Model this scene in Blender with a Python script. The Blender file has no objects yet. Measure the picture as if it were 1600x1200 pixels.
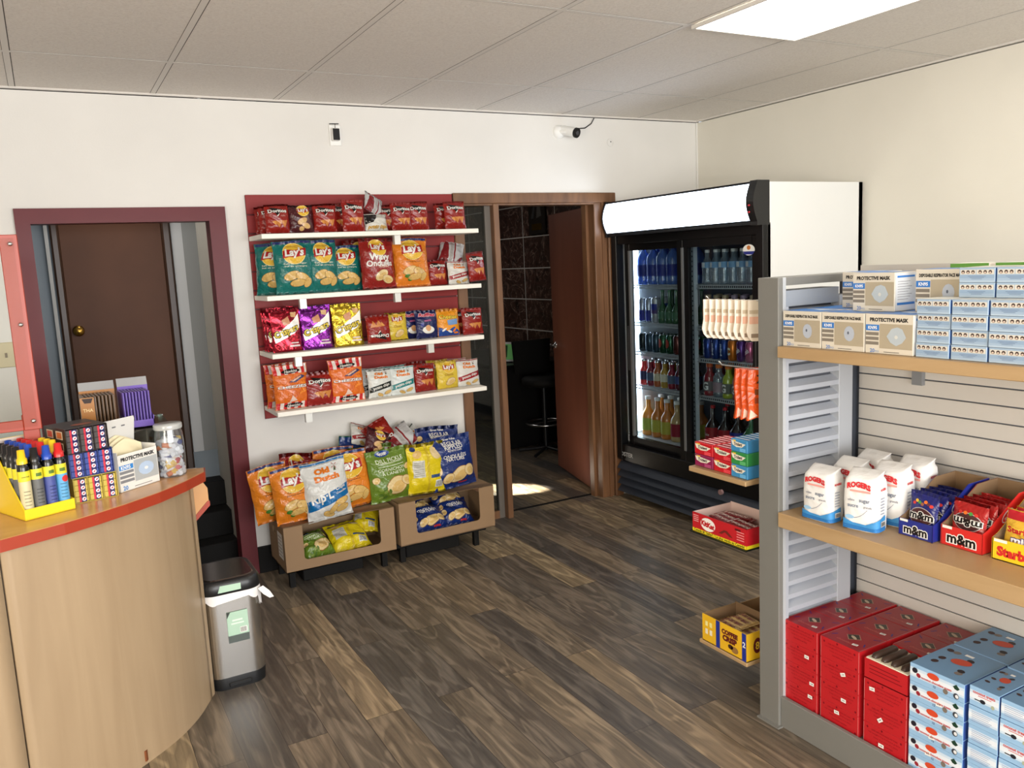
import bpy, math, random
from mathutils import Vector, Matrix
from mathutils.geometry import tessellate_polygon

SC = bpy.context.scene
COL = SC.collection
PI = math.pi

# ------------------------------------------------------------------ camera, world, light, exposure
cam_d = bpy.data.cameras.new('camera'); cam = bpy.data.objects.new('camera', cam_d); COL.objects.link(cam)
SC.camera = cam
cam_d.sensor_width = 36.0; cam_d.lens = 1299.0 / 1600.0 * 36.0; cam_d.clip_start = 0.05
R_ = Vector((0.87169145, -0.48770599, -0.04792582)); U_ = Vector((0.11227666, 0.10356067, 0.98826572))
F_ = Vector((0.47701988, 0.86684373, -0.14503095))
cam.matrix_world = Matrix(((R_.x, U_.x, -F_.x, 0.0295), (R_.y, U_.y, -F_.y, -4.6545), (R_.z, U_.z, -F_.z, 1.6643), (0, 0, 0, 1)))

def lin(c): return tuple(((v / 255 + .055) / 1.055) ** 2.4 if v > 10 else v / 255 / 12.92 for v in c)

world = bpy.data.worlds.new('world'); SC.world = world; world.use_nodes = True
bg = world.node_tree.nodes['Background']
bg.inputs[0].default_value = (0.80, 0.88, 1.0, 1); bg.inputs[1].default_value = 1.0

def area(name, loc, target, sx, sy, power, col=(1, 1, 1), spread=180):
    d = bpy.data.lights.new(name, 'AREA'); d.shape = 'RECTANGLE'; d.size = sx; d.size_y = sy
    d.energy = power; d.color = col; d.spread = math.radians(spread)
    o = bpy.data.objects.new(name, d); COL.objects.link(o); o.location = loc
    dr = Vector(target) - Vector(loc)
    o.rotation_euler = dr.to_track_quat('-Z', 'Y').to_euler()
    return o
# daylight through an assumed shop front behind the camera and an assumed side window, both out of view
area('assumed_shopfront_daylight', (1.2, -7.35, 1.55), (1.2, 0, 1.35), 4.6, 1.9, 290, (1.0, 0.985, 0.97))
area('assumed_side_window_daylight', (-2.42, -4.9, 1.55), (3.5, -3.6, 0.9), 1.7, 1.6, 105, (1.0, 0.88, 0.70))
_s = bpy.data.lights.new('added_sun_patch_spot', 'SPOT'); _s.energy = 4200; _s.spot_size = math.radians(8.5); _s.spot_blend = .25; _s.shadow_soft_size = .02; _s.color = (1.0, .95, .86)  # narrow spot added inside the office; throws sun patch of an assumed, unbuilt window
_o = bpy.data.objects.new('added_sun_patch_spot', _s); COL.objects.link(_o); _o.location = (1.25, 1.75, 1.05)
_o.rotation_euler = (Vector((2.80, .66, 0)) - _o.location).to_track_quat('-Z', 'Y').to_euler()
area('added_stair_fill', (.35, .34, 2.45), (.60, .40, 0), .5, .2, 3.2, (1.0, 0.97, 0.92))  # unseen fill lamp, added to lift the dark stairway walls
area('added_office_fill', (2.6, 2.6, 2.55), (2.6, 2.6, 0), 1.2, .6, 9.0, (1.0, 0.95, 0.9))  # faint lamp added for ambient light on the office tiles and door
SC.view_settings.view_transform = 'Standard'; SC.view_settings.look = 'None'
SC.view_settings.gamma = 1; SC.view_settings.use_curve_mapping = False
SC.view_settings.exposure = 0.12
SC.cycles.max_bounces = 8; SC.cycles.transparent_max_bounces = 16
SC.cycles.sample_clamp_indirect = 6
SC.cycles.use_denoising = True

# ------------------------------------------------------------------ materials
_M = {}
def P(rgb, rough=.5, metal=0, coat=0, bump=0, bscale=60, emit=0, name=None, trans=0, alpha=1, spec=.5, vary=0, vscale=8):
    key = (tuple(rgb), rough, metal, coat, bump, bscale, emit, trans, alpha, spec, vary, vscale)
    if key in _M: return _M[key]
    m = bpy.data.materials.new(name or 'paint'); m.use_nodes = True
    nt = m.node_tree; b = nt.nodes['Principled BSDF']; c = lin(rgb) + (1,)
    b.inputs['Base Color'].default_value = c
    b.inputs['Roughness'].default_value = rough; b.inputs['Metallic'].default_value = metal
    b.inputs['Coat Weight'].default_value = coat; b.inputs['Coat Roughness'].default_value = .12
    b.inputs['Specular IOR Level'].default_value = spec
    b.inputs['Transmission Weight'].default_value = trans; b.inputs['Alpha'].default_value = alpha
    if emit:
        b.inputs['Emission Color'].default_value = c; b.inputs['Emission Strength'].default_value = emit
    if bump or vary:
        tc = nt.nodes.new('ShaderNodeTexCoord')
        n = nt.nodes.new('ShaderNodeTexNoise'); n.inputs['Scale'].default_value = bscale if bump else vscale
        n.inputs['Detail'].default_value = 2; n.inputs['Distortion'].default_value = 1.2 if bump > .6 else 0
        nt.links.new(tc.outputs['Object'], n.inputs['Vector'])
        if bump:
            bp = nt.nodes.new('ShaderNodeBump'); bp.inputs['Strength'].default_value = bump; bp.inputs['Distance'].default_value = .01
            nt.links.new(n.outputs['Fac'], bp.inputs['Height']); nt.links.new(bp.outputs[0], b.inputs['Normal'])
        if vary:
            n2 = nt.nodes.new('ShaderNodeTexNoise'); n2.inputs['Scale'].default_value = vscale; n2.inputs['Detail'].default_value = 4
            nt.links.new(tc.outputs['Object'], n2.inputs['Vector'])
            mx = nt.nodes.new('ShaderNodeMix'); mx.data_type = 'RGBA'
            mx.inputs['A'].default_value = tuple(v * (1 - vary) for v in c[:3]) + (1,); mx.inputs['B'].default_value = tuple(min(1, v * (1 + vary)) for v in c[:3]) + (1,)
            nt.links.new(n2.outputs['Fac'], mx.inputs['Factor']); nt.links.new(mx.outputs['Result'], b.inputs['Base Color'])
    _M[key] = m
    return m
def film(rgb): return P(tuple(int(c * (.90 if max(rgb) > 200 else .80)) for c in rgb), .24, 0, .15, .75, 26, name='plastic_film', spec=.38)
def foil(rgb): return P(tuple(int(c * .9) for c in rgb), .2, .85, .2, .8, 22, name='metallic_foil')
def ink(rgb): return P(rgb, .45, name='ink', spec=.3)
def card(rgb): return P(rgb, .42, 0, .15, name='printed_card')

def glassmat(name, tint=(255, 255, 255), refl=.06, rough=.02):
    m = bpy.data.materials.new(name); m.use_nodes = True; nt = m.node_tree; nt.nodes.clear()
    o = nt.nodes.new('ShaderNodeOutputMaterial'); t = nt.nodes.new('ShaderNodeBsdfTransparent'); g = nt.nodes.new('ShaderNodeBsdfGlossy')
    t.inputs[0].default_value = lin(tint) + (1,); g.inputs['Roughness'].default_value = rough
    f = nt.nodes.new('ShaderNodeLayerWeight'); f.inputs['Blend'].default_value = .5
    pw = nt.nodes.new('ShaderNodeMath'); pw.operation = 'POWER'; pw.inputs[1].default_value = 4.5; nt.links.new(f.outputs['Facing'], pw.inputs[0])
    mm = nt.nodes.new('ShaderNodeMath'); mm.operation = 'MULTIPLY_ADD'; mm.inputs[1].default_value = 1 - refl; mm.inputs[2].default_value = refl; mm.use_clamp = True
    nt.links.new(pw.outputs[0], mm.inputs[0])
    mx = nt.nodes.new('ShaderNodeMixShader'); nt.links.new(mm.outputs[0], mx.inputs[0]); nt.links.new(t.outputs[0], mx.inputs[1]); nt.links.new(g.outputs[0], mx.inputs[2])
    nt.links.new(mx.outputs[0], o.inputs[0]); return m
def clearmat(name, tint, body=.25, rough=.08):
    """thin clear plastic: mostly see-through, with a little body colour and gloss"""
    m = glassmat(name, tint, .1, rough); nt = m.node_tree
    out = [n for n in nt.nodes if n.type == 'OUTPUT_MATERIAL'][0]; prev = out.inputs[0].links[0].from_socket
    d = nt.nodes.new('ShaderNodeBsdfPrincipled'); d.inputs['Base Color'].default_value = lin(tint) + (1,); d.inputs['Roughness'].default_value = .2
    mx = nt.nodes.new('ShaderNodeMixShader'); mx.inputs[0].default_value = body
    nt.links.new(prev, mx.inputs[1]); nt.links.new(d.outputs[0], mx.inputs[2]); nt.links.new(mx.outputs[0], out.inputs[0]); return m

def nodes_of(name, rough=.5, spec=.5):
    m = bpy.data.materials.new(name); m.use_nodes = True; nt = m.node_tree; b = nt.nodes['Principled BSDF']
    b.inputs['Roughness'].default_value = rough; b.inputs['Specular IOR Level'].default_value = spec
    return m, nt, b
def ramp(nt, stops, inp, const=False):
    r = nt.nodes.new('ShaderNodeValToRGB'); el = r.color_ramp.elements
    while len(el) < len(stops): el.new(.5)
    for e, (p, c) in zip(el, stops): e.position = p; e.color = lin(c) + (1,)
    if const: r.color_ramp.interpolation = 'CONSTANT'
    nt.links.new(inp, r.inputs[0]); return r.outputs[0]
def mapped(nt, scale, loc=(0, 0, 0), rot=(0, 0, 0)):
    tc = nt.nodes.new('ShaderNodeTexCoord'); mp = nt.nodes.new('ShaderNodeMapping')
    mp.inputs['Scale'].default_value = scale; mp.inputs['Location'].default_value = loc; mp.inputs['Rotation'].default_value = rot
    nt.links.new(tc.outputs['Object'], mp.inputs[0]); return mp.outputs[0]
def mulcol(nt, a, b, f=1.0, mode='MULTIPLY'):
    mx = nt.nodes.new('ShaderNodeMix'); mx.data_type = 'RGBA'; mx.blend_type = mode; mx.inputs['Factor'].default_value = f
    nt.links.new(a, mx.inputs['A']); nt.links.new(b, mx.inputs['B']); return mx.outputs['Result']

def floor_material():
    m, nt, b = nodes_of('vinyl_plank', .42, .45)
    tc = nt.nodes.new('ShaderNodeTexCoord'); sep = nt.nodes.new('ShaderNodeSeparateXYZ'); cmb = nt.nodes.new('ShaderNodeCombineXYZ')
    nt.links.new(tc.outputs['Object'], sep.inputs[0])
    ax = nt.nodes.new('ShaderNodeMath'); ax.operation = 'ADD'; ax.inputs[1].default_value = 12.2 - 0.0; nt.links.new(sep.outputs['Y'], ax.inputs[0])
    ay = nt.nodes.new('ShaderNodeMath'); ay.operation = 'ADD'; ay.inputs[1].default_value = 2.94 - .013; nt.links.new(sep.outputs['X'], ay.inputs[0])
    nt.links.new(ax.outputs[0], cmb.inputs[0]); nt.links.new(ay.outputs[0], cmb.inputs[1])
    br = nt.nodes.new('ShaderNodeTexBrick'); br.offset = .5; br.offset_frequency = 2
    br.inputs['Color1'].default_value = (0, 0, 0, 1); br.inputs['Color2'].default_value = (1, 1, 1, 1); br.inputs['Mortar'].default_value = (0, 0, 0, 1)
    br.inputs['Scale'].default_value = 1; br.inputs['Brick Width'].default_value = 1.22; br.inputs['Row Height'].default_value = .147
    br.inputs['Mortar Size'].default_value = .0009; br.inputs['Mortar Smooth'].default_value = 0.1
    nt.links.new(cmb.outputs[0], br.inputs['Vector'])
    base = ramp(nt, [(0, (166, 148, 125)), (.18, (120, 113, 107)), (.36, (192, 169, 137)), (.52, (140, 128, 115)), (.70, (212, 188, 150)), (.85, (112, 109, 107)), (1, (176, 156, 129))], br.outputs['Color'])
    # long grain, shifted from plank to plank
    off = nt.nodes.new('ShaderNodeVectorMath'); off.operation = 'MULTIPLY_ADD'
    off.inputs[1].default_value = (13, 31, 7)
    tcc = nt.nodes.new('ShaderNodeTexCoord')
    nt.links.new(br.outputs['Color'], off.inputs[0]); nt.links.new(tcc.outputs['Object'], off.inputs[2])
    mp = nt.nodes.new('ShaderNodeMapping'); mp.inputs['Scale'].default_value = (30, 1.5, 1); nt.links.new(off.outputs[0], mp.inputs[0])
    n1 = nt.nodes.new('ShaderNodeTexNoise'); n1.inputs['Scale'].default_value = 1.6; n1.inputs['Detail'].default_value = 7; n1.inputs['Distortion'].default_value = .5
    n1.inputs['Roughness'].default_value = .62
    nt.links.new(mp.outputs[0], n1.inputs['Vector'])
    g1 = ramp(nt, [(.25, (140, 140, 141)), (.5, (200, 199, 198)), (.75, (242, 241, 238))], n1.outputs['Fac'])
    c1 = mulcol(nt, base, g1)
    # pale cathedral figure patches
    mp2 = nt.nodes.new('ShaderNodeMapping'); mp2.inputs['Scale'].default_value = (9, 1.6, 1); nt.links.new(off.outputs[0], mp2.inputs[0])
    w = nt.nodes.new('ShaderNodeTexNoise'); w.inputs['Scale'].default_value = 1.3; w.inputs['Detail'].default_value = 2; w.inputs['Distortion'].default_value = .6
    nt.links.new(mp2.outputs[0], w.inputs['Vector'])
    ws = nt.nodes.new('ShaderNodeMath'); ws.operation = 'MULTIPLY'; ws.inputs[1].default_value = 26; nt.links.new(w.outputs['Fac'], ws.inputs[0])
    sn = nt.nodes.new('ShaderNodeMath'); sn.operation = 'SINE'; nt.links.new(ws.outputs[0], sn.inputs[0])
    g2 = ramp(nt, [(.0, (185, 185, 187)), (.75, (240, 240, 240)), (.97, (255, 255, 255))], sn.outputs[0])
    c2 = mulcol(nt, c1, g2, .75)
    mo = nt.nodes.new('ShaderNodeMix'); mo.data_type = 'RGBA'; nt.links.new(br.outputs['Fac'], mo.inputs['Factor'])
    nt.links.new(c2, mo.inputs['A']); mo.inputs['B'].default_value = lin((38, 34, 31)) + (1,)
    nt.links.new(mo.outputs['Result'], b.inputs['Base Color'])
    bp = nt.nodes.new('ShaderNodeBump'); bp.inputs['Strength'].default_value = .12; bp.inputs['Distance'].default_value = .004
    nt.links.new(n1.outputs['Fac'], bp.inputs['Height']); nt.links.new(bp.outputs[0], b.inputs['Normal'])
    rr = nt.nodes.new('ShaderNodeMapRange'); rr.inputs['To Min'].default_value = .34; rr.inputs['To Max'].default_value = .52
    nt.links.new(n1.outputs['Fac'], rr.inputs[0]); nt.links.new(rr.outputs[0], b.inputs['Roughness'])
    return m

def wood_material(name, dark, light, scale=(14, 14, 1.4), rough=.4, nscale=1.5, coat=0, contrast=(.3, .7)):
    m, nt, b = nodes_of(name, rough)
    b.inputs['Coat Weight'].default_value = coat
    n = nt.nodes.new('ShaderNodeTexNoise'); n.inputs['Scale'].default_value = nscale; n.inputs['Detail'].default_value = 6; n.inputs['Distortion'].default_value = .8
    nt.links.new(mapped(nt, scale), n.inputs['Vector'])
    nt.links.new(ramp(nt, [(contrast[0], dark), (contrast[1], light)], n.outputs['Fac']), b.inputs['Base Color'])
    return m

def plaster_material(name, rgb, marks=.04, rough=.75):
    m, nt, b = nodes_of(name, rough, .25)
    n = nt.nodes.new('ShaderNodeTexNoise'); n.inputs['Scale'].default_value = 1.3; n.inputs['Detail'].default_value = 4
    nt.links.new(mapped(nt, (1, 1, 1)), n.inputs['Vector'])
    c = tuple(int(v * (1 - marks)) for v in rgb)
    nt.links.new(ramp(nt, [(.35, c), (.65, rgb)], n.outputs['Fac']), b.inputs['Base Color'])
    n2 = nt.nodes.new('ShaderNodeTexNoise'); n2.inputs['Scale'].default_value = 120; nt.links.new(mapped(nt, (1, 1, 1)), n2.inputs['Vector'])
    bp = nt.nodes.new('ShaderNodeBump'); bp.inputs['Strength'].default_value = .08; bp.inputs['Distance'].default_value = .003
    nt.links.new(n2.outputs['Fac'], bp.inputs['Height']); nt.links.new(bp.outputs[0], b.inputs['Normal'])
    return m

def ceiling_tile_material():
    m, nt, b = nodes_of('mineral_fibre_tile', .9, .1)
    n = nt.nodes.new('ShaderNodeTexNoise'); n.inputs['Scale'].default_value = 90; n.inputs['Detail'].default_value = 3
    nt.links.new(mapped(nt, (1, 1, 1)), n.inputs['Vector'])
    v = nt.nodes.new('ShaderNodeTexVoronoi'); v.inputs['Scale'].default_value = 55; nt.links.new(mapped(nt, (1, 1.6, 1)), v.inputs['Vector'])
    hole = ramp(nt, [(.0, (150, 145, 138)), (.09, (150, 145, 138)), (.14, (255, 255, 255))], v.outputs['Distance'])
    base = ramp(nt, [(.3, (220, 214, 207)), (.7, (230, 225, 218))], n.outputs['Fac'])
    nt.links.new(mulcol(nt, base, hole, .45), b.inputs['Base Color'])
    bp = nt.nodes.new('ShaderNodeBump'); bp.inputs['Strength'].default_value = .35; bp.inputs['Distance'].default_value = .004
    nt.links.new(n.outputs['Fac'], bp.inputs['Height']); nt.links.new(bp.outputs[0], b.inputs['Normal'])
    return m

def marble_tile_material():
    m, nt, b = nodes_of('dark_marble_tile', .3, .4)
    tc = nt.nodes.new('ShaderNodeTexCoord'); sep = nt.nodes.new('ShaderNodeSeparateXYZ'); cmb = nt.nodes.new('ShaderNodeCombineXYZ')
    nt.links.new(tc.outputs['Object'], sep.inputs[0]); nt.links.new(sep.outputs['Y'], cmb.inputs[0]); nt.links.new(sep.outputs['Z'], cmb.inputs[1])
    mp = nt.nodes.new('ShaderNodeMapping'); mp.inputs['Location'].default_value = (-1.89 + .593 * 6, -.0965 + .3 * 2, 0); nt.links.new(cmb.outputs[0], mp.inputs[0])
    br = nt.nodes.new('ShaderNodeTexBrick'); br.offset = 0
    br.inputs['Color1'].default_value = (1, 1, 1, 1); br.inputs['Color2'].default_value = (.7, .7, .7, 1); br.inputs['Mortar'].default_value = (0, 0, 0, 1)
    br.inputs['Scale'].default_value = 1; br.inputs['Brick Width'].default_value = .593; br.inputs['Row Height'].default_value = .3; br.inputs['Mortar Size'].default_value = .0055
    nt.links.new(mp.outputs[0], br.inputs['Vector'])
    n = nt.nodes.new('ShaderNodeTexNoise'); n.inputs['Scale'].default_value = 7; n.inputs['Detail'].default_value = 9; n.inputs['Distortion'].default_value = 1.2
    nt.links.new(tc.outputs['Object'], n.inputs['Vector'])
    base = ramp(nt, [(.3, (40, 30, 27)), (.5, (78, 54, 46)), (.6, (50, 37, 33)), (.66, (116, 90, 78)), (.7, (56, 42, 37))], n.outputs['Fac'])
    v = nt.nodes.new('ShaderNodeTexNoise'); v.inputs['Scale'].default_value = 3.5; v.inputs['Detail'].default_value = 8; v.inputs['Distortion'].default_value = 3
    nt.links.new(tc.outputs['Object'], v.inputs['Vector'])
    vein = ramp(nt, [(.485, (0, 0, 0)), (.5, (190, 165, 150)), (.512, (0, 0, 0))], v.outputs['Fac'])
    c = mulcol(nt, base, vein, .5, 'ADD')
    c = mulcol(nt, c, br.outputs['Color'], .6)
    mx = nt.nodes.new('ShaderNodeMix'); mx.data_type = 'RGBA'; nt.links.new(br.outputs['Fac'], mx.inputs['Factor']); nt.links.new(c, mx.inputs['A'])
    mx.inputs['B'].default_value = lin((190, 185, 178)) + (1,)
    nt.links.new(mx.outputs['Result'], b.inputs['Base Color']); return m

WHITE = (238, 236, 230)
M_floor = floor_material()
M_wall = plaster_material('white_wall_paint', (229, 227, 222), .03)
M_wallR = plaster_material('cream_wall_paint', (230, 226, 214), .03)
M_tile = ceiling_tile_material(); M_tbar = P((218, 213, 206), .6, name='ceiling_grid_paint')
M_maroon = P((98, 34, 40), .5, coat=.05, spec=.3, vary=.10, name='maroon_paint')
M_panel = P((138, 44, 44), .5, coat=.04, spec=.25, vary=.06, name='red_slat_panel')
M_brown = wood_material('brown_trim', (98, 66, 43), (130, 92, 62), (10, 10, 1.2), .4)
M_door = wood_material('red_brown_door', (122, 72, 56), (136, 82, 64), (5, 5, .8), .38, coat=.1)
M_olddoor = P((78, 48, 31), .46, spec=.14, vary=.30, vscale=3.0, name='dark_stained_door')
M_oak = wood_material('pale_oak_laminate', (158, 135, 106), (170, 147, 117), (9, 9, .55), .42, 1.6)
M_oakedge = wood_material('oak_shelf_edge', (168, 137, 96), (182, 152, 112), (2, 2, 14), .45, 1.2)
M_oaktop = wood_material('oak_counter_top', (196, 142, 86), (212, 162, 106), (3, 12, 3), .28, 1.2, .2)
M_orange = P((160, 56, 32), .4, coat=.1, vary=.05, name='orange_red_edge')
M_grey = P((120, 119, 114), .45, vary=.03, name='grey_metal_paint')
M_greyslat = P((172, 177, 186), .45, name='pale_grey_slat')
M_greydk = P((84, 87, 94), .5, name='slat_groove')
M_cream = P((204, 199, 191), .5, name='cream_slat')
M_shelfw = P((236, 232, 222), .45, name='white_shelf')
M_black = P((22, 23, 25), .35, name='black_plastic')
M_blackg = P((12, 13, 15), .38, coat=.04, spec=.3, name='gloss_black')
M_slate = P((47, 54, 66), .45, name='slate_grille')
M_steel = P((205, 205, 205), .25, 1, name='polished_steel')
M_card = P((138, 111, 82), .8, vary=.05, name='brown_cardboard')
M_carddk = P((128, 101, 72), .85, name='cardboard_inside')
M_glass = glassmat('window_glass', (225, 230, 228), .02)
M_glassd = glassmat('fridge_glass', (226, 233, 236), .012)
M_white = P((240, 240, 236), .5, name='white_plastic')
M_whitebox = P((222, 223, 221), .35, name='white_enamel')
M_led = P((235, 244, 255), .5, emit=9, name='led_light')
M_lightbox = P((226, 238, 255), .5, emit=5, name='backlit_sign')
M_lamp = P((255, 250, 238), .5, emit=6.5, name='ceiling_diffuser')
M_brass = P((190, 150, 70), .25, 1, name='brass')
M_dark = P((15, 14, 13), .7, spec=.25, name='dark_paint')

# ------------------------------------------------------------------ mesh buffer
class G:
    def __init__(s): s.v = []; s.f = []; s.m = []; s.sm = []; s.mats = []; s.T = None
    def mi(s, m):
        if m not in s.mats: s.mats.append(m)
        return s.mats.index(m)
    def add(s, vs, fs, mat, smooth=False):
        n = len(s.v)
        for v in vs:
            v = Vector(v)
            s.v.append(tuple(s.T @ v) if s.T else tuple(v))
        k = s.mi(mat)
        for f in fs: s.f.append([n + i for i in f]); s.m.append(k); s.sm.append(smooth)
    def box(s, x0, x1, y0, y1, z0, z1, mat, b=0, faces=None):
        if b and min(x1 - x0, y1 - y0, z1 - z0) > 2.2 * b:
            vs = []
            for x, sx in ((x0, 1), (x1, -1)):
                for y, sy in ((y0, 1), (y1, -1)):
                    for z, sz in ((z0, 1), (z1, -1)):
                        vs += [(x, y + sy * b, z + sz * b), (x + sx * b, y, z + sz * b), (x + sx * b, y + sy * b, z)]
            I = lambda i, j, k, a: (i * 4 + j * 2 + k) * 3 + a
            fs = []
            for a in (0, 1, 2):
                o1, o2 = [t for t in (0, 1, 2) if t != a]
                for e in (0, 1):
                    q = []
                    for p1, p2 in ((0, 0), (1, 0), (1, 1), (0, 1)):
                        ix = [0, 0, 0]; ix[a] = e; ix[o1] = p1; ix[o2] = p2; q.append(I(*ix, a))
                    fs.append(q)
                for p1 in (0, 1):
                    for p2 in (0, 1):
                        q = []
                        for e, w in ((0, o1), (0, o2), (1, o2), (1, o1)):
                            ix = [0, 0, 0]; ix[a] = e; ix[o1] = p1; ix[o2] = p2; q.append(I(*ix, w))
                        fs.append(q)
            for i in (0, 1):
                for j in (0, 1):
                    for k in (0, 1): fs.append([I(i, j, k, 0), I(i, j, k, 1), I(i, j, k, 2)])
            s.add(vs, fs, mat); return
        vs = [(x0, y0, z0), (x1, y0, z0), (x1, y1, z0), (x0, y1, z0), (x0, y0, z1), (x1, y0, z1), (x1, y1, z1), (x0, y1, z1)]
        s.add(vs, [(0, 3, 2, 1), (4, 5, 6, 7), (0, 1, 5, 4), (1, 2, 6, 5), (2, 3, 7, 6), (3, 0, 4, 7)], mat)
    def prism(s, pts, a0, a1, axis, mat, smooth=False):
        """polygon pts (2D) extruded along axis; pts map to the other two axes in order"""
        def P3(p, a):
            q = [p[0], p[1]]; q.insert(axis, a); return tuple(q)
        n = len(pts)
        tris = tessellate_polygon([[Vector((p[0], p[1], 0)) for p in pts]])
        s.add([P3(p, a0) for p in pts] + [P3(p, a1) for p in pts], [tuple(t) for t in tris] + [tuple(n + i for i in t) for t in tris], mat)
        s.add([P3(p, a0) for p in pts] + [P3(p, a1) for p in pts], [(i, (i + 1) % n, n + (i + 1) % n, n + i) for i in range(n)], mat, smooth)
    def lathe(s, prof, mat, cx=0, cy=0, seg=20, smooth=True, caps=True, sx=1, sy=1):
        vs = []
        for r, z in prof:
            for k in range(seg):
                a = 2 * PI * k / seg; vs.append((cx + r * sx * math.cos(a), cy + r * sy * math.sin(a), z))
        fs = []
        for i in range(len(prof) - 1):
            for k in range(seg): k2 = (k + 1) % seg; fs.append((i * seg + k, i * seg + k2, (i + 1) * seg + k2, (i + 1) * seg + k))
        s.add(vs, fs, mat, smooth)
        if caps:
            for i in (0, len(prof) - 1):
                if prof[i][0] > 1e-5: s.add(vs[i * seg:(i + 1) * seg], [tuple(range(seg))], mat)
    def tube(s, pts, r, mat, seg=8, closed=False):
        pts = [Vector(p) for p in pts]; n = len(pts); rings = []
        up = Vector((0, 0, 1))
        for i, p in enumerate(pts):
            a = pts[(i - 1) % n] if (closed or i) else p; b = pts[(i + 1) % n] if (closed or i < n - 1) else p
            d = (b - a).normalized(); u = up if abs(d.z) < .95 else Vector((1, 0, 0))
            x = d.cross(u).normalized(); y = x.cross(d)
            rr = r[i] if isinstance(r, (list, tuple)) else r
            rings.append([p + (x * math.cos(2 * PI * k / seg) + y * math.sin(2 * PI * k / seg)) * rr for k in range(seg)])
        vs = [v for q in rings for v in q]; fs = []
        for i in range(n if closed else n - 1):
            j = (i + 1) % n
            for k in range(seg): fs.append((i * seg + k, i * seg + (k + 1) % seg, j * seg + (k + 1) % seg, j * seg + k))
        s.add(vs, fs, mat, True)
        if not closed: s.add(rings[0], [tuple(range(seg))], mat); s.add(rings[-1], [tuple(range(seg))], mat)
    def sphere(s, c, r, mat, seg=14, rings=9, sc=(1, 1, 1)):
        vs = []; fs = []
        for i in range(rings + 1):
            t = PI * i / rings
            for k in range(seg):
                a = 2 * PI * k / seg
                vs.append((c[0] + r * sc[0] * math.sin(t) * math.cos(a), c[1] + r * sc[1] * math.sin(t) * math.sin(a), c[2] + r * sc[2] * math.cos(t)))
        for i in range(rings):
            for k in range(seg): fs.append((i * seg + k, i * seg + (k + 1) % seg, (i + 1) * seg + (k + 1) % seg, (i + 1) * seg + k))
        s.add(vs, fs, mat, True)
    # ---- flat marks laid on a surface D(x, y, layer) -> point
    def tri(s, pts, tris, D, mat, layer, maxe=None):
        pts = [Vector((p[0], p[1])) for p in pts]; tris = [tuple(t) for t in tris]
        if maxe:
            for _ in range(6):
                mid = {}; out = []; any_ = False
                def mp(a, b):
                    k = (min(a, b), max(a, b))
                    if k not in mid: mid[k] = len(pts); pts.append((pts[a] + pts[b]) / 2)
                    return mid[k]
                long = lambda a, b: (pts[a] - pts[b]).length > maxe
                for a, b, c in tris:
                    l = (long(a, b), long(b, c), long(c, a)); n = sum(l)
                    if n == 0: out.append((a, b, c)); continue
                    any_ = True
                    if n == 3:
                        x, y, z = mp(a, b), mp(b, c), mp(c, a); out += [(a, x, z), (x, b, y), (z, y, c), (x, y, z)]
                    else:
                        if n == 1:
                            while not long(a, b): a, b, c = b, c, a
                            x = mp(a, b); out += [(a, x, c), (x, b, c)]
                        else:
                            while long(c, a): a, b, c = b, c, a
                            x, y = mp(a, b), mp(b, c); out += [(x, b, y), (a, x, y), (a, y, c)]
                tris = out
                if not any_ or len(tris) > 6000: break
        s.add([D(p.x, p.y, layer) for p in pts], tris, mat, True)
    def poly(s, pts, D, mat, layer=1, maxe=None):
        t = tessellate_polygon([[Vector((p[0], p[1], 0)) for p in pts]]); s.tri(pts, t, D, mat, layer, maxe)
    def rect(s, x0, x1, y0, y1, D, mat, layer=1, maxe=None): s.poly([(x0, y0), (x1, y0), (x1, y1), (x0, y1)], D, mat, layer, maxe)
    def ell(s, cx, cy, rx, ry, D, mat, layer=1, maxe=None, n=20, rot=0):
        c, q = math.cos(rot), math.sin(rot)
        s.poly([(cx + rx * math.cos(t) * c - ry * math.sin(t) * q, cy + rx * math.cos(t) * q + ry * math.sin(t) * c) for t in [2 * PI * k / n for k in range(n)]], D, mat, layer, maxe)
    def text(s, st, cx, cy, D, mat, layer=2, w=None, h=None, bold=.02, shear=0, rot=0, maxe=None, arc=0, flip=False):
        vs, tris, x0, x1, y0, y1 = textdata(st, bold, shear)
        W, Hh = x1 - x0, y1 - y0
        sx = (w / W) if w else h / Hh
        sy = (h / Hh) if h else sx
        if flip: sx, sy = -sx, -sy
        c, q = math.cos(rot), math.sin(rot); out = []
        for x, y in vs:
            X = (x - (x0 + x1) / 2) * sx; Y = (y - (y0 + y1) / 2) * sy
            if arc: Y += arc * (1 - (X / (w / 2)) ** 2)
            out.append((cx + X * c - Y * q, cy + X * q + Y * c))
        s.tri(out, tris, D, mat, layer, maxe)
    def mesh(s, name):
        me = bpy.data.meshes.new(name); me.from_pydata(s.v, [], s.f)
        for m in s.mats: me.materials.append(m)
        me.polygons.foreach_set('material_index', s.m); me.polygons.foreach_set('use_smooth', s.sm); me.update(); return me
    def obj(s, name, parent=None, loc=None):
        o = bpy.data.objects.new(name, s.mesh(name)); COL.objects.link(o)
        if parent: o.parent = parent
        if loc: o.location = loc
        return o

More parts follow.
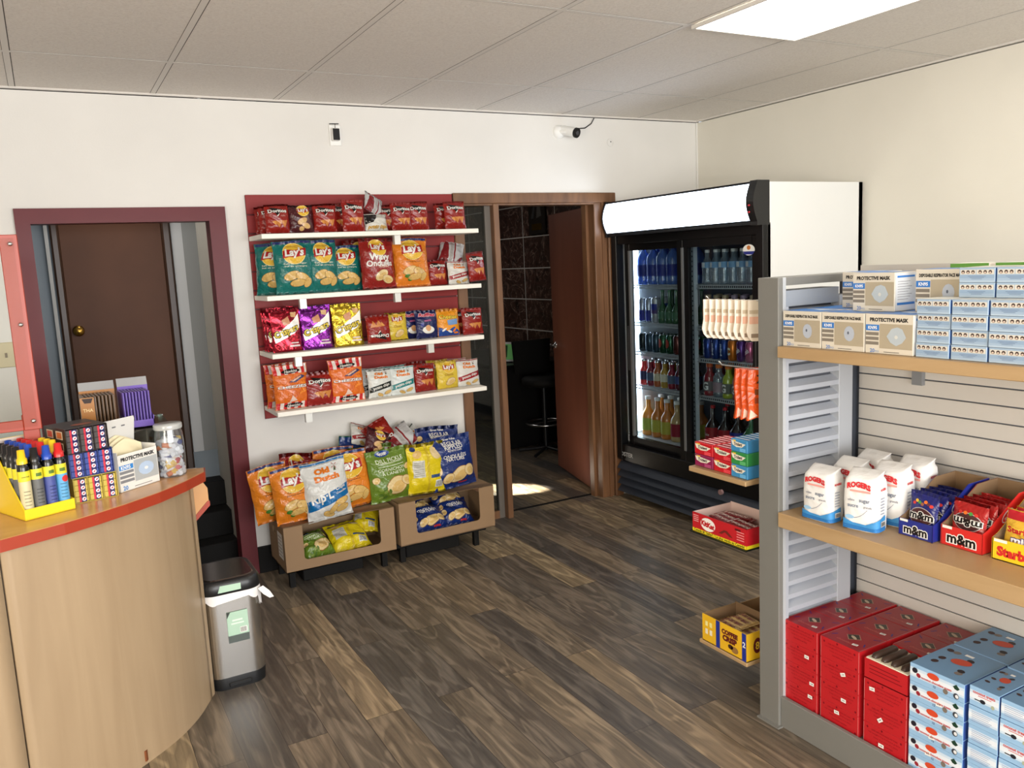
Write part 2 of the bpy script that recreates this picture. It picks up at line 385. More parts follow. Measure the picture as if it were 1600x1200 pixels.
_T = {}
def textdata(st, bold, shear):
    k = (st, round(bold, 4), round(shear, 3))
    if k in _T: return _T[k]
    cu = bpy.data.curves.new('lettering', 'FONT'); cu.body = st; cu.size = 1; cu.resolution_u = 2; cu.offset = bold; cu.shear = shear; cu.fill_mode = 'FRONT' if hasattr(cu, 'fill_mode') else cu.fill_mode
    ob = bpy.data.objects.new('lettering', cu); COL.objects.link(ob)
    bpy.context.view_layer.update()
    dg = bpy.context.evaluated_depsgraph_get()
    me = bpy.data.meshes.new_from_object(ob.evaluated_get(dg)); me.calc_loop_triangles()
    vs = [(v.co.x, v.co.y) for v in me.vertices]; tris = [tuple(t.vertices) for t in me.loop_triangles]
    bpy.data.objects.remove(ob); bpy.data.curves.remove(cu); bpy.data.meshes.remove(me)
    xs = [v[0] for v in vs]; ys = [v[1] for v in vs]
    _T[k] = (vs, tris, min(xs), max(xs), min(ys), max(ys)); return _T[k]

def plane(o, ex, ey, eps=.0005):
    o, ex, ey = Vector(o), Vector(ex), Vector(ey); n = ex.cross(ey).normalized()
    return lambda x, y, l=1: o + ex * x + ey * y + n * eps * l
def front(y=0, z=0, x=0): return plane((x, y, z), (1, 0, 0), (0, 0, 1))      # seen from -Y, x to the right, z up

def tag(o, label=None, cat=None, group=None, kind=None):
    if label: o['label'] = label
    if cat: o['category'] = cat
    if group: o['group'] = group
    if kind: o['kind'] = kind
    return o
def thing(name, label, cat, loc=(0, 0, 0), rz=0, group=None):
    o = bpy.data.objects.new(name, None); COL.objects.link(o); o.empty_display_size = .1
    o.location = loc; o.rotation_euler = (0, 0, rz); return tag(o, label, cat, group)
KIDS = {}
def dup(src, loc=None, rot=None, label=None, group=None, scale=None):
    r = src.copy(); COL.objects.link(r)
    for ch in src.children:
        c = ch.copy(); COL.objects.link(c); c.parent = r
        for g in ch.children:
            d = g.copy(); COL.objects.link(d); d.parent = c
    if loc is not None: r.location = loc
    if rot is not None: r.rotation_euler = rot
    if label: r['label'] = label
    if group: r['group'] = group
    if scale: r.scale = scale
    return r
class Proto:
    """first place() moves the original, later ones copy it"""
    def __init__(s, o): s.o = o; s.used = False
    def place(s, loc, rot=(0, 0, 0), label=None, group=None, scale=None):
        if not s.used:
            s.used = True; o = s.o; o.location = loc; o.rotation_euler = rot
            if label: o['label'] = label
            if group: o['group'] = group
            if scale: o.scale = scale
            return o
        return dup(s.o, loc, rot, label, group, scale or (1, 1, 1))
ORD = ['first', 'second', 'third', 'fourth', 'fifth', 'sixth', 'seventh', 'eighth', 'ninth', 'tenth', 'eleventh', 'twelfth']
def struct(g, name): return tag(g.obj(name), kind='structure')
# ================================================================== THE ROOM
H = 2.573; XL, XR, YF, YB = -2.2, 4.18, -7.0, 4.6
g = G(); g.box(XL - .15, XR + .15, YF - .15, YB + .1, -.08, 0, M_floor); struct(g, 'floor')

M_joint = P((70, 64, 58), .8, name='tile_joint')
g = G()   # suspended ceiling: tiles above a grid of bars
g.box(XL - .15, XR + .15, YF - .15, .0, H + .012, H + .07, M_tile)
W_ = .6096; YR = -.6917
for k in range(-4, 8):
    x = k * W_
    if XL < x < XR: g.box(x - .012, x + .012, YF, 0, H + .0106, H + .0125, M_tbar); g.box(x + .012, x + .0155, YF, 0, H + .0115, H + .0124, M_joint); g.box(x - .0138, x - .012, YF, 0, H + .0115, H + .0124, M_joint)
for j in range(-1, 6):
    y = YR - j * 2 * W_
    if y < 0: g.box(XL, XR, y - .012, y + .012, H + .0107, H + .0125, M_tbar); g.box(XL, XR, y + .012, y + .0150, H + .0115, H + .0124, M_joint); g.box(XL, XR, y - .0138, y - .012, H + .0115, H + .0124, M_joint)
g.box(XL, XR, -.022, 0, H + .004, H + .0125, M_tbar); g.box(XR - .022, XR, YF, -.022, H + .004, H + .0125, M_tbar)
struct(g, 'ceiling')
g = G(); g.box(-2.3, XR + .1, .12, YB + .1, 2.62, 2.7, P((60, 57, 54), .9)); struct(g, 'ceiling_back')

def ceiling_light(x0, y0, label):
    t = thing('ceiling_light', label, 'light', (x0 + W_ / 2, y0 - W_, H), group='recessed ceiling light panels')
    f = G()
    for a, b, c, d in ((-.297, .297, .585, .597), (-.297, .297, -.597, -.585), (-.297, -.285, -.585, .585), (.285, .297, -.585, .585)): f.box(a, b, c, d, -.006, .008, M_tbar)
    f.obj('frame', t)
    d = G(); d.box(-.285, .285, -.585, .585, -.002, .006, M_lamp); d.obj('diffuser', t)
ceiling_light(4 * W_, YR - 2 * W_, 'bright rectangular light panel in the ceiling, cut by the top edge of the photo')
ceiling_light(1 * W_, YR - 6 * W_, 'added recessed light panel in the ceiling above the open shop floor')  # unseen second panel, assumed and added for light on the floor

# back wall with the two openings
T = .12
g = G()
g.box(XL, -.015, 0, T, 0, H, M_wall); g.box(-.015, .845, 0, T, 1.975, H, M_wall)
g.box(.845, 2.27, 0, T, 0, H, M_wall); g.box(2.27, 3.40, 0, T, 2.055, H, M_wall); g.box(3.40, XR, 0, T, 0, H, M_wall)
struct(g, 'wall_back')
g = G(); g.box(XR, XR + .15, YF, T, 0, H, M_wallR); g.box(XR - .012, XR, -.012, 0, 0, H, M_wall); struct(g, 'wall_right')
g = G(); M_marble = marble_tile_material(); g.box(XR - .02, XR + .13, T, YB, 0, 2.62, M_marble); struct(g, 'wall_office_right')
g = G()
g.box(XL - .15, XL, YF, -5.9, 0, H, M_wall); g.box(XL - .15, XL, -4.0, YB, 0, H, M_wall)
g.box(XL - .15, XL, -5.9, -4.0, 0, .7, M_wall); g.box(XL - .15, XL, -5.9, -4.0, 2.3, H, M_wall); struct(g, 'wall_left')
g = G()
g.box(XL, -1.2, YF - .15, YF, 0, H, M_wall); g.box(3.6, XR, YF - .15, YF, 0, H, M_wall)
g.box(-1.2, 3.6, YF - .15, YF, 0, .5, M_wall); g.box(-1.2, 3.6, YF - .15, YF, 2.45, H, M_wall); struct(g, 'wall_front')
g = G()
for x in (-1.2, .38, 1.98, 3.55): g.box(x, x + .05, YF - .1, YF - .04, .5, 2.45, M_black)
g.box(-1.2, 3.6, YF - .1, YF - .04, .5, .56, M_black); g.box(-1.2, 3.6, YF - .1, YF - .04, 2.39, 2.45, M_black)
o = struct(g, 'window_assumed_1')  # assumed shop front frame, out of view behind the camera
g = G(); g.box(XL - .1, XL - .05, -5.9, -5.85, .7, 2.3, M_black); g.box(XL - .1, XL - .05, -4.05, -4.0, .7, 2.3, M_black)
g.box(XL - .1, XL - .05, -5.85, -4.05, .7, .75, M_black); g.box(XL - .1, XL - .05, -5.85, -4.05, 2.25, 2.3, M_black); struct(g, 'window_assumed_2')  # assumed side window, unseen, added for the warm light on the right wall
# black baseboard under the chip wall
g = G(); g.box(.905, 2.225, -.022, 0, 0, .15, M_dark, .003); struct(g, 'baseboard_back')
g = G(); g.box(XR - .014, XR, YF, -1.42, 0, .1, M_black); struct(g, 'baseboard_right')

# maroon frame of the left opening
g = G()
g.box(-.06, .004, -.02, .0, 0, 2.025, M_maroon); g.box(.82, .905, -.02, .0, 0, 2.025, M_maroon); g.box(-.06, .905, -.0205, .0, 1.953, 2.026, M_maroon)
g.box(-.015, 0, 0, T + .01, 0, 1.96, M_maroon); g.box(.825, .845, 0, T + .01, 0, 1.96, M_maroon); g.box(-.015, .845, 0, T + .01, 1.955, 1.975, M_maroon)
struct(g, 'trim_1')
# stairway behind it
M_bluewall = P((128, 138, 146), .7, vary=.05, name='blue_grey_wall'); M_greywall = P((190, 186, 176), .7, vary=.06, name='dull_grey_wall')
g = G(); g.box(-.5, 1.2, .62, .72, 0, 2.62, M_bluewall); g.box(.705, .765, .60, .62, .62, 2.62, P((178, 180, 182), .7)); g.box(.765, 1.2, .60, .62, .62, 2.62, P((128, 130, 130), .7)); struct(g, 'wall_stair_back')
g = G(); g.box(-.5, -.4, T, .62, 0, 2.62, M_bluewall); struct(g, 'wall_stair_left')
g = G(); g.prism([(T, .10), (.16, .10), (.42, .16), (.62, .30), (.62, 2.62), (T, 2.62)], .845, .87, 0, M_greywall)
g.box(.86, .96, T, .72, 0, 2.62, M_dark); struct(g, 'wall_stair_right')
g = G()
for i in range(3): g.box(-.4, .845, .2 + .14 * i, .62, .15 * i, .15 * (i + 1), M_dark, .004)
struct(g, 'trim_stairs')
# old brown door at the head of the steps
t = thing('door_1', None, None, (.39, .60, .45)); tag(t, kind='structure')
g = G(); g.box(-.262, .262, -.01, .018, 0, 2.0, M_olddoor, .003); g.obj('door_leaf', t)
g = G()
M_dcas = P((56, 38, 28), .35, spec=.35, name='dark_casing')
g.box(-.305, -.262, -.03, .018, 0, 2.05, M_dcas, .01); g.box(.262, .31, -.03, .018, 0, 2.05, M_dcas, .01); g.obj('door_casing', t)
g = G(); g.T = Matrix.Translation((-.222, -.012, .95)) @ Matrix.Rotation(PI / 2, 4, 'X')
g.lathe([(.03, 0), (.03, .006), (.012, .01), (.012, .03), (.026, .038), (.029, .052), (.022, .062), (.0, .064)], M_brass); g.obj('door_knob', t)
g = G(); g.box(.058, .076, .57, .6, .4, 2.6, P((150, 150, 148), .5)); struct(g, 'trim_2')
# plan beige light switch on the wall left of the frame
t = thing('light_switch', 'beige light switch plate on the white wall beside the maroon door frame', 'light switch', (-.16, -.003, 1.34))
g = G(); g.box(-.06, .045, -.006, .0025, -.06, .06, P((196, 184, 148), .4, name='beige_plastic'), .003); g.obj('switch_plate', t)
g = G(); g.box(-.012, -.002, -.014, -.006, -.012, .010, P((120, 105, 80), .4)); g.obj('toggle', t)

# brown frame of the right opening, side light and open door
g = G()
for a, b in ((2.235, 2.30), (3.375, 3.44)): g.box(a, b, -.024, .0, 0, 2.09, M_brown, .004)
g.box(2.235, 3.44, -.0245, .0, 2.028, 2.092, M_brown, .004)
g.box(3.275, 3.375, -.004, T, 0, 2.03, M_brown, .004); g.box(3.255, 3.275, .07, T, 0, 2.03, M_brown); g.box(3.33, 3.35, -.012, 0, 0, 2.03, M_brown)
g.box(2.27, 2.30, 0, T, 0, 2.03, M_brown); g.box(2.30, 3.3, 0, T, 2.018, 2.055, M_brown)
struct(g, 'trim_3')
g = G(); g.box(2.515, 2.555, -.006, T, 0, 2.03, M_brown, .003); g.box(2.475, 2.515, .04, .075, 0, 2.02, P((105, 98, 90), .5)); g.box(2.30, 2.475, .04, .075, 0, .05, M_brown); struct(g, 'trim_4')
t = thing('window_3', None, None, (2.39, .058, 0)); tag(t, kind='structure')
g = G(); g.box(-.09, .085, -.003, .003, .05, 2.018, M_glass); g.obj('pane', t)

dv = Vector((.2, .79, 0)).normalized(); ang = math.atan2(dv.y, dv.x)
t = thing('door_2', None, None, (3.315, .085, 0), ang); tag(t, kind='structure')   # local +X runs along the leaf
g = G(); g.box(0.01, .90, -.022, .022, .012, 2.012, M_door, .003); g.box(.0, .0105, -.021, .021, .012, 2.012, P((150, 104, 100), .45, name='door_edge_paint')); g.obj('door_leaf', t)
for z in (1.80, .245):
    g = G(); g.box(-.003, .0, -.02, .02, z - .05, z + .05, M_steel); g.box(-.05, -.003, -.028, -.024, z - .05, z + .05, M_steel); g.tube([(-.003, -.026, z - .052), (-.003, -.026, z + .052)], .006, M_steel); g.obj('hinge', t)
g = G(); g.T = Matrix.Translation((.84, .022, 1.0)) @ Matrix.Rotation(-PI / 2, 4, 'X')
g.lathe([(.026, 0), (.026, .006), (.01, .01), (.01, .04), (.012, .045), (.0, .046)], M_steel); g.T = None
g.tube([(.84, .062, 1.0), (.80, .064, 1.0), (.73, .06, .995)], .008, M_steel); g.obj('door_handle', t)

# the dark office
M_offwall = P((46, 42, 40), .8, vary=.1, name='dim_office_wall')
g = G(); g.box(1.05, XR, YB, YB + .1, 0, 2.62, M_offwall); struct(g, 'wall_office_back')
g = G(); g.box(1.05, 1.15, T, YB, 0, 2.62, M_offwall); struct(g, 'wall_office_left')
g = G(); g.box(2.25, 3.42, .115, .14, 0.0, .004, M_dark); struct(g, 'trim_threshold')
t = thing('office_desk', 'long black desk against the dark marble wall in the office', 'desk', (3.78, 2.5, 0))
g = G(); g.box(-.37, .37, -.75, .75, .72, .76, M_blackg, .004); g.obj('desk_top', t)
for y in (-.72, .70):
    g = G(); g.box(-.35, .35, y, y + .03, 0, .72, M_dark); g.obj('side_panel', t)
t = thing('tablet_screen', 'small white framed screen showing a green picture, on the office desk', 'screen', (3.62, 1.95, .76), -.95)
g = G(); g.T = Matrix.Rotation(-.25, 4, 'X'); g.box(-.14, .14, 0, .014, .01, .19, P((215, 215, 210), .4), .004); g.obj('frame', t)
g2 = G(); g2.T = g.T; D = front(-.0005); g2.rect(-.115, .115, .03, .17, D, P((92, 150, 84), .5, emit=.22, name='green_screen')); g2.rect(-.115, .0, .05, .16, D, P((30, 70, 36), .5), 2); g2.obj('display', t)
g = G(); g.box(-.05, .05, .0, .08, 0, .01, M_black); g.obj('foot', t)
# stool with a chrome foot ring
t = thing('bar_stool', 'dark office stool with a shiny chrome foot ring, seen through the doorway', 'stool', (3.70, 1.45, 0))
g = G(); g.lathe([(.0, .60), (.17, .60), (.19, .62), (.19, .66), (.16, .68), (0, .68)], M_dark, seg=24); g.obj('seat', t)
g = G(); g.prism([(-.17, .70), (-.19, .98), (.19, .98), (.17, .70)], .17, .20, 1, M_dark); g.obj('backrest', t)
g = G(); g.tube([(0, .0, .03), (0, 0, .60)], .02, M_black); g.obj('post', t)
g = G(); g.tube([(.165 * math.cos(a), .165 * math.sin(a), .27) for a in [2 * PI * k / 28 for k in range(28)]], .009, M_steel, closed=True); g.tube([(-.165, 0, .27), (.165, 0, .27)], .006, M_steel); g.obj('foot_ring', t)
for k in range(5):
    a = 2 * PI * k / 5; g = G(); g.tube([(0, 0, .05), (.24 * math.cos(a), .24 * math.sin(a), .025)], .014, M_black); g.obj('leg', t)
# plaque on the tiles
t = thing('wall_plaque', 'dark award plaque with a gold name plate high on the marble tiles', 'plaque', (XR - .022, 2.18, 2.06), -PI / 2)
g = G(); g.box(-.15, .15, -.02, 0, -.15, .14, P((38, 32, 27), .3), .004); g.obj('board', t)
g = G(); D = front(-.0205); g.rect(-.09, .09, -.11, -.05, D, M_brass); g.obj('name_plate', t)
g = G(); g.poly([(-.1, .0), (-.05, .12), (-.02, .12), (-.05, .0)], D, M_steel); g.poly([(.0, .0), (.02, .12), (.07, .12), (.09, .02)], D, P((90, 85, 80), .3)); g.obj('ornament', t)
# things heard of behind the side light: a shelf of boxes and a small white machine
t = thing('storage_rack', 'dim rack with goods behind the narrow glass side light', 'rack', (2.75, 4.1, 0))
for z in (.3, .75, 1.2, 1.65):
    g = G(); g.box(-.9, .9, -.25, .25, z - .02, z, M_dark); g.obj('rack_shelf', t)
for x in (-.88, .86):
    g = G(); g.box(x, x + .02, -.25, .25, 0, 1.95, M_dark); g.obj('upright', t)
rnd = random.Random(4)
for z in (.3, .75, 1.2, 1.65):
    for k in range(6):
        c = rnd.choice([(120, 96, 60), (86, 70, 60), (70, 80, 60), (140, 120, 40), (60, 60, 66)])
        g = G(); w = rnd.uniform(.09, .13); hh = rnd.uniform(.14, .26); g.box(-w, w, -.15, .15, 0, hh, P(c, .7), .004)
        o = g.obj('carton', loc=(2.75 - .73 + k * .29, 4.1, z)); tag(o, 'dim carton on the office rack shelf at height %.1f metres, %s from the left' % (z, ORD[k]), 'box', 'cartons on the office rack')

# ------------------------------------------------------------------ cameras on the wall and the patch
t = thing('security_camera', 'small black-faced camera on a white box, high on the wall above the chips', 'camera', (1.538, 0, 2.415))
g = G(); g.box(-.033, .033, -.012, 0, -.062, .05, M_white, .003); g.obj('mounting_box', t)
g = G(); g.box(-.026, .016, -.045, -.012, -.038, .03, P((225, 224, 220), .4), .004); g.obj('housing', t)
g = G(); g.box(-.024, .014, -.05, -.045, -.036, .026, M_blackg, .002); g.obj('face', t)
g = G(); g.tube([(-.004, -.03, .03), (-.004, -.03, .052), (.02, -.02, .056), (-.03, -.008, .056)], .0025, M_black); g.obj('bracket', t)
t = thing('bullet_camera', 'white bullet security camera with a black round lens beside the ceiling cable', 'camera', (3.02, 0, 2.475))
g = G(); g.T = Matrix.Rotation(PI / 2, 4, 'X'); g.lathe([(.042, 0), (.042, .012), (.032, .02), (.02, .03), (.0, .03)], M_white); g.obj('base', t)
g = G(); g.tube([(0, -.02, 0), (.015, -.05, -.006), (.03, -.07, -.008)], .014, M_white); g.tube([(.025, -.01, .012), (.06, -.115, -.02)], .031, M_white, 18); g.obj('housing', t)
g = G(); g.tube([(.0585, -.112, -.0185), (.0625, -.124, -.0225)], .032, M_blackg, 18); g.tube([(.0625, -.124, -.0225), (.063, -.126, -.023)], .014, P((60, 60, 66), .1), 14); g.obj('lens', t)
g = G(); g.tube([(.04, -.03, .03), (.12, -.02, .022), (.2, -.012, .03), (.25, -.012, .06), (.268, -.02, .094)], .0035, M_black); g.obj('cable', t)
g = G(); g.T = Matrix.Translation((3.425, -.001, 2.42)) @ Matrix.Rotation(PI / 2, 4, 'X'); g.lathe([(.026, 0), (.026, .002), (.023, .003), (.0, .003)], M_wall); g.T = None
g.tube([(3.428, -.003, 2.425), (3.428, -.006, 2.425)], .004, M_black)
tag(g.obj('cover_plate'), 'small round white patch with a dark hole, right of the bullet camera', 'wall plate')
# ================================================================== FRIDGE (front faces -X; local x runs to the right as one looks at it)
FX, FY, FW, FD, FH = 3.385, -.03, 1.365, .785, 2.025
fr = thing('drinks_fridge', 'tall black two-door drinks fridge with white sides and lit header', 'fridge', (FX, FY, 0), -PI / 2)
# local: x 0..FW, y 0..FD (depth), z up
g = G()
g.box(0, .03, .04, FD, .06, FH - .005, M_whitebox); g.box(FW - .03, FW, .04, FD, .06, FH - .005, M_whitebox); g.box(0, FW, FD - .03, FD, .06, FH - .005, M_whitebox)
g.box(.03, FW - .03, .04, FD - .03, FH - .04, FH - .005, M_whitebox); g.box(.03, FW - .03, .12, FD - .03, 1.72, 1.76, P((190, 194, 198), .5)); g.box(.03, FW - .03, .06, FD - .03, .40, .44, P((180, 184, 188), .4))
g.obj('cabinet', fr)
g = G()   # pale lining
L_ = P((206, 212, 216), .4, name='fridge_lining'); LD = P((44, 50, 58), .5, name='fridge_back_lining')
g.box(.03, .045, .08, FD - .03, .44, 1.72, L_); g.box(FW - .045, FW - .03, .08, FD - .03, .44, 1.72, L_); g.box(.03, FW - .03, FD - .05, FD - .03, .44, 1.72, LD)
for x in (.655, .680): g.box(x, x + .025, .10, .13, .44, 1.72, L_); 
for z in [.50 + .03 * i for i in range(40)]: g.box(.690, .696, .098, .1002, z, z + .010, M_blackg)
g.obj('interior_lining', fr)
g = G()   # black front frame
g.box(0, .055, 0, .06, .28, 1.81, M_blackg, .003); g.box(FW - .05, FW, 0, .06, .28, 1.81, M_blackg, .003)
g.box(.055, FW - .05, 0.01, .06, 1.745, 1.81, M_blackg, .003); g.box(.0, FW, 0.005, .08, .27, .385, M_blackg, .003)
g.obj('front_frame', fr)
def fdoor(x0, x1, y, name, label):
    d = G(); b = .055; tp, bt = 1.745, .385
    d.box(x0, x0 + b, y, y + .03, bt, tp, M_blackg, .003); d.box(x1 - b, x1, y, y + .03, bt, tp, M_blackg, .003)
    d.box(x0 + b, x1 - b, y, y + .03, 1.70, tp, M_blackg); d.box(x0 + b, x1 - b, y, y + .03, bt, .445, M_blackg)
    o = d.obj('sliding_door', fr)
    p = G(); p.box(x0 + b, x1 - b, y + .012, y + .016, .445, 1.70, M_glassd); p.obj('glass', o)
    h = G(); hx = x0 + .02 if name == 'l' else x1 - .03; h.box(hx, hx + .012, y - .006, y, .9, 1.2, P((60, 60, 62), .3)); h.obj('handle', o)
    k = G(); k.box(x0 + b - .012, x0 + b + .006, y - .003, y + .028, .45, 1.70, P((150, 155, 158), .35, .6)); k.box(x0 + b + .006, x0 + b + .045, y + .002, y + .028, .445, 1.70, M_blackg) if name == 'r' else None; k.obj('trim', o)
fdoor(.085, .71, .045, 'l', '')
fdoor(.655, FW - .035, .01, 'r', '')
g = G(); g.box(.046, .056, .115, .185, .46, 1.71, M_led); g.obj('light_strip', fr)
g = G(); g.box(FW - .078, FW - .048, .12, .14, .46, 1.70, P((235, 244, 255), .5, emit=2.2)); g.obj('light_strip', fr)
# curved lit header
g = G()
n = 10; pr = [(-.035 - .030 * math.sin(PI * i / n), 1.815 + (.205) * i / n) for i in range(n + 1)]
g.prism([(0.04, 1.80)] + [(a, b) for a, b in [(-.032, 1.80)] + [(p[0] + .006, p[1]) for p in pr] + [(-.03, FH)]] + [(.04, FH)], .0, FW, 0, M_blackg)
for a, b in ((-.004, .008), (FW - .052, FW + .001)):
    g.prism([(0.05, 1.795), (-.040, 1.795)] + [(p[0] - .004, p[1]) for p in pr] + [(-.038, FH + .004), (.05, FH + .004)], a, b, 0, M_black)
for z in (1.90, 1.865): g.tube([(FW - .028, -.068, z), (FW - .028, -.074, z)], .005, P((200, 60, 70), .3))
g.obj('header_housing', fr)
g = G()
vs = []; fs = []
for i, (y, z) in enumerate(pr[0:]):
    zz = 1.822 + (z - 1.815) * .93
    vs += [(.010, y - .001, zz), (FW - .056, y - .001, zz)]
    if i: fs.append((2 * i - 2, 2 * i - 1, 2 * i + 1, 2 * i))
g.add(vs, fs, M_lightbox, True); g.obj('lit_sign', fr)
g = G(); g.box(.02, FW - .02, .03, .05, .05, .27, M_black); g.obj('grille_back', fr)
for i in range(4):
    z = .225 - i * .054
    g = G(); g.prism([(-.012, z - .012), (-.006, z - .016), (.032, z + .028), (.026, z + .034)], .012, FW - .012, 0, M_slate); g.obj('grille_slat', fr)
g = G(); g.text('FOSTER', .095, .318, front(.0042), P((200, 202, 202), .5, name='silver_lettering'), 1, h=.030, w=.16, bold=.015); g.obj('maker_badge', fr)
g = G(); g.tube([(1.03, .004, .26), (1.03, -.012, .26)], .016, P((150, 120, 120), .3), 14); g.obj('lock', fr)
for x in (.10, FW - .1):
    for y in (.10, FD - .1):
        g = G(); g.box(x - .02, x + .02, y - .02, y + .02, .045, .062, M_steel)
        g.T = Matrix.Translation((x - .012, y, .03)) @ Matrix.Rotation(PI / 2, 4, 'Y'); g.lathe([(.0, 0), (.026, 0), (.03, .005), (.03, .02), (.026, .025), (.0, .025)], P((198, 194, 150), .5)); g.T = None
        g.obj('caster', fr)
# wire shelves
ZS = [1.472, 1.220, 1.022, .790]
M_wire = P((192, 198, 202), .35, .2, name='coated_wire')
for xs in ((.05, .650), (.708, FW - .05)):
    for z in ZS:
        g = G(); g.box(xs[0], xs[1], .115, .121, z - .004, z, M_wire); g.box(xs[0], xs[1], .115, .121, z - .024, z - .018, M_wire)
        x = xs[0] + .01
        while x < xs[1] - .005: g.box(x, x + .004, .117, .65, z - .006, z - .0015, M_wire); g.box(x, x + .003, .115, .118, z - .02, z - .003, M_wire); x += .017
        g.obj('wire_shelf', fr)
g = G(); g.ell(1.255, 1.668, .045, .030, front(.0085), M_white); g.ell(1.255, 1.68, .014, .012, front(.0085), ink((200, 120, 60)), 2); g.poly([(1.212, 1.66), (1.30, 1.66), (1.285, 1.643), (1.226, 1.643)], front(.0085), ink((40, 50, 130)), 2); g.obj('door_sticker', fr)

# ------------------------------------------------------------------ drinks
def bottle(name, cat, prof, body, cap, capr, captop, label=None, lab=None, marks=None, seg=18, capmat=None):
    """prof: outline (r, z); label (z0, z1, r, material)"""
    t = thing(name, '', cat)
    g = G(); g.lathe(prof, body, seg=seg); g.obj('bottle_body', t)
    g = G(); zt = prof[-1][1]; g.lathe([(capr, zt - .004), (capr, captop - .002), (capr - .002, captop), (0, captop)], cap, seg=14); g.obj('cap', t)
    if label:
        z0, z1, r, lm = label; g = G(); g.lathe([(r, z0), (r, z1)], lm, seg=seg, caps=False)
        if marks: marks(g, r, z0, z1)
        g.obj('label', t)
    return Proto(t)
def cyl(r, z, a0=-PI / 2):        # wrap marks round a cylinder; x=0 faces the viewer on the -Y side
    return lambda x, y, l=1: Vector(((r + .0006 * l) * math.cos(a0 + x / r), (r + .0006 * l) * math.sin(a0 + x / r), z + y))
def can(rgb, marks=None, r=.033, h=.122, metal=.6):
    t = thing('drink_can', '', 'can')
    g = G(); m = P(rgb, .25, metal, .3, name='can_lacquer'); g.lathe([(r * .78, 0), (r * .8, .002), (r, .012), (r, h - .014), (r * .8, h - .002)], m, seg=18)
    if marks: marks(g, cyl(r, 0))
    g.obj('can_body', t)
    g = G(); g.lathe([(r * .8, h - .002), (r * .82, h), (r * .76, h), (r * .74, h - .004), (0, h - .004)], M_steel, seg=18); g.box(-.008, .008, -.012, .006, h - .004, h - .002, M_steel); g.obj('can_lid', t)
    return Proto(t)
def P_bot(r, h, neck=.011, sh=.68, waist=0):
    return [(r * .85, 0), (r, .006), (r, h * .12)] + ([(r * .93, h * .2), (r, h * .3)] if waist else []) + [(r, h * sh), (r * .9, h * (sh + .08)), (r * .55, h * (sh + .18)), (neck, h * (sh + .25)), (neck, h)]
C_clear = clearmat('clear_bottle', (215, 228, 238), .16); C_blue = clearmat('blue_bottle', (110, 150, 225), .45); C_green = clearmat('green_bottle', (70, 120, 84), .55)
LQ = lambda c: P(c, .12, 0, .6, name='tinted_drink')
def gatorG(g, r, z0, z1): g.text('G', 0, 0, cyl(r, (z0 + z1) / 2), ink((240, 240, 240)), 1, h=.05, bold=.03, maxe=.012)
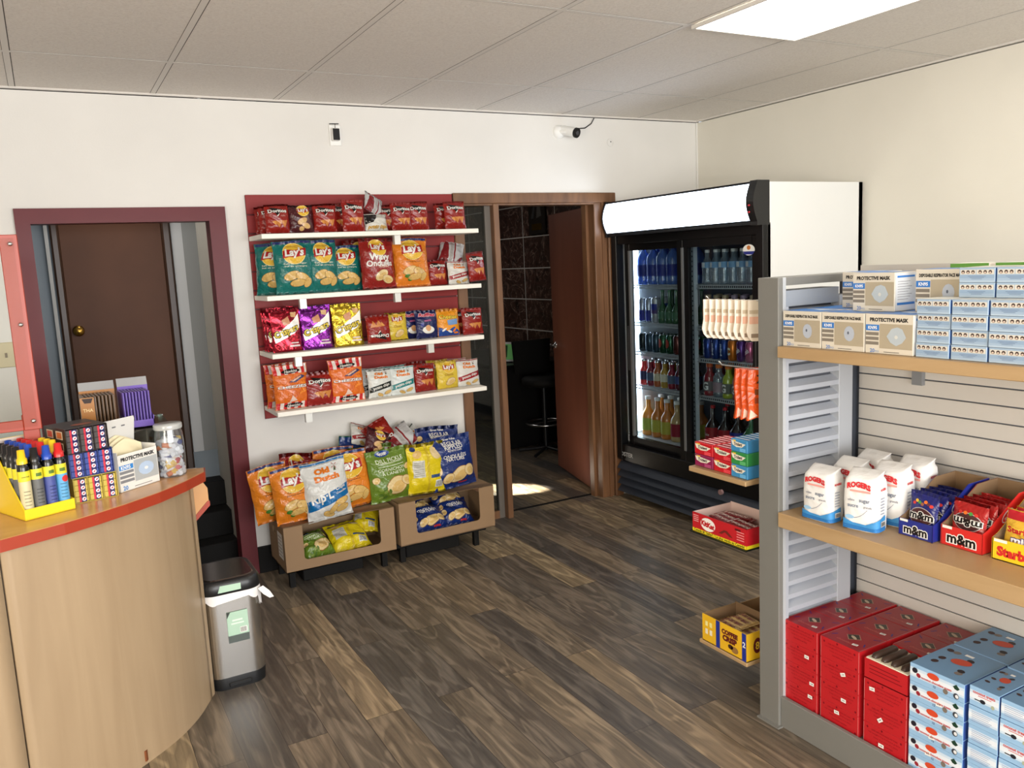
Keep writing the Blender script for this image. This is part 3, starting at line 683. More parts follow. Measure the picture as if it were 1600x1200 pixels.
drinks = dict(
    bluewater=bottle('water_bottle', 'bottle', P_bot(.046, .262, .013, .62, 1), C_blue, ink((40, 70, 170)), .016, .275, (.055, .13, .0465, ink((34, 48, 132)))),
    water=bottle('water_bottle', 'bottle', P_bot(.033, .195, .012, .60, 1), C_clear, M_white, .014, .208, (.10, .135, .0335, ink((120, 165, 205))), marks=lambda g, r, z0, z1: g.rect(-.02, .012, z0 + .003 - (z0 + z1) / 2, z1 - .003 - (z0 + z1) / 2, cyl(r, (z0 + z1) / 2), ink((225, 230, 235)), 1, .01)),
    tallcan=can((190, 194, 204), lambda g, D: (g.rect(-.045, .045, .085, .125, D, ink((34, 44, 140)), 1, .01), g.rect(-.045, .045, .06, .085, D, ink((70, 54, 110)), 1, .01)), .032, .166),
    slimcan=can((170, 178, 196), lambda g, D: g.rect(-.045, .045, .01, .08, D, ink((40, 46, 140)), 1, .01), .027, .160),
    greenglass=bottle('glass_bottle', 'bottle', P_bot(.032, .21, .011, .36), C_green, ink((60, 120, 80)), .013, .214, (.03, .075, .0325, ink((70, 110, 84)))),
    greencan=can((34, 84, 58), lambda g, D: g.ell(0, .065, .02, .03, D, ink((170, 60, 50)), 1, .01)), tealcan=can((50, 74, 92)), darkcan=can((40, 52, 56)), redcan=can((96, 46, 42)),
    pinkjuice=bottle('juice_bottle', 'bottle', P_bot(.031, .165, .017, .58), LQ((232, 66, 70)), M_steel, .02, .176, (.035, .095, .0315, ink((60, 60, 100)))),
    cranjuice=bottle('juice_bottle', 'bottle', P_bot(.031, .165, .017, .58), LQ((130, 30, 50)), M_steel, .02, .176, (.035, .09, .0315, ink((84, 100, 130)))),
    orangejuice=bottle('juice_bottle', 'bottle', P_bot(.031, .165, .017, .58), LQ((178, 92, 50)), M_steel, .02, .176, (.04, .09, .0315, ink((206, 196, 170)))),
    applejuice=bottle('juice_bottle', 'bottle', P_bot(.031, .165, .017, .58), LQ((176, 140, 56)), M_steel, .02, .176, (.04, .09, .0315, ink((214, 210, 190)))),
    grapejuice=bottle('juice_bottle', 'bottle', P_bot(.031, .165, .017, .58), LQ((84, 26, 40)), M_steel, .02, .176, (.04, .09, .0315, ink((70, 84, 140)))),
    bigorange=bottle('large_juice_bottle', 'bottle', P_bot(.046, .25, .017, .52, 1), LQ((240, 158, 66)), M_white, .021, .268, (.035, .12, .0465, ink((176, 186, 84)))),
    bigamber=bottle('large_juice_bottle', 'bottle', P_bot(.046, .25, .017, .52, 1), LQ((206, 124, 52)), M_white, .021, .268, (.035, .12, .0465, ink((186, 178, 70)))),
    bigtan=bottle('large_juice_bottle', 'bottle', P_bot(.046, .25, .017, .52, 1), LQ((190, 160, 110)), M_white, .021, .268, (.035, .12, .0465, ink((150, 30, 50)))),
    vitorange=bottle('flavoured_water_bottle', 'bottle', P_bot(.034, .175, .017, .66), LQ((150, 96, 50)), P((170, 150, 120), .4), .02, .19, (.06, .105, .0345, ink((236, 110, 44)))),
    vitpurple=bottle('flavoured_water_bottle', 'bottle', P_bot(.034, .175, .017, .66), LQ((92, 60, 84)), P((150, 130, 150), .4), .02, .19, (.06, .105, .0345, ink((150, 70, 60)))),
    pepsican=can((30, 62, 140), lambda g, D: (g.text('pepsi', .0, .06, D, ink((210, 220, 240)), 1, w=.07, h=.018, bold=.03, rot=PI / 2, maxe=.01), g.ell(-.03, .06, .012, .02, D, ink((190, 90, 110)), 1, .01))),
    orangecan=can((214, 120, 34), lambda g, D: g.text('C', 0, .055, D, ink((225, 235, 215)), 1, h=.045, bold=.05, maxe=.01)),
    purplecan=can((88, 44, 128), lambda g, D: g.text('Crush', 0, .06, D, ink((214, 214, 224)), 1, w=.05, h=.028, bold=.04, rot=.5, maxe=.01)),
    pinkcan=can((206, 108, 148), lambda g, D: g.text('Crush', 0, .06, D, ink((236, 226, 230)), 1, w=.05, h=.028, bold=.04, rot=.5, maxe=.01)),
    magcan=can((176, 50, 90), lambda g, D: g.text('R', 0, .06, D, ink((236, 226, 230)), 1, h=.03, bold=.04, maxe=.01)),
    gyellow=bottle('sports_drink_bottle', 'bottle', P_bot(.038, .18, .018, .62, 1), LQ((160, 176, 54)), ink((225, 120, 40)), .021, .198, (.03, .09, .0385, ink((96, 100, 92))), marks=gatorG),
    gred=bottle('sports_drink_bottle', 'bottle', P_bot(.038, .18, .018, .62, 1), LQ((130, 34, 44)), ink((200, 90, 50)), .021, .198, (.03, .09, .0385, ink((92, 92, 96))), marks=gatorG),
    gclear=bottle('sports_drink_bottle', 'bottle', P_bot(.038, .18, .018, .62, 1), C_clear, ink((225, 120, 60)), .021, .198, (.03, .09, .0385, ink((150, 130, 140)))),
    cola=bottle('large_soda_bottle', 'bottle', P_bot(.05, .27, .013, .5), P((30, 18, 16), .08, 0, .7, name='dark_cola'), ink((180, 30, 40)), .015, .285, (.06, .15, .0505, ink((150, 30, 38))), marks=lambda g, r, z0, z1: g.text('Coke', 0, 0, cyl(r, .105), ink((230, 215, 205)), 1, w=.05, bold=.02, shear=.3, maxe=.012)),
    bluecola=bottle('large_soda_bottle', 'bottle', P_bot(.05, .27, .013, .5), P((30, 18, 16), .08, 0, .7, name='dark_cola'), ink((40, 80, 170)), .015, .285, (.06, .15, .0505, ink((36, 52, 140))), marks=lambda g, r, z0, z1: (g.ell(0, .0, .028, .03, cyl(r, .10), ink((225, 220, 222)), 1, .012), g.poly([(-.026, .006), (-.01, .028), (.02, .022), (.006, .004)], cyl(r, .10), ink((170, 36, 44)), 2, .012))),
    greensoda=bottle('large_soda_bottle', 'bottle', P_bot(.05, .27, .013, .5), LQ((40, 104, 54)), ink((60, 140, 70)), .015, .285, (.06, .15, .0505, ink((84, 160, 90)))),
)
DESC = dict(bluewater='large blue-tinted water bottle', water='clear water bottle with pale label', tallcan='tall silver and blue energy drink can', slimcan='slim silver-blue can', greenglass='green glass sparkling water bottle',
    greencan='dark green soda can', tealcan='slate blue soda can', darkcan='dark grey-green soda can', redcan='dull red soda can', pinkjuice='bright red juice bottle', cranjuice='dark red juice bottle', orangejuice='orange-brown juice bottle',
    applejuice='golden juice bottle', grapejuice='deep purple-red juice bottle', bigorange='large bright orange juice bottle', bigamber='large amber juice bottle', bigtan='large tan juice bottle with red label', vitorange='amber drink bottle with orange label',
    vitpurple='brown-purple drink bottle', pepsican='blue soda can', orangecan='orange soda can', purplecan='purple soda can', pinkcan='pink soda can', magcan='magenta soda can', gyellow='yellow-green sports drink bottle',
    gred='dark red sports drink bottle', gclear='clear sports drink bottle', cola='large cola bottle with red label', bluecola='large cola bottle with blue label', greensoda='large green soda bottle')
FLOORZ = .44
ROWS = [  # side, shelf, first x, pitch, kinds in front row, kinds in second row
    ('left', 0, .115, .100, ['bluewater'] * 4 + ['water'] * 3, ['bluewater'] * 5),
    ('left', 1, .110, .070, ['slimcan', 'slimcan', 'tallcan', 'greenglass', 'greenglass', 'greenglass', 'greenglass', 'greenglass', 'greenglass'], ['slimcan', 'tallcan', 'tallcan', 'greenglass', 'greenglass', 'greenglass', 'greenglass', 'greenglass']),
    ('left', 2, .108, .072, ['darkcan', 'tealcan', 'tealcan', 'greencan', 'greencan', 'redcan', 'redcan', 'greencan', 'greencan'], ['darkcan', 'tealcan', 'greencan', 'greencan', 'greencan', 'redcan', 'greencan', 'greencan']),
    ('left', 3, .110, .073, ['pinkjuice', 'cranjuice', 'orangejuice', 'applejuice', 'cranjuice', 'grapejuice', 'grapejuice', 'grapejuice', 'cranjuice'], ['pinkjuice', 'cranjuice', 'orangejuice', 'applejuice', 'orangejuice', 'grapejuice', 'grapejuice', 'cranjuice']),
    ('left', 4, .125, .101, ['bigorange', 'bigamber', 'bigamber', 'bigtan', 'bigtan', 'bigamber'], ['bigorange', 'bigorange', 'bigamber', 'bigamber', 'bigamber', 'bigtan']),
    ('right', 0, .750, .073, ['water'] * 8, ['water'] * 8),
    ('right', 1, .752, .075, ['vitorange', 'vitorange', 'vitorange', 'vitpurple', 'vitpurple', 'vitorange', 'vitpurple'], ['vitorange', 'vitpurple', 'vitorange', 'vitpurple', 'vitorange', 'vitpurple']),
    ('right', 2, .750, .071, ['pepsican', 'pepsican', 'pepsican', 'orangecan', 'purplecan', 'pinkcan', 'pinkcan', 'magcan'], ['pepsican', 'pepsican', 'orangecan', 'purplecan', 'pinkcan', 'magcan']),
    ('right', 3, .758, .082, ['gred', 'gclear', 'gyellow', 'gred', 'gclear', 'gclear', 'gred'], ['gred', 'gyellow', 'gred', 'gclear', 'gclear', 'gred']),
    ('right', 4, .765, .108, ['cola', 'cola', 'bluecola', 'greensoda', 'cola', 'cola'], ['cola', 'cola', 'bluecola', 'greensoda']),
]
SHN = ['top shelf', 'second shelf', 'third shelf', 'fourth shelf', 'bottom deck']
rnd = random.Random(7)
for side, si, x0, pitch, fr1, fr2 in ROWS:
    z = (ZS + [FLOORZ])[si]
    for ri, row in enumerate((fr1, fr2)):
        cnt = {}
        y = (.17 if pitch < .09 else .185) + ri * (pitch + .006)
        x = x0 + (.01 if ri else 0)
        for kind in row:
            lim = .652 if side == 'left' else FW - .055
            if x + pitch / 2 > lim + .006: break
            cnt[kind] = cnt.get(kind, 0) + 1
            wx, wy = FX + y, FY - x
            cnt['n'] = cnt.get('n', 0) + 1; lb = '%s, %s door, %s, %s row, %s from left' % (DESC[kind], side, SHN[si], ('front', 'second')[ri], ORD[cnt['n'] - 1])
            drinks[kind].place((wx, wy, z + .0005), (0, 0, -PI / 2 + rnd.uniform(-.25, .25) - .25), lb, 'drinks on the %s of the fridge, %s side' % (SHN[si], side))
            x += pitch
for k, p in drinks.items():
    assert p.used, k
# ================================================================== RED SLAT PANEL WITH FOUR WHITE SHELVES
pn = thing('slatwall_display', 'red slatted wall panel with four white shelves of chip bags', 'shelving', (1.015, 0, 0))
g = G(); z = .868
g.box(0, 1.215, -.006, 0, .868, 2.085, P((96, 32, 36), .5, name='slat_shadow_gap'))
while z < 1.97:
    z1 = min(z + .1, 1.984); g.box(0, 1.215, -.02, -.006, z + .004, z1 - .003, M_panel, .002); z += .1013
g.box(0, 1.215, -.02, -.006, 1.984, 2.086, M_panel, .002)
g.obj('slat_panel', pn)
SHZ = [1.865, 1.55, 1.25, .945]
for i, z in enumerate(SHZ):
    g = G(); g.box(.0, 1.232, -.315, -.02, z - .0245, z, M_shelfw, .002); o = g.obj('shelf', pn)
for x, z in ((.72, 1.865), (.17, 1.55), (.70, 1.55), (.12, 1.25), (.88, 1.25), (.15, .945)):
    g = G(); g.box(x, x + .035, -.30, -.27, z - .075, z - .0245, P((205, 205, 200), .3, .3)); g.obj('price_holder', pn)
for x, z in ((.075, .85), (.10, .553), (.77, .50), (.55, .20)):
    pass
g = G()
for x, z in ((.14, 1.373), (.56, 1.372), (.42, 1.38), (.68, 1.07), (.10, 1.375)): g.rect(x, x + .02, z, z + .012, front(-.0205), ink((180, 150, 150)), 1)
g.obj('price_sticker', pn)

# ------------------------------------------------------------------ chip bags
def bag(name, w, h, t, body, design, seed=1, seal=.028, gusset=False, back=None, floppy=0.0, label='', cat='chip bag'):
    """pillow bag standing on z=0, front towards -Y; design(G, D) lays the print on it"""
    rnd = random.Random(seed); NU, NV = 26, 30
    ph = [rnd.uniform(0, 6.28) for _ in range(8)]
    sv = seal / h
    def prof(u, v):
        if gusset: vv = min(1, max(0, (1 - sv - v) / (1 - sv))) ** .5 * min(1, (v + .03) / .06) ** .5
        else:
            a = min(1, max(0, (v - sv * .6) / .22)); b = min(1, max(0, (1 - sv - v) / .24))
            vv = math.sin(a * PI / 2) ** .8 * math.sin(b * PI / 2) ** .8
        return vv * max(0, 1 - abs(u) ** 2.4) ** .62
    def S(u, v, sgn):
        p = prof(u, v)
        pinch = 1 - .055 * math.sin(PI * min(1, max(0, v))) ** .5 if not gusset else 1 - .02 * math.sin(PI * v)
        x = w / 2 * u * pinch + .006 * w * math.sin(6 * v * PI + ph[0])
        z = h * v + (.012 * h * math.cos(u * 2.6 + ph[1]) - .012 * h) * v * (1 if v > .5 else 0)
        z += -.02 * h * (1 - abs(u)) * 0
        y = -sgn * t / 2 * p
        e = (1 - p * .7)
        y += .010 * t * 2 * math.sin(9 * u + ph[2] + 5 * v) * e + .05 * t * math.sin(13 * u * (1 - v) + 17 * v + ph[3]) * e * p * 2
        y += .03 * t * math.sin(4.2 * v * PI + 3 * u + ph[4]) * p
        if v > 1 - sv * 1.2 or v < sv: y += .0025 * math.sin(16 * u + ph[5]) * (w / .2)
        y += floppy * (v ** 3) * h
        return Vector((x, y, z))
    g = G()
    for sgn, m in ((1, body), (-1, back or body)):
        vs = [S(-1 + 2 * i / NU, j / NV, sgn) for j in range(NV + 1) for i in range(NU + 1)]
        g.add(vs, [(j * (NU + 1) + i, j * (NU + 1) + i + 1, (j + 1) * (NU + 1) + i + 1, (j + 1) * (NU + 1) + i) for j in range(NV) for i in range(NU)], m, True)
        if sgn == 1: FV = vs
    def D(x, y, l=1):
        fu = min(max((x / (w / 2) + 1) / 2 * NU, 0), NU - 1e-4); fv = min(max(y / h * NV, 0), NV - 1e-4)
        i, j = int(fu), int(fv); a, b = fu - i, fv - j
        q = [FV[j * (NU + 1) + i], FV[j * (NU + 1) + i + 1], FV[(j + 1) * (NU + 1) + i + 1], FV[(j + 1) * (NU + 1) + i]]
        p = q[0] * (1 - a) * (1 - b) + q[1] * a * (1 - b) + q[2] * a * b + q[3] * (1 - a) * b
        n = (q[1] - q[0]).cross(q[3] - q[0]); n.normalize()
        if n.y > 0: n = -n
        return p + n * (.0004 + .0005 * l)
    if design: design(g, D, w, h)
    o = g.obj(name); tag(o, label, cat); return Proto(o)

E_ = .011
W_INK = film((240, 238, 230)); Y_INK = film((236, 190, 60)); R_INK = film((196, 34, 36)); K_INK = film((26, 22, 22))
CHIP = film((226, 186, 108)); CHIP2 = film((208, 132, 60)); PALE = film((232, 206, 150))
def lays_logo(g, D, cx, cy, s, maxe=E_):
    g.ell(cx, cy, s * 1.06, s * .98, D, film((250, 226, 140)), 1, maxe); g.ell(cx, cy, s, s * .92, D, Y_INK, 2, maxe)
    pts = [(-1.08, -.42), (-.98, .34), (-.5, .42), (0, .30), (.5, .36), (1.12, .52), (1.02, -.26), (.5, -.34), (0, -.42), (-.5, -.32)]
    g.poly([(cx + p[0] * s, cy + p[1] * s * .9) for p in pts], D, R_INK, 3, maxe)
    g.text("Lay's", cx, cy + .02 * s, D, W_INK, 4, w=1.75 * s, bold=.04, shear=.12, maxe=maxe)
def chips(g, D, spots, m=CHIP, l=2):
    for i, (cx, cy, rx, ry, rot) in enumerate(spots):
        g.ell(cx, cy, rx * 1.06, ry * 1.09, D, film((168, 118, 52)), l + i * .9, E_, 18, rot); g.ell(cx, cy, rx, ry, D, m, l + .4 + i * .9, E_, 16, rot); g.ell(cx + rx * .1, cy - ry * .15, rx * .68, ry * .6, D, film((222, 184, 112)), l + .7 + i * .9, E_, 14, rot)
def d_doritos(g, D, w, h):
    k = w / .13
    g.poly([(-.040 * k, h * .90), (.030 * k, h * .80), (-.002 * k, h * .60)], D, K_INK, 1, E_); g.poly([(-.006 * k, h * .58), (.002 * k, h * .57), (.012 * k, h * .66), (.008 * k, h * .66)], D, W_INK, 2, E_)
    g.text('Doritos', 0, h * .755, D, K_INK, 2, w=w * .78, h=h * .13, bold=.09, maxe=E_); g.text('Doritos', 0, h * .755, D, W_INK, 3, w=w * .76, h=h * .115, bold=.035, maxe=E_)
    for cx, s in ((.0, 1.0), (.030 * k, .85)): g.poly([(cx - .022 * k * s, h * .42), (cx + .022 * k * s, h * .44), (cx + .004 * k, h * .20)], D, CHIP2, 1 if cx == 0 else 2, E_)
    g.poly([(-.035 * k, h * .40), (-.012 * k, h * .43), (-.012 * k, h * .26)], D, film((222, 150, 70)), 1, E_)
    g.text('nacho', .030 * k, h * .60, D, film((230, 190, 180)), 1, w=w * .2, bold=0, maxe=E_)
def d_lays(flav, body2=None, food=None, second=None, logo_y=.78, sc=.27):
    def f(g, D, w, h):
        lays_logo(g, D, 0, h * logo_y, w * sc)
        y = h * (logo_y - .19)
        for i, ln in enumerate(flav): g.text(ln, 0, y - i * h * .055, D, film((245, 240, 215)) if body2 is None else body2, 1, w=w * min(.6, .055 * len(ln)), h=h * .036, bold=.01, maxe=E_)
        chips(g, D, [(-w * .12, h * .33, w * .2, h * .075, .3), (w * .16, h * .28, w * .2, h * .085, -.5), (w * .02, h * .2, w * .2, h * .06, .1), (w * .27, h * .2, w * .12, h * .06, .9)])
        if second: g.ell(-w * .2, h * .22, w * .07, h * .035, D, film(second), 4, E_); g.ell(-w * .12, h * .15, w * .06, h * .03, D, film(second), 4, E_)
        g.rect(-w * .47, w * .47, h * .945, h * .99, D, film((40, 56, 120)), 1, E_)
    return f
def d_wavy(g, D, w, h):
    lays_logo(g, D, .0, h * .80, w * .24)
    g.text('Wavy', 0, h * .60, D, W_INK, 2, w=w * .60, bold=.05, maxe=E_); g.text('Ondulés', 0, h * .49, D, W_INK, 2, w=w * .76, bold=.03, maxe=E_)
    g.text('ORIGINAL', w * .1, h * .42, D, film((240, 200, 180)), 2, w=w * .3, maxe=E_)
    chips(g, D, [(w * .02, h * .26, w * .2, h * .085, .5), (w * .2, h * .18, w * .17, h * .07, -.3)], PALE)
def d_crispers(colr):
    def f(g, D, w, h):
        g.poly([(-w * .46, h * .36), (w * .30, h * .72), (w * .46, h * .84), (w * .46, h * .52), (w * .25, h * .40), (-w * .40, h * .20)], D, P((238, 236, 230), .3, .2, .3, .3, 40), 1, E_)
        g.text('Crispers', 0, h * .44, D, K_INK, 2, w=w * .90, h=h * .22, bold=.11, shear=.1, rot=.32, maxe=E_); g.text('Crispers', 0, h * .44, D, film((232, 204, 52)), 3, w=w * .86, h=h * .19, bold=.03, shear=.1, rot=.32, maxe=E_)
        g.poly([(-w * .14, h * .72), (w * .10, h * .80), (w * .14, h * .62), (-w * .08, h * .60)], D, film((214, 150, 110)), 2, E_)
        g.poly([(w * .2, h * .88), (w * .40, h * .88), (w * .36, h * .76), (w * .2, h * .78)], D, film((224, 176, 120)), 1, E_)
        g.rect(w * .05, w * .40, h * .10, h * .14, D, film((230, 214, 214)), 1, E_); g.rect(w * .1, w * .36, h * .17, h * .20, D, film((230, 214, 214)), 1, E_)
    return f
def d_cheezies(g, D, w, h):
    for y0, y1 in ((.78, .985), (.015, .15)):
        for k in range(5):
            x0 = -w * .48 + k * w * .2; g.rect(x0, x0 + w * .1, h * y0, h * y1, D, film((206, 40, 44)), 2, E_)
            g.rect(x0 + w * .1, min(x0 + w * .2, w * .48), h * y0, h * y1, D, film((238, 228, 218)), 2, E_)
    rnd = random.Random(3)
    for _ in range(26):
        g.ell(rnd.uniform(-.38, .38) * w, rnd.uniform(.22, .70) * h, w * .085, h * .02, D, film(rnd.choice([(246, 140, 40), (236, 118, 30), (214, 96, 24)])), 1, E_, 9, rnd.uniform(0, 3))
    for cy in (.84, .085): g.ell(0, h * cy, w * .27, h * .05, D, K_INK, 3, E_); g.text('Hawkins', 0, h * cy, D, W_INK, 4, w=w * .38, shear=.3, maxe=E_)
    g.text('CHEEZIES', 0, h * .49, D, film((120, 20, 24)), 3, w=w * .86, h=h * .075, bold=.07, maxe=E_); g.text('CHEEZIES', 0, h * .49, D, W_INK, 4, w=w * .84, h=h * .062, bold=.03, maxe=E_)
    g.poly([(-w * .1, h * .60), (w * .3, h * .74), (w * .42, h * .70), (w * .1, h * .58)], D, film((60, 60, 110)), 3, E_); g.poly([(-w * .02, h * .62), (w * .28, h * .72), (w * .30, h * .70), (w * .04, h * .60)], D, film((230, 180, 150)), 4, E_)
    g.poly([(-w * .02, h * .30), (w * .10, h * .18), (-w * .14, h * .16)], D, film((236, 206, 190)), 3, E_)
def d_olddutch(colr, big=False):
    def f(g, D, w, h):
        org = film((226, 120, 26))
        g.text('Old', -w * .06, h * .84, D, org, 2, w=w * .34, h=h * .095, bold=.07, maxe=E_); g.text('Dutch', w * .02, h * .72, D, org, 2, w=w * .56, h=h * .10, bold=.07, maxe=E_)
        g.poly([(w * .20, h * .80), (w * .26, h * .80), (w * .24, h * .88)], D, film((90, 100, 60)), 2, E_)
        for a in (.4, 2.0, 3.5, 5.1): g.poly([(w * .235, h * .875), (w * .235 + w * .07 * math.cos(a), h * .875 + w * .07 * math.sin(a)), (w * .235 + w * .07 * math.cos(a + .25), h * .875 + w * .07 * math.sin(a + .25))], D, film((190, 60, 40)), 3, E_)
        bd = film(colr)
        g.poly([(-w * .48, h * .36), (w * .48, h * .56), (w * .48, h * .36), (-w * .48, h * .18)], D, bd, 1, E_)
        if big: g.text('Rip·L', -w * .16, h * .38, D, W_INK, 3, w=w * .50, bold=.03, shear=.15, rot=.16, maxe=E_); g.text('Chips', w * .28, h * .50, D, W_INK, 3, w=w * .24, shear=.2, rot=.16, maxe=E_); g.text('Croustilles', w * .29, h * .435, D, W_INK, 3, w=w * .26, shear=.2, rot=.16, maxe=E_)
        else: g.text('potato chips', 0, h * .37, D, W_INK, 2, w=w * .7, bold=.02, rot=.2, maxe=E_)
        chips(g, D, [(w * .25, h * .16, w * .14, h * .06, .3), (-w * .05, h * .10, w * .13, h * .05, -.4)] + ([(w * .25, h * .28, w * .16, h * .05, .2), (w * .05, h * .18, w * .12, h * .05, .9)] if big else []), l=3)
        g.rect(-w * .49, w * .49, h * .955, h * .985, D, bd, 1, E_)
    return f
def d_ruffles(g, D, w, h):
    g.text('Ruffles', 0, h * .84, D, film((240, 220, 225)), 1, w=w * .76, h=h * .15, bold=.10, shear=.2, rot=-.06, maxe=E_); g.text('Ruffles', 0, h * .84, D, film((206, 40, 70)), 2, w=w * .72, h=h * .125, bold=.04, shear=.2, rot=-.06, maxe=E_)
    g.rect(-w * .16, w * .16, h * .60, h * .66, D, film((190, 100, 150)), 1, E_); g.ell(0, h * .30, w * .26, h * .13, D, W_INK, 1, E_); g.ell(0, h * .36, w * .12, h * .11, D, film((226, 170, 120)), 2, E_)
    g.ell(-w * .25, h * .5, w * .08, h * .08, D, film((60, 70, 160)), 1, E_)
def d_cheetos(g, D, w, h):
    g.poly([(-w * .47, h * .02), (w * .47, h * .02), (w * .47, h * .16), (w * .2, h * .34), (-w * .1, h * .20), (-w * .47, h * .36)], D, film((36, 80, 170)), 1, E_)
    g.text('Cheetos', -w * .04, h * .72, D, K_INK, 2, w=w * .80, h=h * .17, bold=.08, rot=-.05, maxe=E_); g.text('Cheetos', -w * .04, h * .72, D, film((250, 214, 60)), 3, w=w * .77, h=h * .15, bold=.03, rot=-.05, maxe=E_)
    g.poly([(-w * .1, h * .6), (w * .4, h * .62), (w * .38, h * .42), (-w * .06, h * .40)], D, film((120, 160, 210)), 2, E_)
    for x, y, r in ((-.25, .25, .5), (0, .18, -.4), (.22, .22, .8), (.3, .12, 0)): g.ell(w * x, h * y, w * .11, h * .035, D, W_INK if x < .1 else film((240, 130, 30)), 3, E_, 10, r)
def d_green(g, D, w, h):
    g.ell(-w * .12, h * .93, w * .17, h * .06, D, film((34, 76, 160)), 1, E_); g.text('Great', -w * .12, h * .94, D, W_INK, 2, w=w * .22, maxe=E_); g.text('Value', -w * .12, h * .915, D, W_INK, 2, w=w * .18, maxe=E_)
    ln = film((236, 244, 214))
    g.text('DILL PICKLE', -w * .02, h * .80, D, ln, 2, w=w * .64, bold=.01, maxe=E_); g.rect(-w * .3, w * .25, h * .745, h * .755, D, ln, 2, E_)
    g.text('CORNICHON', -w * .0, h * .63, D, ln, 2, w=w * .62, bold=.01, maxe=E_); g.text("À L'ANETH", .02 * w, h * .56, D, ln, 2, w=w * .52, bold=.01, maxe=E_); g.rect(-w * .3, w * .3, h * .69, h * .70, D, ln, 2, E_)
    chips(g, D, [(w * .08, h * .30, w * .25, h * .16, .3), (w * .33, h * .36, w * .14, h * .08, -.7), (-w * .38, h * .44, w * .08, h * .06, .8), (w * .38, h * .62, w * .08, h * .05, .6)], PALE, 2)
    for k in range(8): g.ell(-w * .30 + (k % 3) * w * .10, h * (.10 + .055 * (k // 2)), w * .055, h * .03, D, film((96, 130, 50) if k % 2 else (150, 176, 80)), 3, E_, 10, k)
def d_yellowback(g, D, w, h):
    g.rect(-.008, .008, h * .03, h * .97, D, film((214, 186, 40)), 2, E_); g.ell(-w * .34, h * .90, w * .08, h * .045, D, film((40, 60, 120)), 1, E_)
    g.ell(w * .26, h * .80, w * .17, h * .13, D, PALE, 1, E_); g.ell(-w * .26, h * .80, w * .12, h * .07, D, CHIP, 1, E_, 16, .5)
    g.rect(-w * .40, -w * .10, h * .34, h * .68, D, film((206, 204, 190)), 1, E_)
    for i in range(8): g.rect(-w * .37, -w * .13, h * (.37 + .037 * i), h * (.38 + .037 * i), D, ink((120, 118, 110)), 2, E_)
    g.rect(w * .18, w * .40, h * .12, h * .26, D, W_INK, 1, E_)
    for i in range(7): g.rect(w * (.20 + .028 * i), w * (.212 + .028 * i), h * .135, h * .24, D, ink((20, 20, 20)), 2, E_)
    g.rect(w * .05, w * .40, h * .31, h * .37, D, film((60, 90, 140)), 1, E_)
def d_blue(g, D, w, h):
    g.text('Great Value', .0, h * .93, D, W_INK, 2, w=w * .3, maxe=E_)
    for i, (s, ww) in enumerate((('REGULAR', .46), ('RIPPLED', .44), ('POTATO CHIPS', .34), ('ONDULÉES', .54), ('NATURE', .42))): g.text(s, .02 * w, h * (.85 - .065 * i - (.03 if i > 2 else 0)), D, W_INK, 2, w=w * ww, bold=.015, maxe=E_)
    chips(g, D, [(w * .06, h * .26, w * .24, h * .12, .4), (w * .32, h * .30, w * .13, h * .10, -.8), (-w * .20, h * .22, w * .13, h * .08, .6), (-w * .42, h * .62, w * .06, h * .09, 0), (-w * .44, h * .82, w * .06, h * .04, .4), (-w * .40, h * .40, w * .07, h * .10, .2)], PALE, 2)
    g.rect(w * .05, w * .25, h * .08, h * .11, D, film((200, 50, 60)), 2, E_)
def d_stripback(colr):
    def f(g, D, w, h):
        g.rect(-w * .06, w * .06, h * .02, h * .98, D, film((200, 196, 190)), 2, E_)
        g.poly([(-w * .49, h * .0), (-w * .10, h * .02), (-w * .16, h * .98), (-w * .30, h * .98)], D, film(colr), 1, E_); g.rect(w * .10, w * .16, h * .02, h * .98, D, film(colr), 1, E_)
        g.poly([(w * .2, h * .05), (w * .48, h * .05), (w * .48, h * .35)], D, film(colr), 1, E_)
        for i in range(6): g.rect(w * .22, w * .42, h * (.5 + .05 * i), h * (.512 + .05 * i), D, ink((120, 110, 105)), 2, E_)
    return f
def d_plain(g, D, w, h): pass

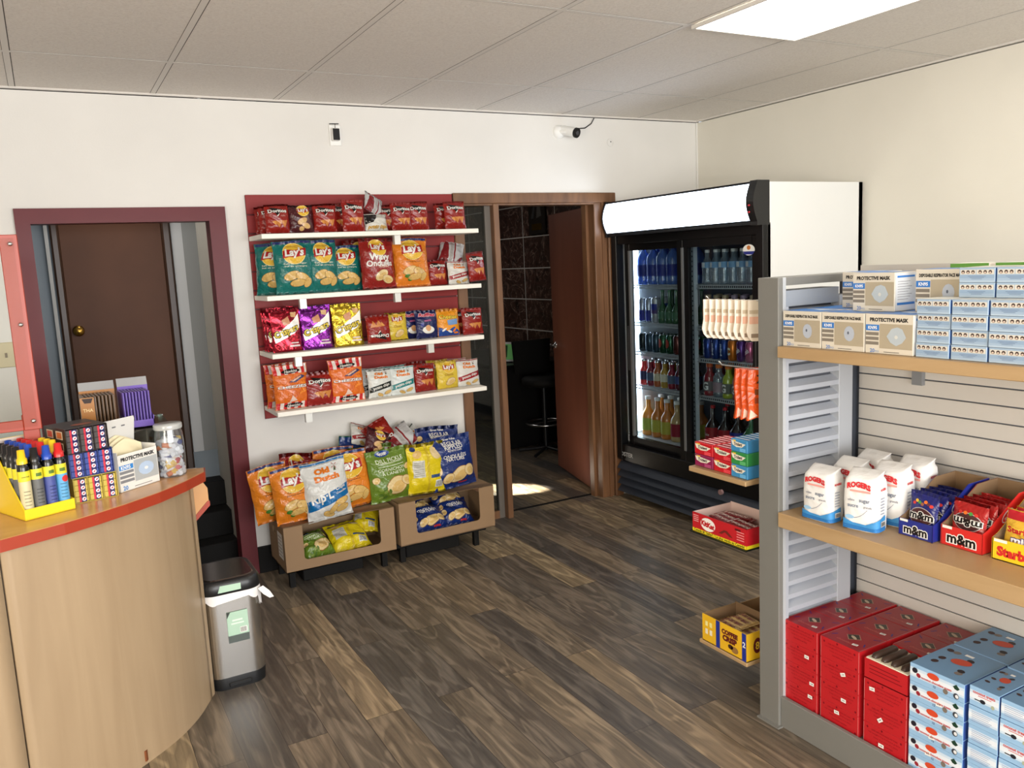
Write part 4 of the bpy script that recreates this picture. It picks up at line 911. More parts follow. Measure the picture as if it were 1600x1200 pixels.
RED = film((166, 30, 22)); TEAL = film((22, 128, 120)); ORANGE = film((228, 132, 36)); MARN = film((84, 28, 34)); YEL = film((226, 196, 62)); NAVY = film((28, 34, 96))
B = dict(
 dor=bag('tortilla_chip_bag', .13, .155, .045, RED, d_doritos, 1, .014),
 dorflip=bag('tortilla_chip_bag', .145, .162, .045, RED, lambda g, D, w, h: d_doritos(g, lambda x, y, l=1: D(-x, h - y, l), w, h), 2, .014),
 maroon=bag('barbecue_chip_bag', .135, .152, .045, MARN, lambda g, D, w, h: (lays_logo(g, D, .01, h * .80, w * .24), chips(g, D, [(0, h * .42, w * .22, h * .10, .5), (w * .14, h * .26, w * .18, h * .09, -.4), (-w * .05, h * .16, w * .10, h * .07, 0)], film((224, 180, 130)))), 3, .014),
 odsmall=bag('potato_chip_bag', .14, .10, .06, film((226, 224, 214)), lambda g, D, w, h: (g.poly([(-w * .48, h * .95), (w * .1, h * .95), (-w * .2, h * .45), (-w * .48, h * .4)], D, K_INK, 1, E_), g.text('potato chips', 0, h * .2, D, film((210, 160, 40)), 2, w=w * .8, bold=.04, maxe=E_)), 4, .012),
 redback=bag('potato_chip_bag', .15, .16, .05, film((206, 206, 206)), d_stripback((150, 34, 40)), 5, .014),
 teal=bag('salt_and_vinegar_chip_bag', .215, .285, .085, TEAL, d_lays(['Salt & Vinegar', 'Sel et vinaigre'], logo_y=.745, sc=.28), 6),
 wavy=bag('wavy_chip_bag', .205, .285, .085, film((166, 34, 30)), d_wavy, 7),
 orange=bag('cheddar_jalapeno_chip_bag', .215, .288, .085, ORANGE, d_lays(['Cheddar', 'Jalapeño'], film((120, 70, 20)), second=(84, 140, 50), logo_y=.745, sc=.29), 8),
 odred=bag('potato_chip_bag', .14, .15, .045, film((226, 224, 216)), d_olddutch((176, 34, 40)), 9, .014),
 odblack=bag('potato_chip_bag', .15, .16, .045, film((224, 226, 220)), d_olddutch((30, 40, 34)), 10, .014),
 odteal=bag('potato_chip_bag', .15, .16, .045, film((224, 230, 228)), d_olddutch((30, 140, 140)), 11, .014),
 odrip=bag('rippled_chip_bag', .25, .32, .10, film((226, 226, 222)), d_olddutch((20, 120, 190), True), 12),
 crr=bag('cracker_pouch', .160, .235, .05, foil((170, 32, 50)), d_crispers(0), 13, .02, True), crp=bag('cracker_pouch', .170, .235, .05, foil((130, 40, 150)), d_crispers(0), 14, .02, True), crg=bag('cracker_pouch', .17, .235, .05, foil((214, 184, 50)), d_crispers(0), 15, .02, True),
 yel=bag('classic_chip_bag', .145, .165, .045, YEL, lambda g, D, w, h: (lays_logo(g, D, 0, h * .76, w * .25), g.text('Classic', 0, h * .5, D, ink((150, 110, 30)), 1, w=w * .4, maxe=E_), chips(g, D, [(w * .04, h * .25, w * .22, h * .11, .4)], PALE)), 16, .014),
 ruff=bag('ridged_chip_bag', .145, .162, .045, NAVY, d_ruffles, 17, .014), chee=bag('cheese_puff_bag', .15, .160, .045, film((240, 156, 34)), d_cheetos, 18, .014),
 cheez=bag('cheese_twist_bag', .195, .24, .05, film((226, 110, 30)), d_cheezies, 19, .02),
 green=bag('dill_pickle_chip_bag', .255, .31, .10, film((118, 150, 48)), d_green, 20), yback=bag('plain_chip_bag', .245, .30, .09, film((232, 208, 28)), d_yellowback, 21),
 blue=bag('rippled_chip_bag', .27, .31, .10, film((24, 52, 128)), d_blue, 22), greenblue=bag('sour_cream_chip_bag', .20, .29, .08, film((30, 120, 84)), lambda g, D, w, h: (g.rect(-w * .48, w * .48, h * .80, h * .98, D, film((34, 60, 130)), 1, E_), g.ell(0, h * .5, w * .3, h * .16, D, Y_INK, 1, E_)), 23),
 beige=bag('plain_chip_bag', .20, .26, .07, film((206, 184, 132)), d_plain, 24),
)
def put(kind, x, y, z, rz=0, lean=-.10, roll=0, sx=1, sz=1, label='', group=None, rot=None):
    return B[kind].place((x, y, z), rot or (lean, roll, rz), label, group, (sx, 1, sz))
G1, G2, G3, G4 = ['chip bags on the %s shelf of the red panel' % s for s in ('top', 'second', 'third', 'bottom')]
s = 1.866; Y = -.235
RN = 'red tortilla chip bag on the top shelf, '
put('dor', 1.122, Y, s, 0, label=RN + 'frontmost of three at the left', group=G1); put('dor', 1.105, Y + .065, s, 0, label=RN + 'middle one of three at the left', group=G1, sz=.98); put('dor', 1.10, Y + .13, s, 0, label=RN + 'rearmost of three at the left', group=G1, sz=.98)
put('maroon', 1.247, Y, s, .05, sz=.98, label='maroon barbecue chip bag on the top white shelf between red tortilla chip bags', group=G1)
put('dor', 1.375, Y, s, 0, label=RN + 'just right of the maroon bag', group=G1); put('dor', 1.490, Y + .06, s, -.5, sz=1.06, label=RN + 'turned sideways behind the tallest one', group=G1)
put('dor', 1.527, Y - .012, s, .06, sz=1.13, label=RN + 'tallest and standing near the middle', group=G1, roll=.03)
put('odsmall', 1.665, Y + .01, s, .1, -.25, label='white and yellow chip bag slumped on the top white shelf under a silver one', group=G1)
put('redback', 1.655, Y + .03, s + .098, rot=(-.5, .5, .25), sx=.85, sz=.85, label='silver and dark red chip bag lying tilted near the middle of the top shelf', group=G1)
put('dor', 1.752, Y + .05, s, -.35, sz=.97, label=RN + 'turned sideways beside the silver bag', group=G1)
put('dor', 1.812, Y, s, .05, sz=1.02, label=RN + 'left of the pair after the silver bag', group=G1); put('dor', 1.918, Y + .015, s, 0, sz=1.06, label=RN + 'right of the pair after the silver bag', group=G1)
put('dor', 2.11, Y + .075, s, 0, sz=1.03, label=RN + 'second from the right end, mostly hidden', group=G1); put('dor', 2.142, Y, s, .08, sx=1.1, sz=1.05, label=RN + 'alone at the right end', group=G1)
s = 1.551
TN = 'large teal chip bag on the second shelf, '
put('teal', 1.105, -.15, s, -.5, label=TN + 'turned at the left end behind its neighbour', group=G2, sz=.98); put('teal', 1.190, -.235, s, .02, label=TN + 'frontmost with its whole yellow disc showing', group=G2, sz=1.0)
put('teal', 1.345, -.215, s, .12, sx=.86, roll=.02, label=TN + 'second from the left in front, narrow', group=G2); put('teal', 1.485, -.18, s, .05, sz=.88, sx=.9, label=TN + 'rightmost, lower than the others', group=G2)
put('wavy', 1.595, -.13, s, -.15, label='dark red wavy chip bag on the second shelf, half hidden behind the front red one', group=G2, sz=.98); put('wavy', 1.655, -.235, s, .03, label='bright red wavy chip bag in front on the second shelf beside the orange bag', group=G2)
put('orange', 1.858, -.225, s, .0, sz=.97, label='large orange cheddar jalapeno chip bag on the second white shelf of the panel', group=G2)
put('dor', 2.025, -.20, s, .1, sz=.97, label='small red tortilla chip bag on the second shelf right of the large orange bag', group=G2); put('odred', 2.152, -.215, s, .05, sz=.9, label='small white chip bag on the second shelf between two red tortilla bags', group=G2)
put('redback', 2.14, -.13, s + .125, rot=(-.75, .25, -.35), sx=1.0, sz=1.1, label='silver and red chip bag lying tilted above the white bag on the second shelf', group=G2)
put('dor', 2.262, -.245, s + .012, .15, roll=-.05, sz=1.12, sx=.96, label='small red tortilla chip bag at the right end of the second shelf', group=G2)
s = 1.251
put('crr', 1.108, -.09, s, 0, label='red foil cracker pouch on the third shelf, rearmost at the left end', group=G3); put('crr', 1.108, -.155, s, 0, label='red foil cracker pouch on the third shelf, middle of the three', group=G3)
put('crr', 1.118, -.235, s, .04, label='red foil cracker pouch on the third shelf, frontmost with its name showing', group=G3); put('crp', 1.283, -.225, s, 0, label='purple foil cracker pouch on the third white shelf', group=G3); put('crg', 1.457, -.23, s, .03, label='gold foil cracker pouch on the third white shelf', group=G3)
put('dorflip', 1.632, -.23, s, .05, label='red tortilla chip bag standing upside down on the third shelf', group=G3, sz=.98); put('yel', 1.765, -.17, s, .1, sx=.95, sz=.98, label='yellow chip bag on the third shelf between the upside-down red and navy bags', group=G3)
put('ruff', 1.875, -.135, s, 0, label='navy ridged chip bag on the third shelf, rear one', group=G3); put('ruff', 1.932, -.215, s, .03, label='navy ridged chip bag on the third shelf, front one', group=G3)
put('chee', 2.045, -.13, s, 0, label='orange and blue cheese puff bag on the third shelf, rear one', group=G3); put('chee', 2.07, -.21, s, .05, label='orange and blue cheese puff bag on the third shelf, front one', group=G3)
put('dor', 2.195, -.13, s, 0, label='red tortilla chip bag on the third shelf, rear one at the right end', group=G3); put('dor', 2.225, -.22, s, .1, sx=1.12, label='red tortilla chip bag on the third shelf, front one at the right end', group=G3)
s = .946
put('cheez', 1.10, -.15, s, 0, label='orange cheese twist bag with striped top, rear one at the left of the bottom shelf', group=G4); put('cheez', 1.118, -.245, s, .08, label='orange cheese twist bag with striped top, front one at the left of the bottom shelf', group=G4)
put('dor', 1.285, -.16, s, 0, sx=1.2, sz=1.12, label='red tortilla chip bag on the bottom shelf between the orange bags, rear one', group=G4); put('dor', 1.27, -.245, s, .05, sx=1.25, sz=1.13, label='red tortilla chip bag on the bottom shelf between the orange bags, front one', group=G4)
put('cheez', 1.425, -.24, s, .02, label='orange cheese twist bag with striped top near the middle of the bottom shelf', group=G4, sx=1.02)
put('odblack', 1.60, -.15, s, 0, label='white chip bag with black band on the bottom shelf, rear one', group=G4); put('odblack', 1.618, -.235, s, .05, label='white chip bag with black band on the bottom shelf, front one', group=G4)
put('odteal', 1.735, -.145, s, 0, label='white chip bag with teal band on the bottom shelf, rear one', group=G4); put('odteal', 1.752, -.235, s, -.04, label='white chip bag with teal band on the bottom shelf, front one', group=G4)
put('dor', 1.865, -.14, s, 0, sz=1.08, label='red tortilla chip bag on the bottom shelf left of the yellow bag, rear one', group=G4); put('dor', 1.895, -.225, s, .05, sx=1.05, sz=1.04, label='red tortilla chip bag on the bottom shelf left of the yellow bag, front one', group=G4)
put('yel', 2.02, -.13, s, 0, label='yellow classic chip bag on the bottom shelf, rear one', group=G4); put('yel', 2.045, -.22, s, .05, sx=1.05, label='yellow classic chip bag on the bottom shelf, front one', group=G4)
put('odred', 2.145, -.13, s, 0, sz=1.07, label='white chip bag with red band at the right end of the bottom shelf, rear one', group=G4); put('odred', 2.175, -.225, s, .08, sx=1.1, sz=1.07, label='white chip bag with red band at the right end of the bottom shelf, front one', group=G4)

# ------------------------------------------------------------------ cardboard display trays on a low black stand
def ctray(name, w, d, h, ox0, ox1, oz0, label, x, y, z, rz, stick=False):
    t = thing(name, label, 'box', (x, y, z), rz)
    th = .005; g = G()
    g.box(0, w, 0, d, 0, th, M_card); g.box(0, w, d - th, d, 0, h, M_card)
    # front with a rounded window open to the top edge
    g.box(0, ox0, 0, th, 0, h, M_card); g.box(ox1, w, 0, th, 0, h, M_card); r = .02
    pts = [(ox0, 0), (ox1, 0), (ox1, h * .995)] ; 
    arcL = [(ox0 + r - r * math.cos(a), oz0 + r - r * math.sin(a)) for a in [PI / 2 * k / 5 for k in range(6)]]
    arcR = [(ox1 - r + r * math.sin(a), oz0 + r - r * math.cos(a)) for a in [PI / 2 * k / 5 for k in range(6)]]
    g.prism([(ox0, 0), (ox0, oz0 + r)] + arcL + arcR + [(ox1, oz0 + r), (ox1, 0)], 0, th, 1, M_card)
    # sides; left one with a hand hole
    for xx in (0, w - th):
        g.box(xx, xx + th, th, d * .55, 0, h, M_card); g.box(xx, xx + th, d * .75, d - th, 0, h, M_card)
        g.box(xx, xx + th, d * .55, d * .75, 0, h * .68, M_card); g.box(xx, xx + th, d * .55, d * .75, h * .84, h, M_card)
    o = g.obj('tray_body', t)
    g = G()
    vs = []; n = 14        # sagging top flap with a torn curved front edge
    for j in range(5):
        for i in range(n + 1):
            u = i / n; xx = w * u; ed = .0 if (xx < ox0 - .01 or xx > ox1 + .01) else (.018 + .03 * max(0, math.sin(PI * (xx - ox0) / (ox1 - ox0))) ** .5)
            yy = d - (d - ed) * j / 4; sag = -.012 * math.sin(PI * u) * (j / 4) ** 2 * (1 if ed else .2)
            vs.append((xx, yy, h + .001 + sag))
    k = len(vs); vs2 = [(a, b, c + .004) for a, b, c in vs]
    q = [(j * (n + 1) + i, j * (n + 1) + i + 1, (j + 1) * (n + 1) + i + 1, (j + 1) * (n + 1) + i) for j in range(4) for i in range(n)]
    ed = [(4 * (n + 1) + i, 4 * (n + 1) + i + 1, k + 4 * (n + 1) + i + 1, k + 4 * (n + 1) + i) for i in range(n)]
    g.add(vs + vs2, q + [tuple(k + a for a in f) for f in q] + ed, M_card, True); g.obj('top_flap', t)
    if stick:
        g = G(); D = plane((-.0008, d * .42, 0), (0, -1, 0), (0, 0, 1)); g.rect(0, .10, .06, .20, D, ink((226, 222, 214)), 1)
        for i in range(6): g.rect(.01, .085, .075 + i * .02, .079 + i * .02, D, ink((110, 105, 100)), 2)
        g.obj('shipping_label', t)
    return t
ctray('cardboard_display_tray', .605, .33, .243, .098, .52, .055, 'brown cardboard display tray with green and yellow chip bags inside, nearer the bin', .958, -.455, .122, 0, True)
ctray('cardboard_display_tray', .595, .33, .243, .100, .50, .055, 'brown cardboard display tray with blue chip bags inside, beside the office frame', 1.588, -.465, .136, .02)
t = thing('display_stand', 'low black plastic stand carrying the two cardboard display trays', 'stand', (1.55, -.26, 0))
g = G(); g.box(-.57, .02, -.10, .20, .09, .1215, M_dark, .004); g.box(.05, .62, -.10, .22, .09, .1355, M_dark, .004); g.obj('deck', t)
for x in (-.54, -.02, .09, .56):
    for y in (-.07, .17):
        g = G(); g.box(x - .015, x + .015, y - .015, y + .015, 0, .09, M_dark); g.obj('leg', t)
for x in (-.3, .30):
    g = G(); g.box(x - .17, x + .17, -.03, .14, .0, .09, M_dark, .004); g.obj('crate_block', t)

GF = 'large chip bags standing on the cardboard trays'; ZT = .372
put('orange', .965, -.30, ZT, .12, label='large orange chip bag on the cardboard tray, leftmost, behind its twin', group=GF, sz=1.06, lean=-.06, roll=-.10)
put('orange', 1.055, -.385, ZT - .004, .06, label='large orange chip bag standing in front at the left of the cardboard tray', group=GF, sz=1.04, sx=1.05, roll=-.05)
put('wavy', 1.185, -.305, ZT, -.1, label='red chip bag squeezed between the left orange bag and the white rippled chip bag', group=GF, sz=1.02)
put('wavy', 1.10, -.19, ZT, .2, label='red chip bag poking up behind the left orange bags', group=GF, sz=1.12, roll=.12)
put('odrip', 1.225, -.415, ZT - .012, .02, label='large white and blue rippled chip bag in front on the cardboard tray', group=GF, sx=1.0, sz=1.0, roll=-.07)
put('orange', 1.385, -.335, ZT, .05, label='large orange chip bag right of the white rippled chip bag', group=GF, sx=1.12, sz=1.1, roll=-.08)
put('orange', 1.32, -.22, ZT, .0, label='large orange chip bag mostly hidden behind the right-hand orange one', group=GF, sx=1.1, sz=1.12, roll=.02)
put('greenblue', 1.415, -.12, ZT, .1, label='green and blue chip bag leaning behind the orange bags under the heap', group=GF, sz=1.22, roll=.25)
put('green', 1.60, -.355, ZT + .004, .05, label='green dill pickle chip bag in front, its round chip pictured', group=GF, sx=1.03, sz=.96, roll=-.03)
put('green', 1.53, -.25, ZT, -.1, label='green chip bag hidden behind the front dill pickle bag', group=GF, sz=1.0)
put('yback', 1.80, -.375, ZT + .012, .02, label='bright yellow chip bag turned back to front on the right cardboard tray', group=GF, sx=.96, sz=.98, roll=.04)
put('blue', 1.985, -.36, ZT + .012, .08, label='dark blue rippled chip bag in front at the right end of the tray', group=GF, sx=1.06, sz=1.0, roll=-.05)
put('blue', 1.955, -.23, ZT + .012, -.1, label='dark blue chip bag behind the front blue one', group=GF, sz=1.12)
put('beige', 2.10, -.16, ZT + .012, .0, label='beige chip bag peeking out behind the blue ones at the right', group=GF, sz=1.02)
put('odred', 1.53, -.10, .655, label='silver-white small chip bag at the back left of the heap on top', group='small chip bags heaped on top', rot=(-.5, .35, .2), sx=1.1, sz=.9)
put('maroon', 1.555, -.23, .62, label='maroon barbecue chip bag tilted at the left of the heap on top', group='small chip bags heaped on top', rot=(-.35, .45, .15), sx=1.15, sz=1.0)
put('dorflip', 1.665, -.15, .645, label='red tortilla chip bag at the peak of the heap on top', group='small chip bags heaped on top', rot=(-.45, -.4, .1), sx=1.15, sz=1.0)
put('redback', 1.775, -.20, .62, label='silver and dark red chip bag lying at the right of the heap on top', group='small chip bags heaped on top', rot=(-.7, -.5, .0), sx=1.2, sz=1.0)
put('redback', 1.66, -.26, .585, label='silver and red chip bag sunk low in the heap behind the green bag', group='small chip bags heaped on top', rot=(-.8, .6, .2), sx=1.0, sz=.8)
put('odblack', 1.885, -.14, .60, label='white chip bag at the right rear of the heap on top', group='small chip bags heaped on top', rot=(-.6, -.7, .1), sx=1.0, sz=.9)
GI = 'chip bags lying inside the cardboard trays'
def lie(kind, x, y, z, rz, label, tilt=-.95, sx=1, sz=1, roll=0): put(kind, x, y, z, rot=(tilt, roll, rz), sx=sx, sz=sz, label=label, group=GI)
lie('green', 1.165, -.40, .150, .25, 'lime green chip bag lying inside the left tray at the left of its window', -1.0, .72, .62)
lie('yback', 1.35, -.375, .150, .10, 'yellow chip bag lying inside the left tray in the middle of its window', -1.0, .9, .68)
lie('yback', 1.44, -.29, .205, -.5, 'yellow chip bag lying high inside the left tray at the right', -.9, .62, .6)
lie('blue', 1.815, -.385, .160, .05, 'dark blue chip bag lying at the lower left inside the right tray', -.95, .85, .66)
lie('blue', 1.99, -.375, .160, -.08, 'dark blue chip bag lying at the lower right inside the right tray', -.95, .72, .66)
lie('blue', 1.80, -.27, .225, .3, 'dark blue chip bag lying at the upper left inside the right tray', -1.0, .7, .6)
lie('blue', 1.99, -.26, .235, .0, 'dark blue chip bag lying at the upper right inside the right tray', -1.0, .75, .6)
# ================================================================== GONDOLA UNIT
gd = thing('gondola_shelving', 'grey metal gondola shelving unit with two pale wood shelves', 'shelving', (2.11, -2.61, 0))
g = G()   # end frame post (its edge faces the aisle)
g.box(0, .022, -.09, 0, 0, 1.572, M_grey, .002); g.box(.022, .036, -.09, -.0, 0, 1.572, P((176, 179, 182), .45), .001)
g.box(-.014, .03, -.10, .0, 0, .006, M_grey)
g.obj('end_post', gd)
g = G()   # far post of the end panel, top rail
g.box(.295, .365, -.09, 0, .0, 1.50, P((172, 176, 182), .45), .002); g.box(.036, .47, -.09, 0, 1.545, 1.572, M_grey, .001); g.box(.036, .295, -.085, -.004, 1.475, 1.528, P((150, 156, 164), .45), .001)
g.box(.40, .47, -.03, 0, 0, 1.545, P((72, 76, 84), .5), .001)  # dark strip: shade of the gap beside the back panel, put into the colour
g.obj('end_frame', gd)
g = G()
g.box(.036, .295, -.052, -.046, .1, 1.475, M_greydk)
z = .12
while z < 1.46:
    g.prism([(-.088, z), (-.088, z + .016), (-.060, z + .034), (-.052, z + .034), (-.052, z)], .050, .295, 0, M_greyslat)
    g.prism([(-.006, z), (-.006, z + .020), (-.034, z + .042), (-.046, z + .042), (-.046, z)], .050, .295, 0, M_greyslat); z += .0486
g.box(.036, .050, -.088, -.006, .1, 1.475, M_greyslat)
g.obj('end_slats', gd)
g = G()
g.box(.462, .474, -1.75, -.03, .08, 1.575, M_greydk)
z = .10
while z < 1.56: g.box(.455, .462, -1.75, -.045, z, z + .0505, M_cream); z += .0555
g.obj('back_panel', gd)
M_shelfend = M_oakedge
for z0, z1, xx in ((1.312, 1.349, -.01), (.735, .786, -.008)):
    g = G(); g.box(xx, .452, -1.75, -.094, z0, z1, M_oakedge, .002); g.obj('shelf', gd)
g = G(); g.box(.436, .454, -.305, -.268, 1.19, 1.312, P((128, 130, 132), .45)); g.obj('shelf_bracket', gd)
g = G(); g.box(.01, .026, -1.75, -.09, 0, .112, M_grey, .002); g.box(.026, .455, -1.75, -.09, .085, .100, M_grey); g.obj('kick_plate', gd)

def face_x(x, y, z): return plane((x, y, z), (0, -1, 0), (0, 0, 1))      # mark on a face that looks towards -X; text runs towards -Y
# boxes are built locally with the front on -Y and turned -90 degrees
RZ = -PI / 2
def maskbox(kind, w=.155, h=.115, d=.10):
    g = G(); base = card((214, 206, 190)); blue = card((52, 120, 196))
    g.box(-w / 2, w / 2, 0, d, 0, h, base, .0012)
    D = front(0); Dt = plane((0, 0, h), (1, 0, 0), (0, 1, 0)); Dr = plane((w / 2, 0, 0), (0, 1, 0), (0, 0, 1)); Dl = plane((-w / 2, d, 0), (0, -1, 0), (0, 0, 1))
    g.rect(-w / 2 + .003, w / 2 - .003, .003, d - .003, Dt, blue, 1); g.poly([(-.02, d * .8), (w * .4, d * .9), (w * .2, d * .5)], Dt, card((196, 214, 234)), 2)
    x0 = -w / 2
    g.text('PROTECTIVE MASK' if kind == 'p' else 'DISPOSABLE RESPIRATOR FACE MASK', 0, h * .86, D, ink((40, 38, 36)), 1, w=w * (.80 if kind == 'p' else .86), h=h * (.10 if kind == 'p' else .085), bold=.05)
    g.rect(x0 + .002, x0 + w * .30, h * .58, h * .73, D, blue, 1); g.text('KN95', x0 + w * .16, h * .655, D, ink((238, 240, 240)), 2, w=w * .19, bold=.03)
    for k in range(3): g.rect(x0 + .002, x0 + w * .29, h * (.46 - k * .12), h * (.54 - k * .12), D, card((128, 120, 108)), 1)
    g.rect(x0 + w * .31, w / 2 - .003, h * .14, h * .76, D, P((186, 174, 150), .35, .25, .2, name='metallic_print'), 1)
    cx = x0 + w * .66
    if kind == 'p': g.poly([(cx + w * a, h * b) for a, b in ((-.2, .45), (-.1, .64), (.02, .69), (.12, .64), (.2, .44), (.12, .30), (0, .22), (-.12, .30))], D, card((178, 188, 194)), 2); g.ell(cx, h * .44, w * .035, w * .035, D, card((205, 206, 200)), 3)
    else: g.ell(cx, h * .46, w * .12, h * .20, D, card((176, 184, 196)), 2, n=12); g.ell(cx - w * .02, h * .48, w * .02, h * .04, D, card((90, 96, 110)), 3)
    g.text('20', x0 + w * .16, h * .075, D, blue, 2, h=h * .10, bold=.01); g.text('PCS', x0 + w * .26, h * .06, D, card((150, 170, 200)), 2, h=h * .05); g.rect(x0 + w * .40, x0 + w * .72, h * .045, h * .06, D, ink((90, 86, 80)), 1)
    for DD in (Dr, Dl):
        g.rect(.003, d - .003, .003, h - .003, DD, card((222, 224, 226)), 1); g.rect(d * .1, d * .9, h * .86, h * .91, DD, blue, 2); g.rect(d * .1, d * .9, h * .16, h * .22, DD, blue, 2)
        for k in range(8): g.rect(d * .12, d * (.6 + .25 * ((k * 7) % 3) / 3), h * (.30 + .065 * k), h * (.31 + .065 * k), DD, ink((110, 112, 118)), 2)
    o = g.obj('mask_box'); tag(o, '', 'box'); return Proto(o)
MB_P, MB_D = maskbox('p'), maskbox('d')
def pb(p, yl, yr, xf, z, label, group, sc=(1, 1, 1), dz=0): p.place((xf, (yl + yr) / 2, z), (0, 0, RZ + dz), label, group, sc)
GM = 'respirator mask boxes on the upper wood shelf'
Z1 = 1.3495
pb(MB_D, -2.706, -2.859, 2.125, Z1, 'mask box reading DISPOSABLE RESPIRATOR FACE MASK in the front row, nearest the grey post', GM, (.985, 1, 1))
pb(MB_D, -2.862, -3.018, 2.125, Z1, 'mask box reading DISPOSABLE RESPIRATOR FACE MASK in the front row, second from the grey post', GM)
pb(MB_P, -3.0205, -3.1785, 2.125, Z1, 'mask box reading PROTECTIVE MASK in the front row beside the small blue boxes', GM, (1.01, 1, 1))
for k, (a, b) in enumerate(((-2.706, -2.859), (-2.862, -3.018), (-3.0205, -3.1785))): pb(MB_P, a, b, 2.235, Z1, 'mask box in the rear row of the upper shelf, %s from the grey post' % ORD[k], GM, (.98, 2.0, 1))
pb(MB_P, -2.915, -3.062, 2.20, Z1 + .116, 'mask box reading PROTECTIVE MASK on top of the others, its white side showing', GM, (.94, 1, 1))
pb(MB_P, -2.79, -2.937, 2.305, Z1 + .116, 'mask box cut off to PROTECT, standing behind the one on top', GM, (.94, 1, .99))
pb(MB_D, -3.10, -3.255, 2.24, Z1 + .116, 'mask box reading DISPOSABLE on top, half hidden by small blue boxes', GM, (1, 1, 1.05))

def faceback(w=.098, h=.0395, d=.20):
    g = G(); g.box(-w / 2, w / 2, 0, d, 0, h, card((158, 180, 202)), .001)
    D = front(0); g.rect(-w / 2 + .002, w / 2 - .002, h * .28, h * .50, D, card((144, 168, 194)), 1); g.rect(-w / 2 + .002, w / 2 - .002, .001, h * .12, D, card((176, 194, 210)), 1)
    g.rect(-w * .47, -w * .03, h * .54, h * .86, D, card((214, 208, 196)), 1); g.rect(-w * .01, w * .47, h * .54, h * .86, D, card((214, 208, 196)), 1)
    for x in (-.39, -.25, -.11, .09, .23, .37): g.ell(w * x, h * .70, w * .05, w * .05, D, ink((70, 54, 50)), 2, n=14); g.ell(w * x, h * .66, w * .030, w * .026, D, card((206, 186, 170)), 3, n=10)
    for k in range(3): g.rect(-w * (.25 - .05 * k), w * (.25 - .05 * k), h * (.40 - .09 * k), h * (.425 - .09 * k), D, card((92, 114, 146)), 2)
    Dt = plane((0, 0, h), (1, 0, 0), (0, 1, 0)); g.rect(-w / 2 + .002, w / 2 - .002, .002, d - .002, Dt, card((214, 214, 206)), 1)
    Dr = plane((w / 2, 0, 0), (0, 1, 0), (0, 0, 1)); g.rect(.002, d - .002, .002, h - .002, Dr, card((58, 96, 158)), 1)
    o = g.obj('face_mask_carton'); tag(o, '', 'box'); return Proto(o)
FB = faceback(); GB = 'small blue face mask cartons on the upper wood shelf'
for c in range(5):
    yl = -3.184 - c * .1025
    for k in range(4):
        pb(FB, yl, yl - .099, 2.126 + .002 * ((k + c) % 3), Z1 + .0402 * k, 'small blue face mask carton, front pile, %s column from left, %s layer up' % (ORD[c], ORD[k]), GB, (1, 1, 1), .01 * ((k * 3 + c) % 3 - 1))
for c in range(3):
    yl = -3.258 - c * .1025
    for k in range(2):
        pb(FB, yl, yl - .099, 2.20, Z1 + .0402 * (4 + k) + .0005, 'small blue face mask carton set back on the pile, %s layer, %s column from left' % (('lower', 'upper')[k], ORD[c]), GB, (1, .62, 1))
g = G(); g.box(-.06, .06, 0, .08, 0, .245, card((232, 226, 214)), .001); Dt = front(-.0003); g.rect(-.06, .06, .224, .245, Dt, card((104, 160, 66)), 1); g.rect(-.06, .06, 0, .08, plane((0, 0, .245), (1, 0, 0), (0, 1, 0)), card((238, 236, 226)), 1)
o = g.obj('green_topped_carton'); tag(o, '', 'box'); GC = Proto(o)
for k, yl in enumerate((-3.065, -3.205, -3.345)): pb(GC, yl, yl - .12, 2.455, Z1, 'white carton with a green top band behind the mask boxes, %s from the left' % ORD[k], 'green banded cartons at the back of the upper shelf')

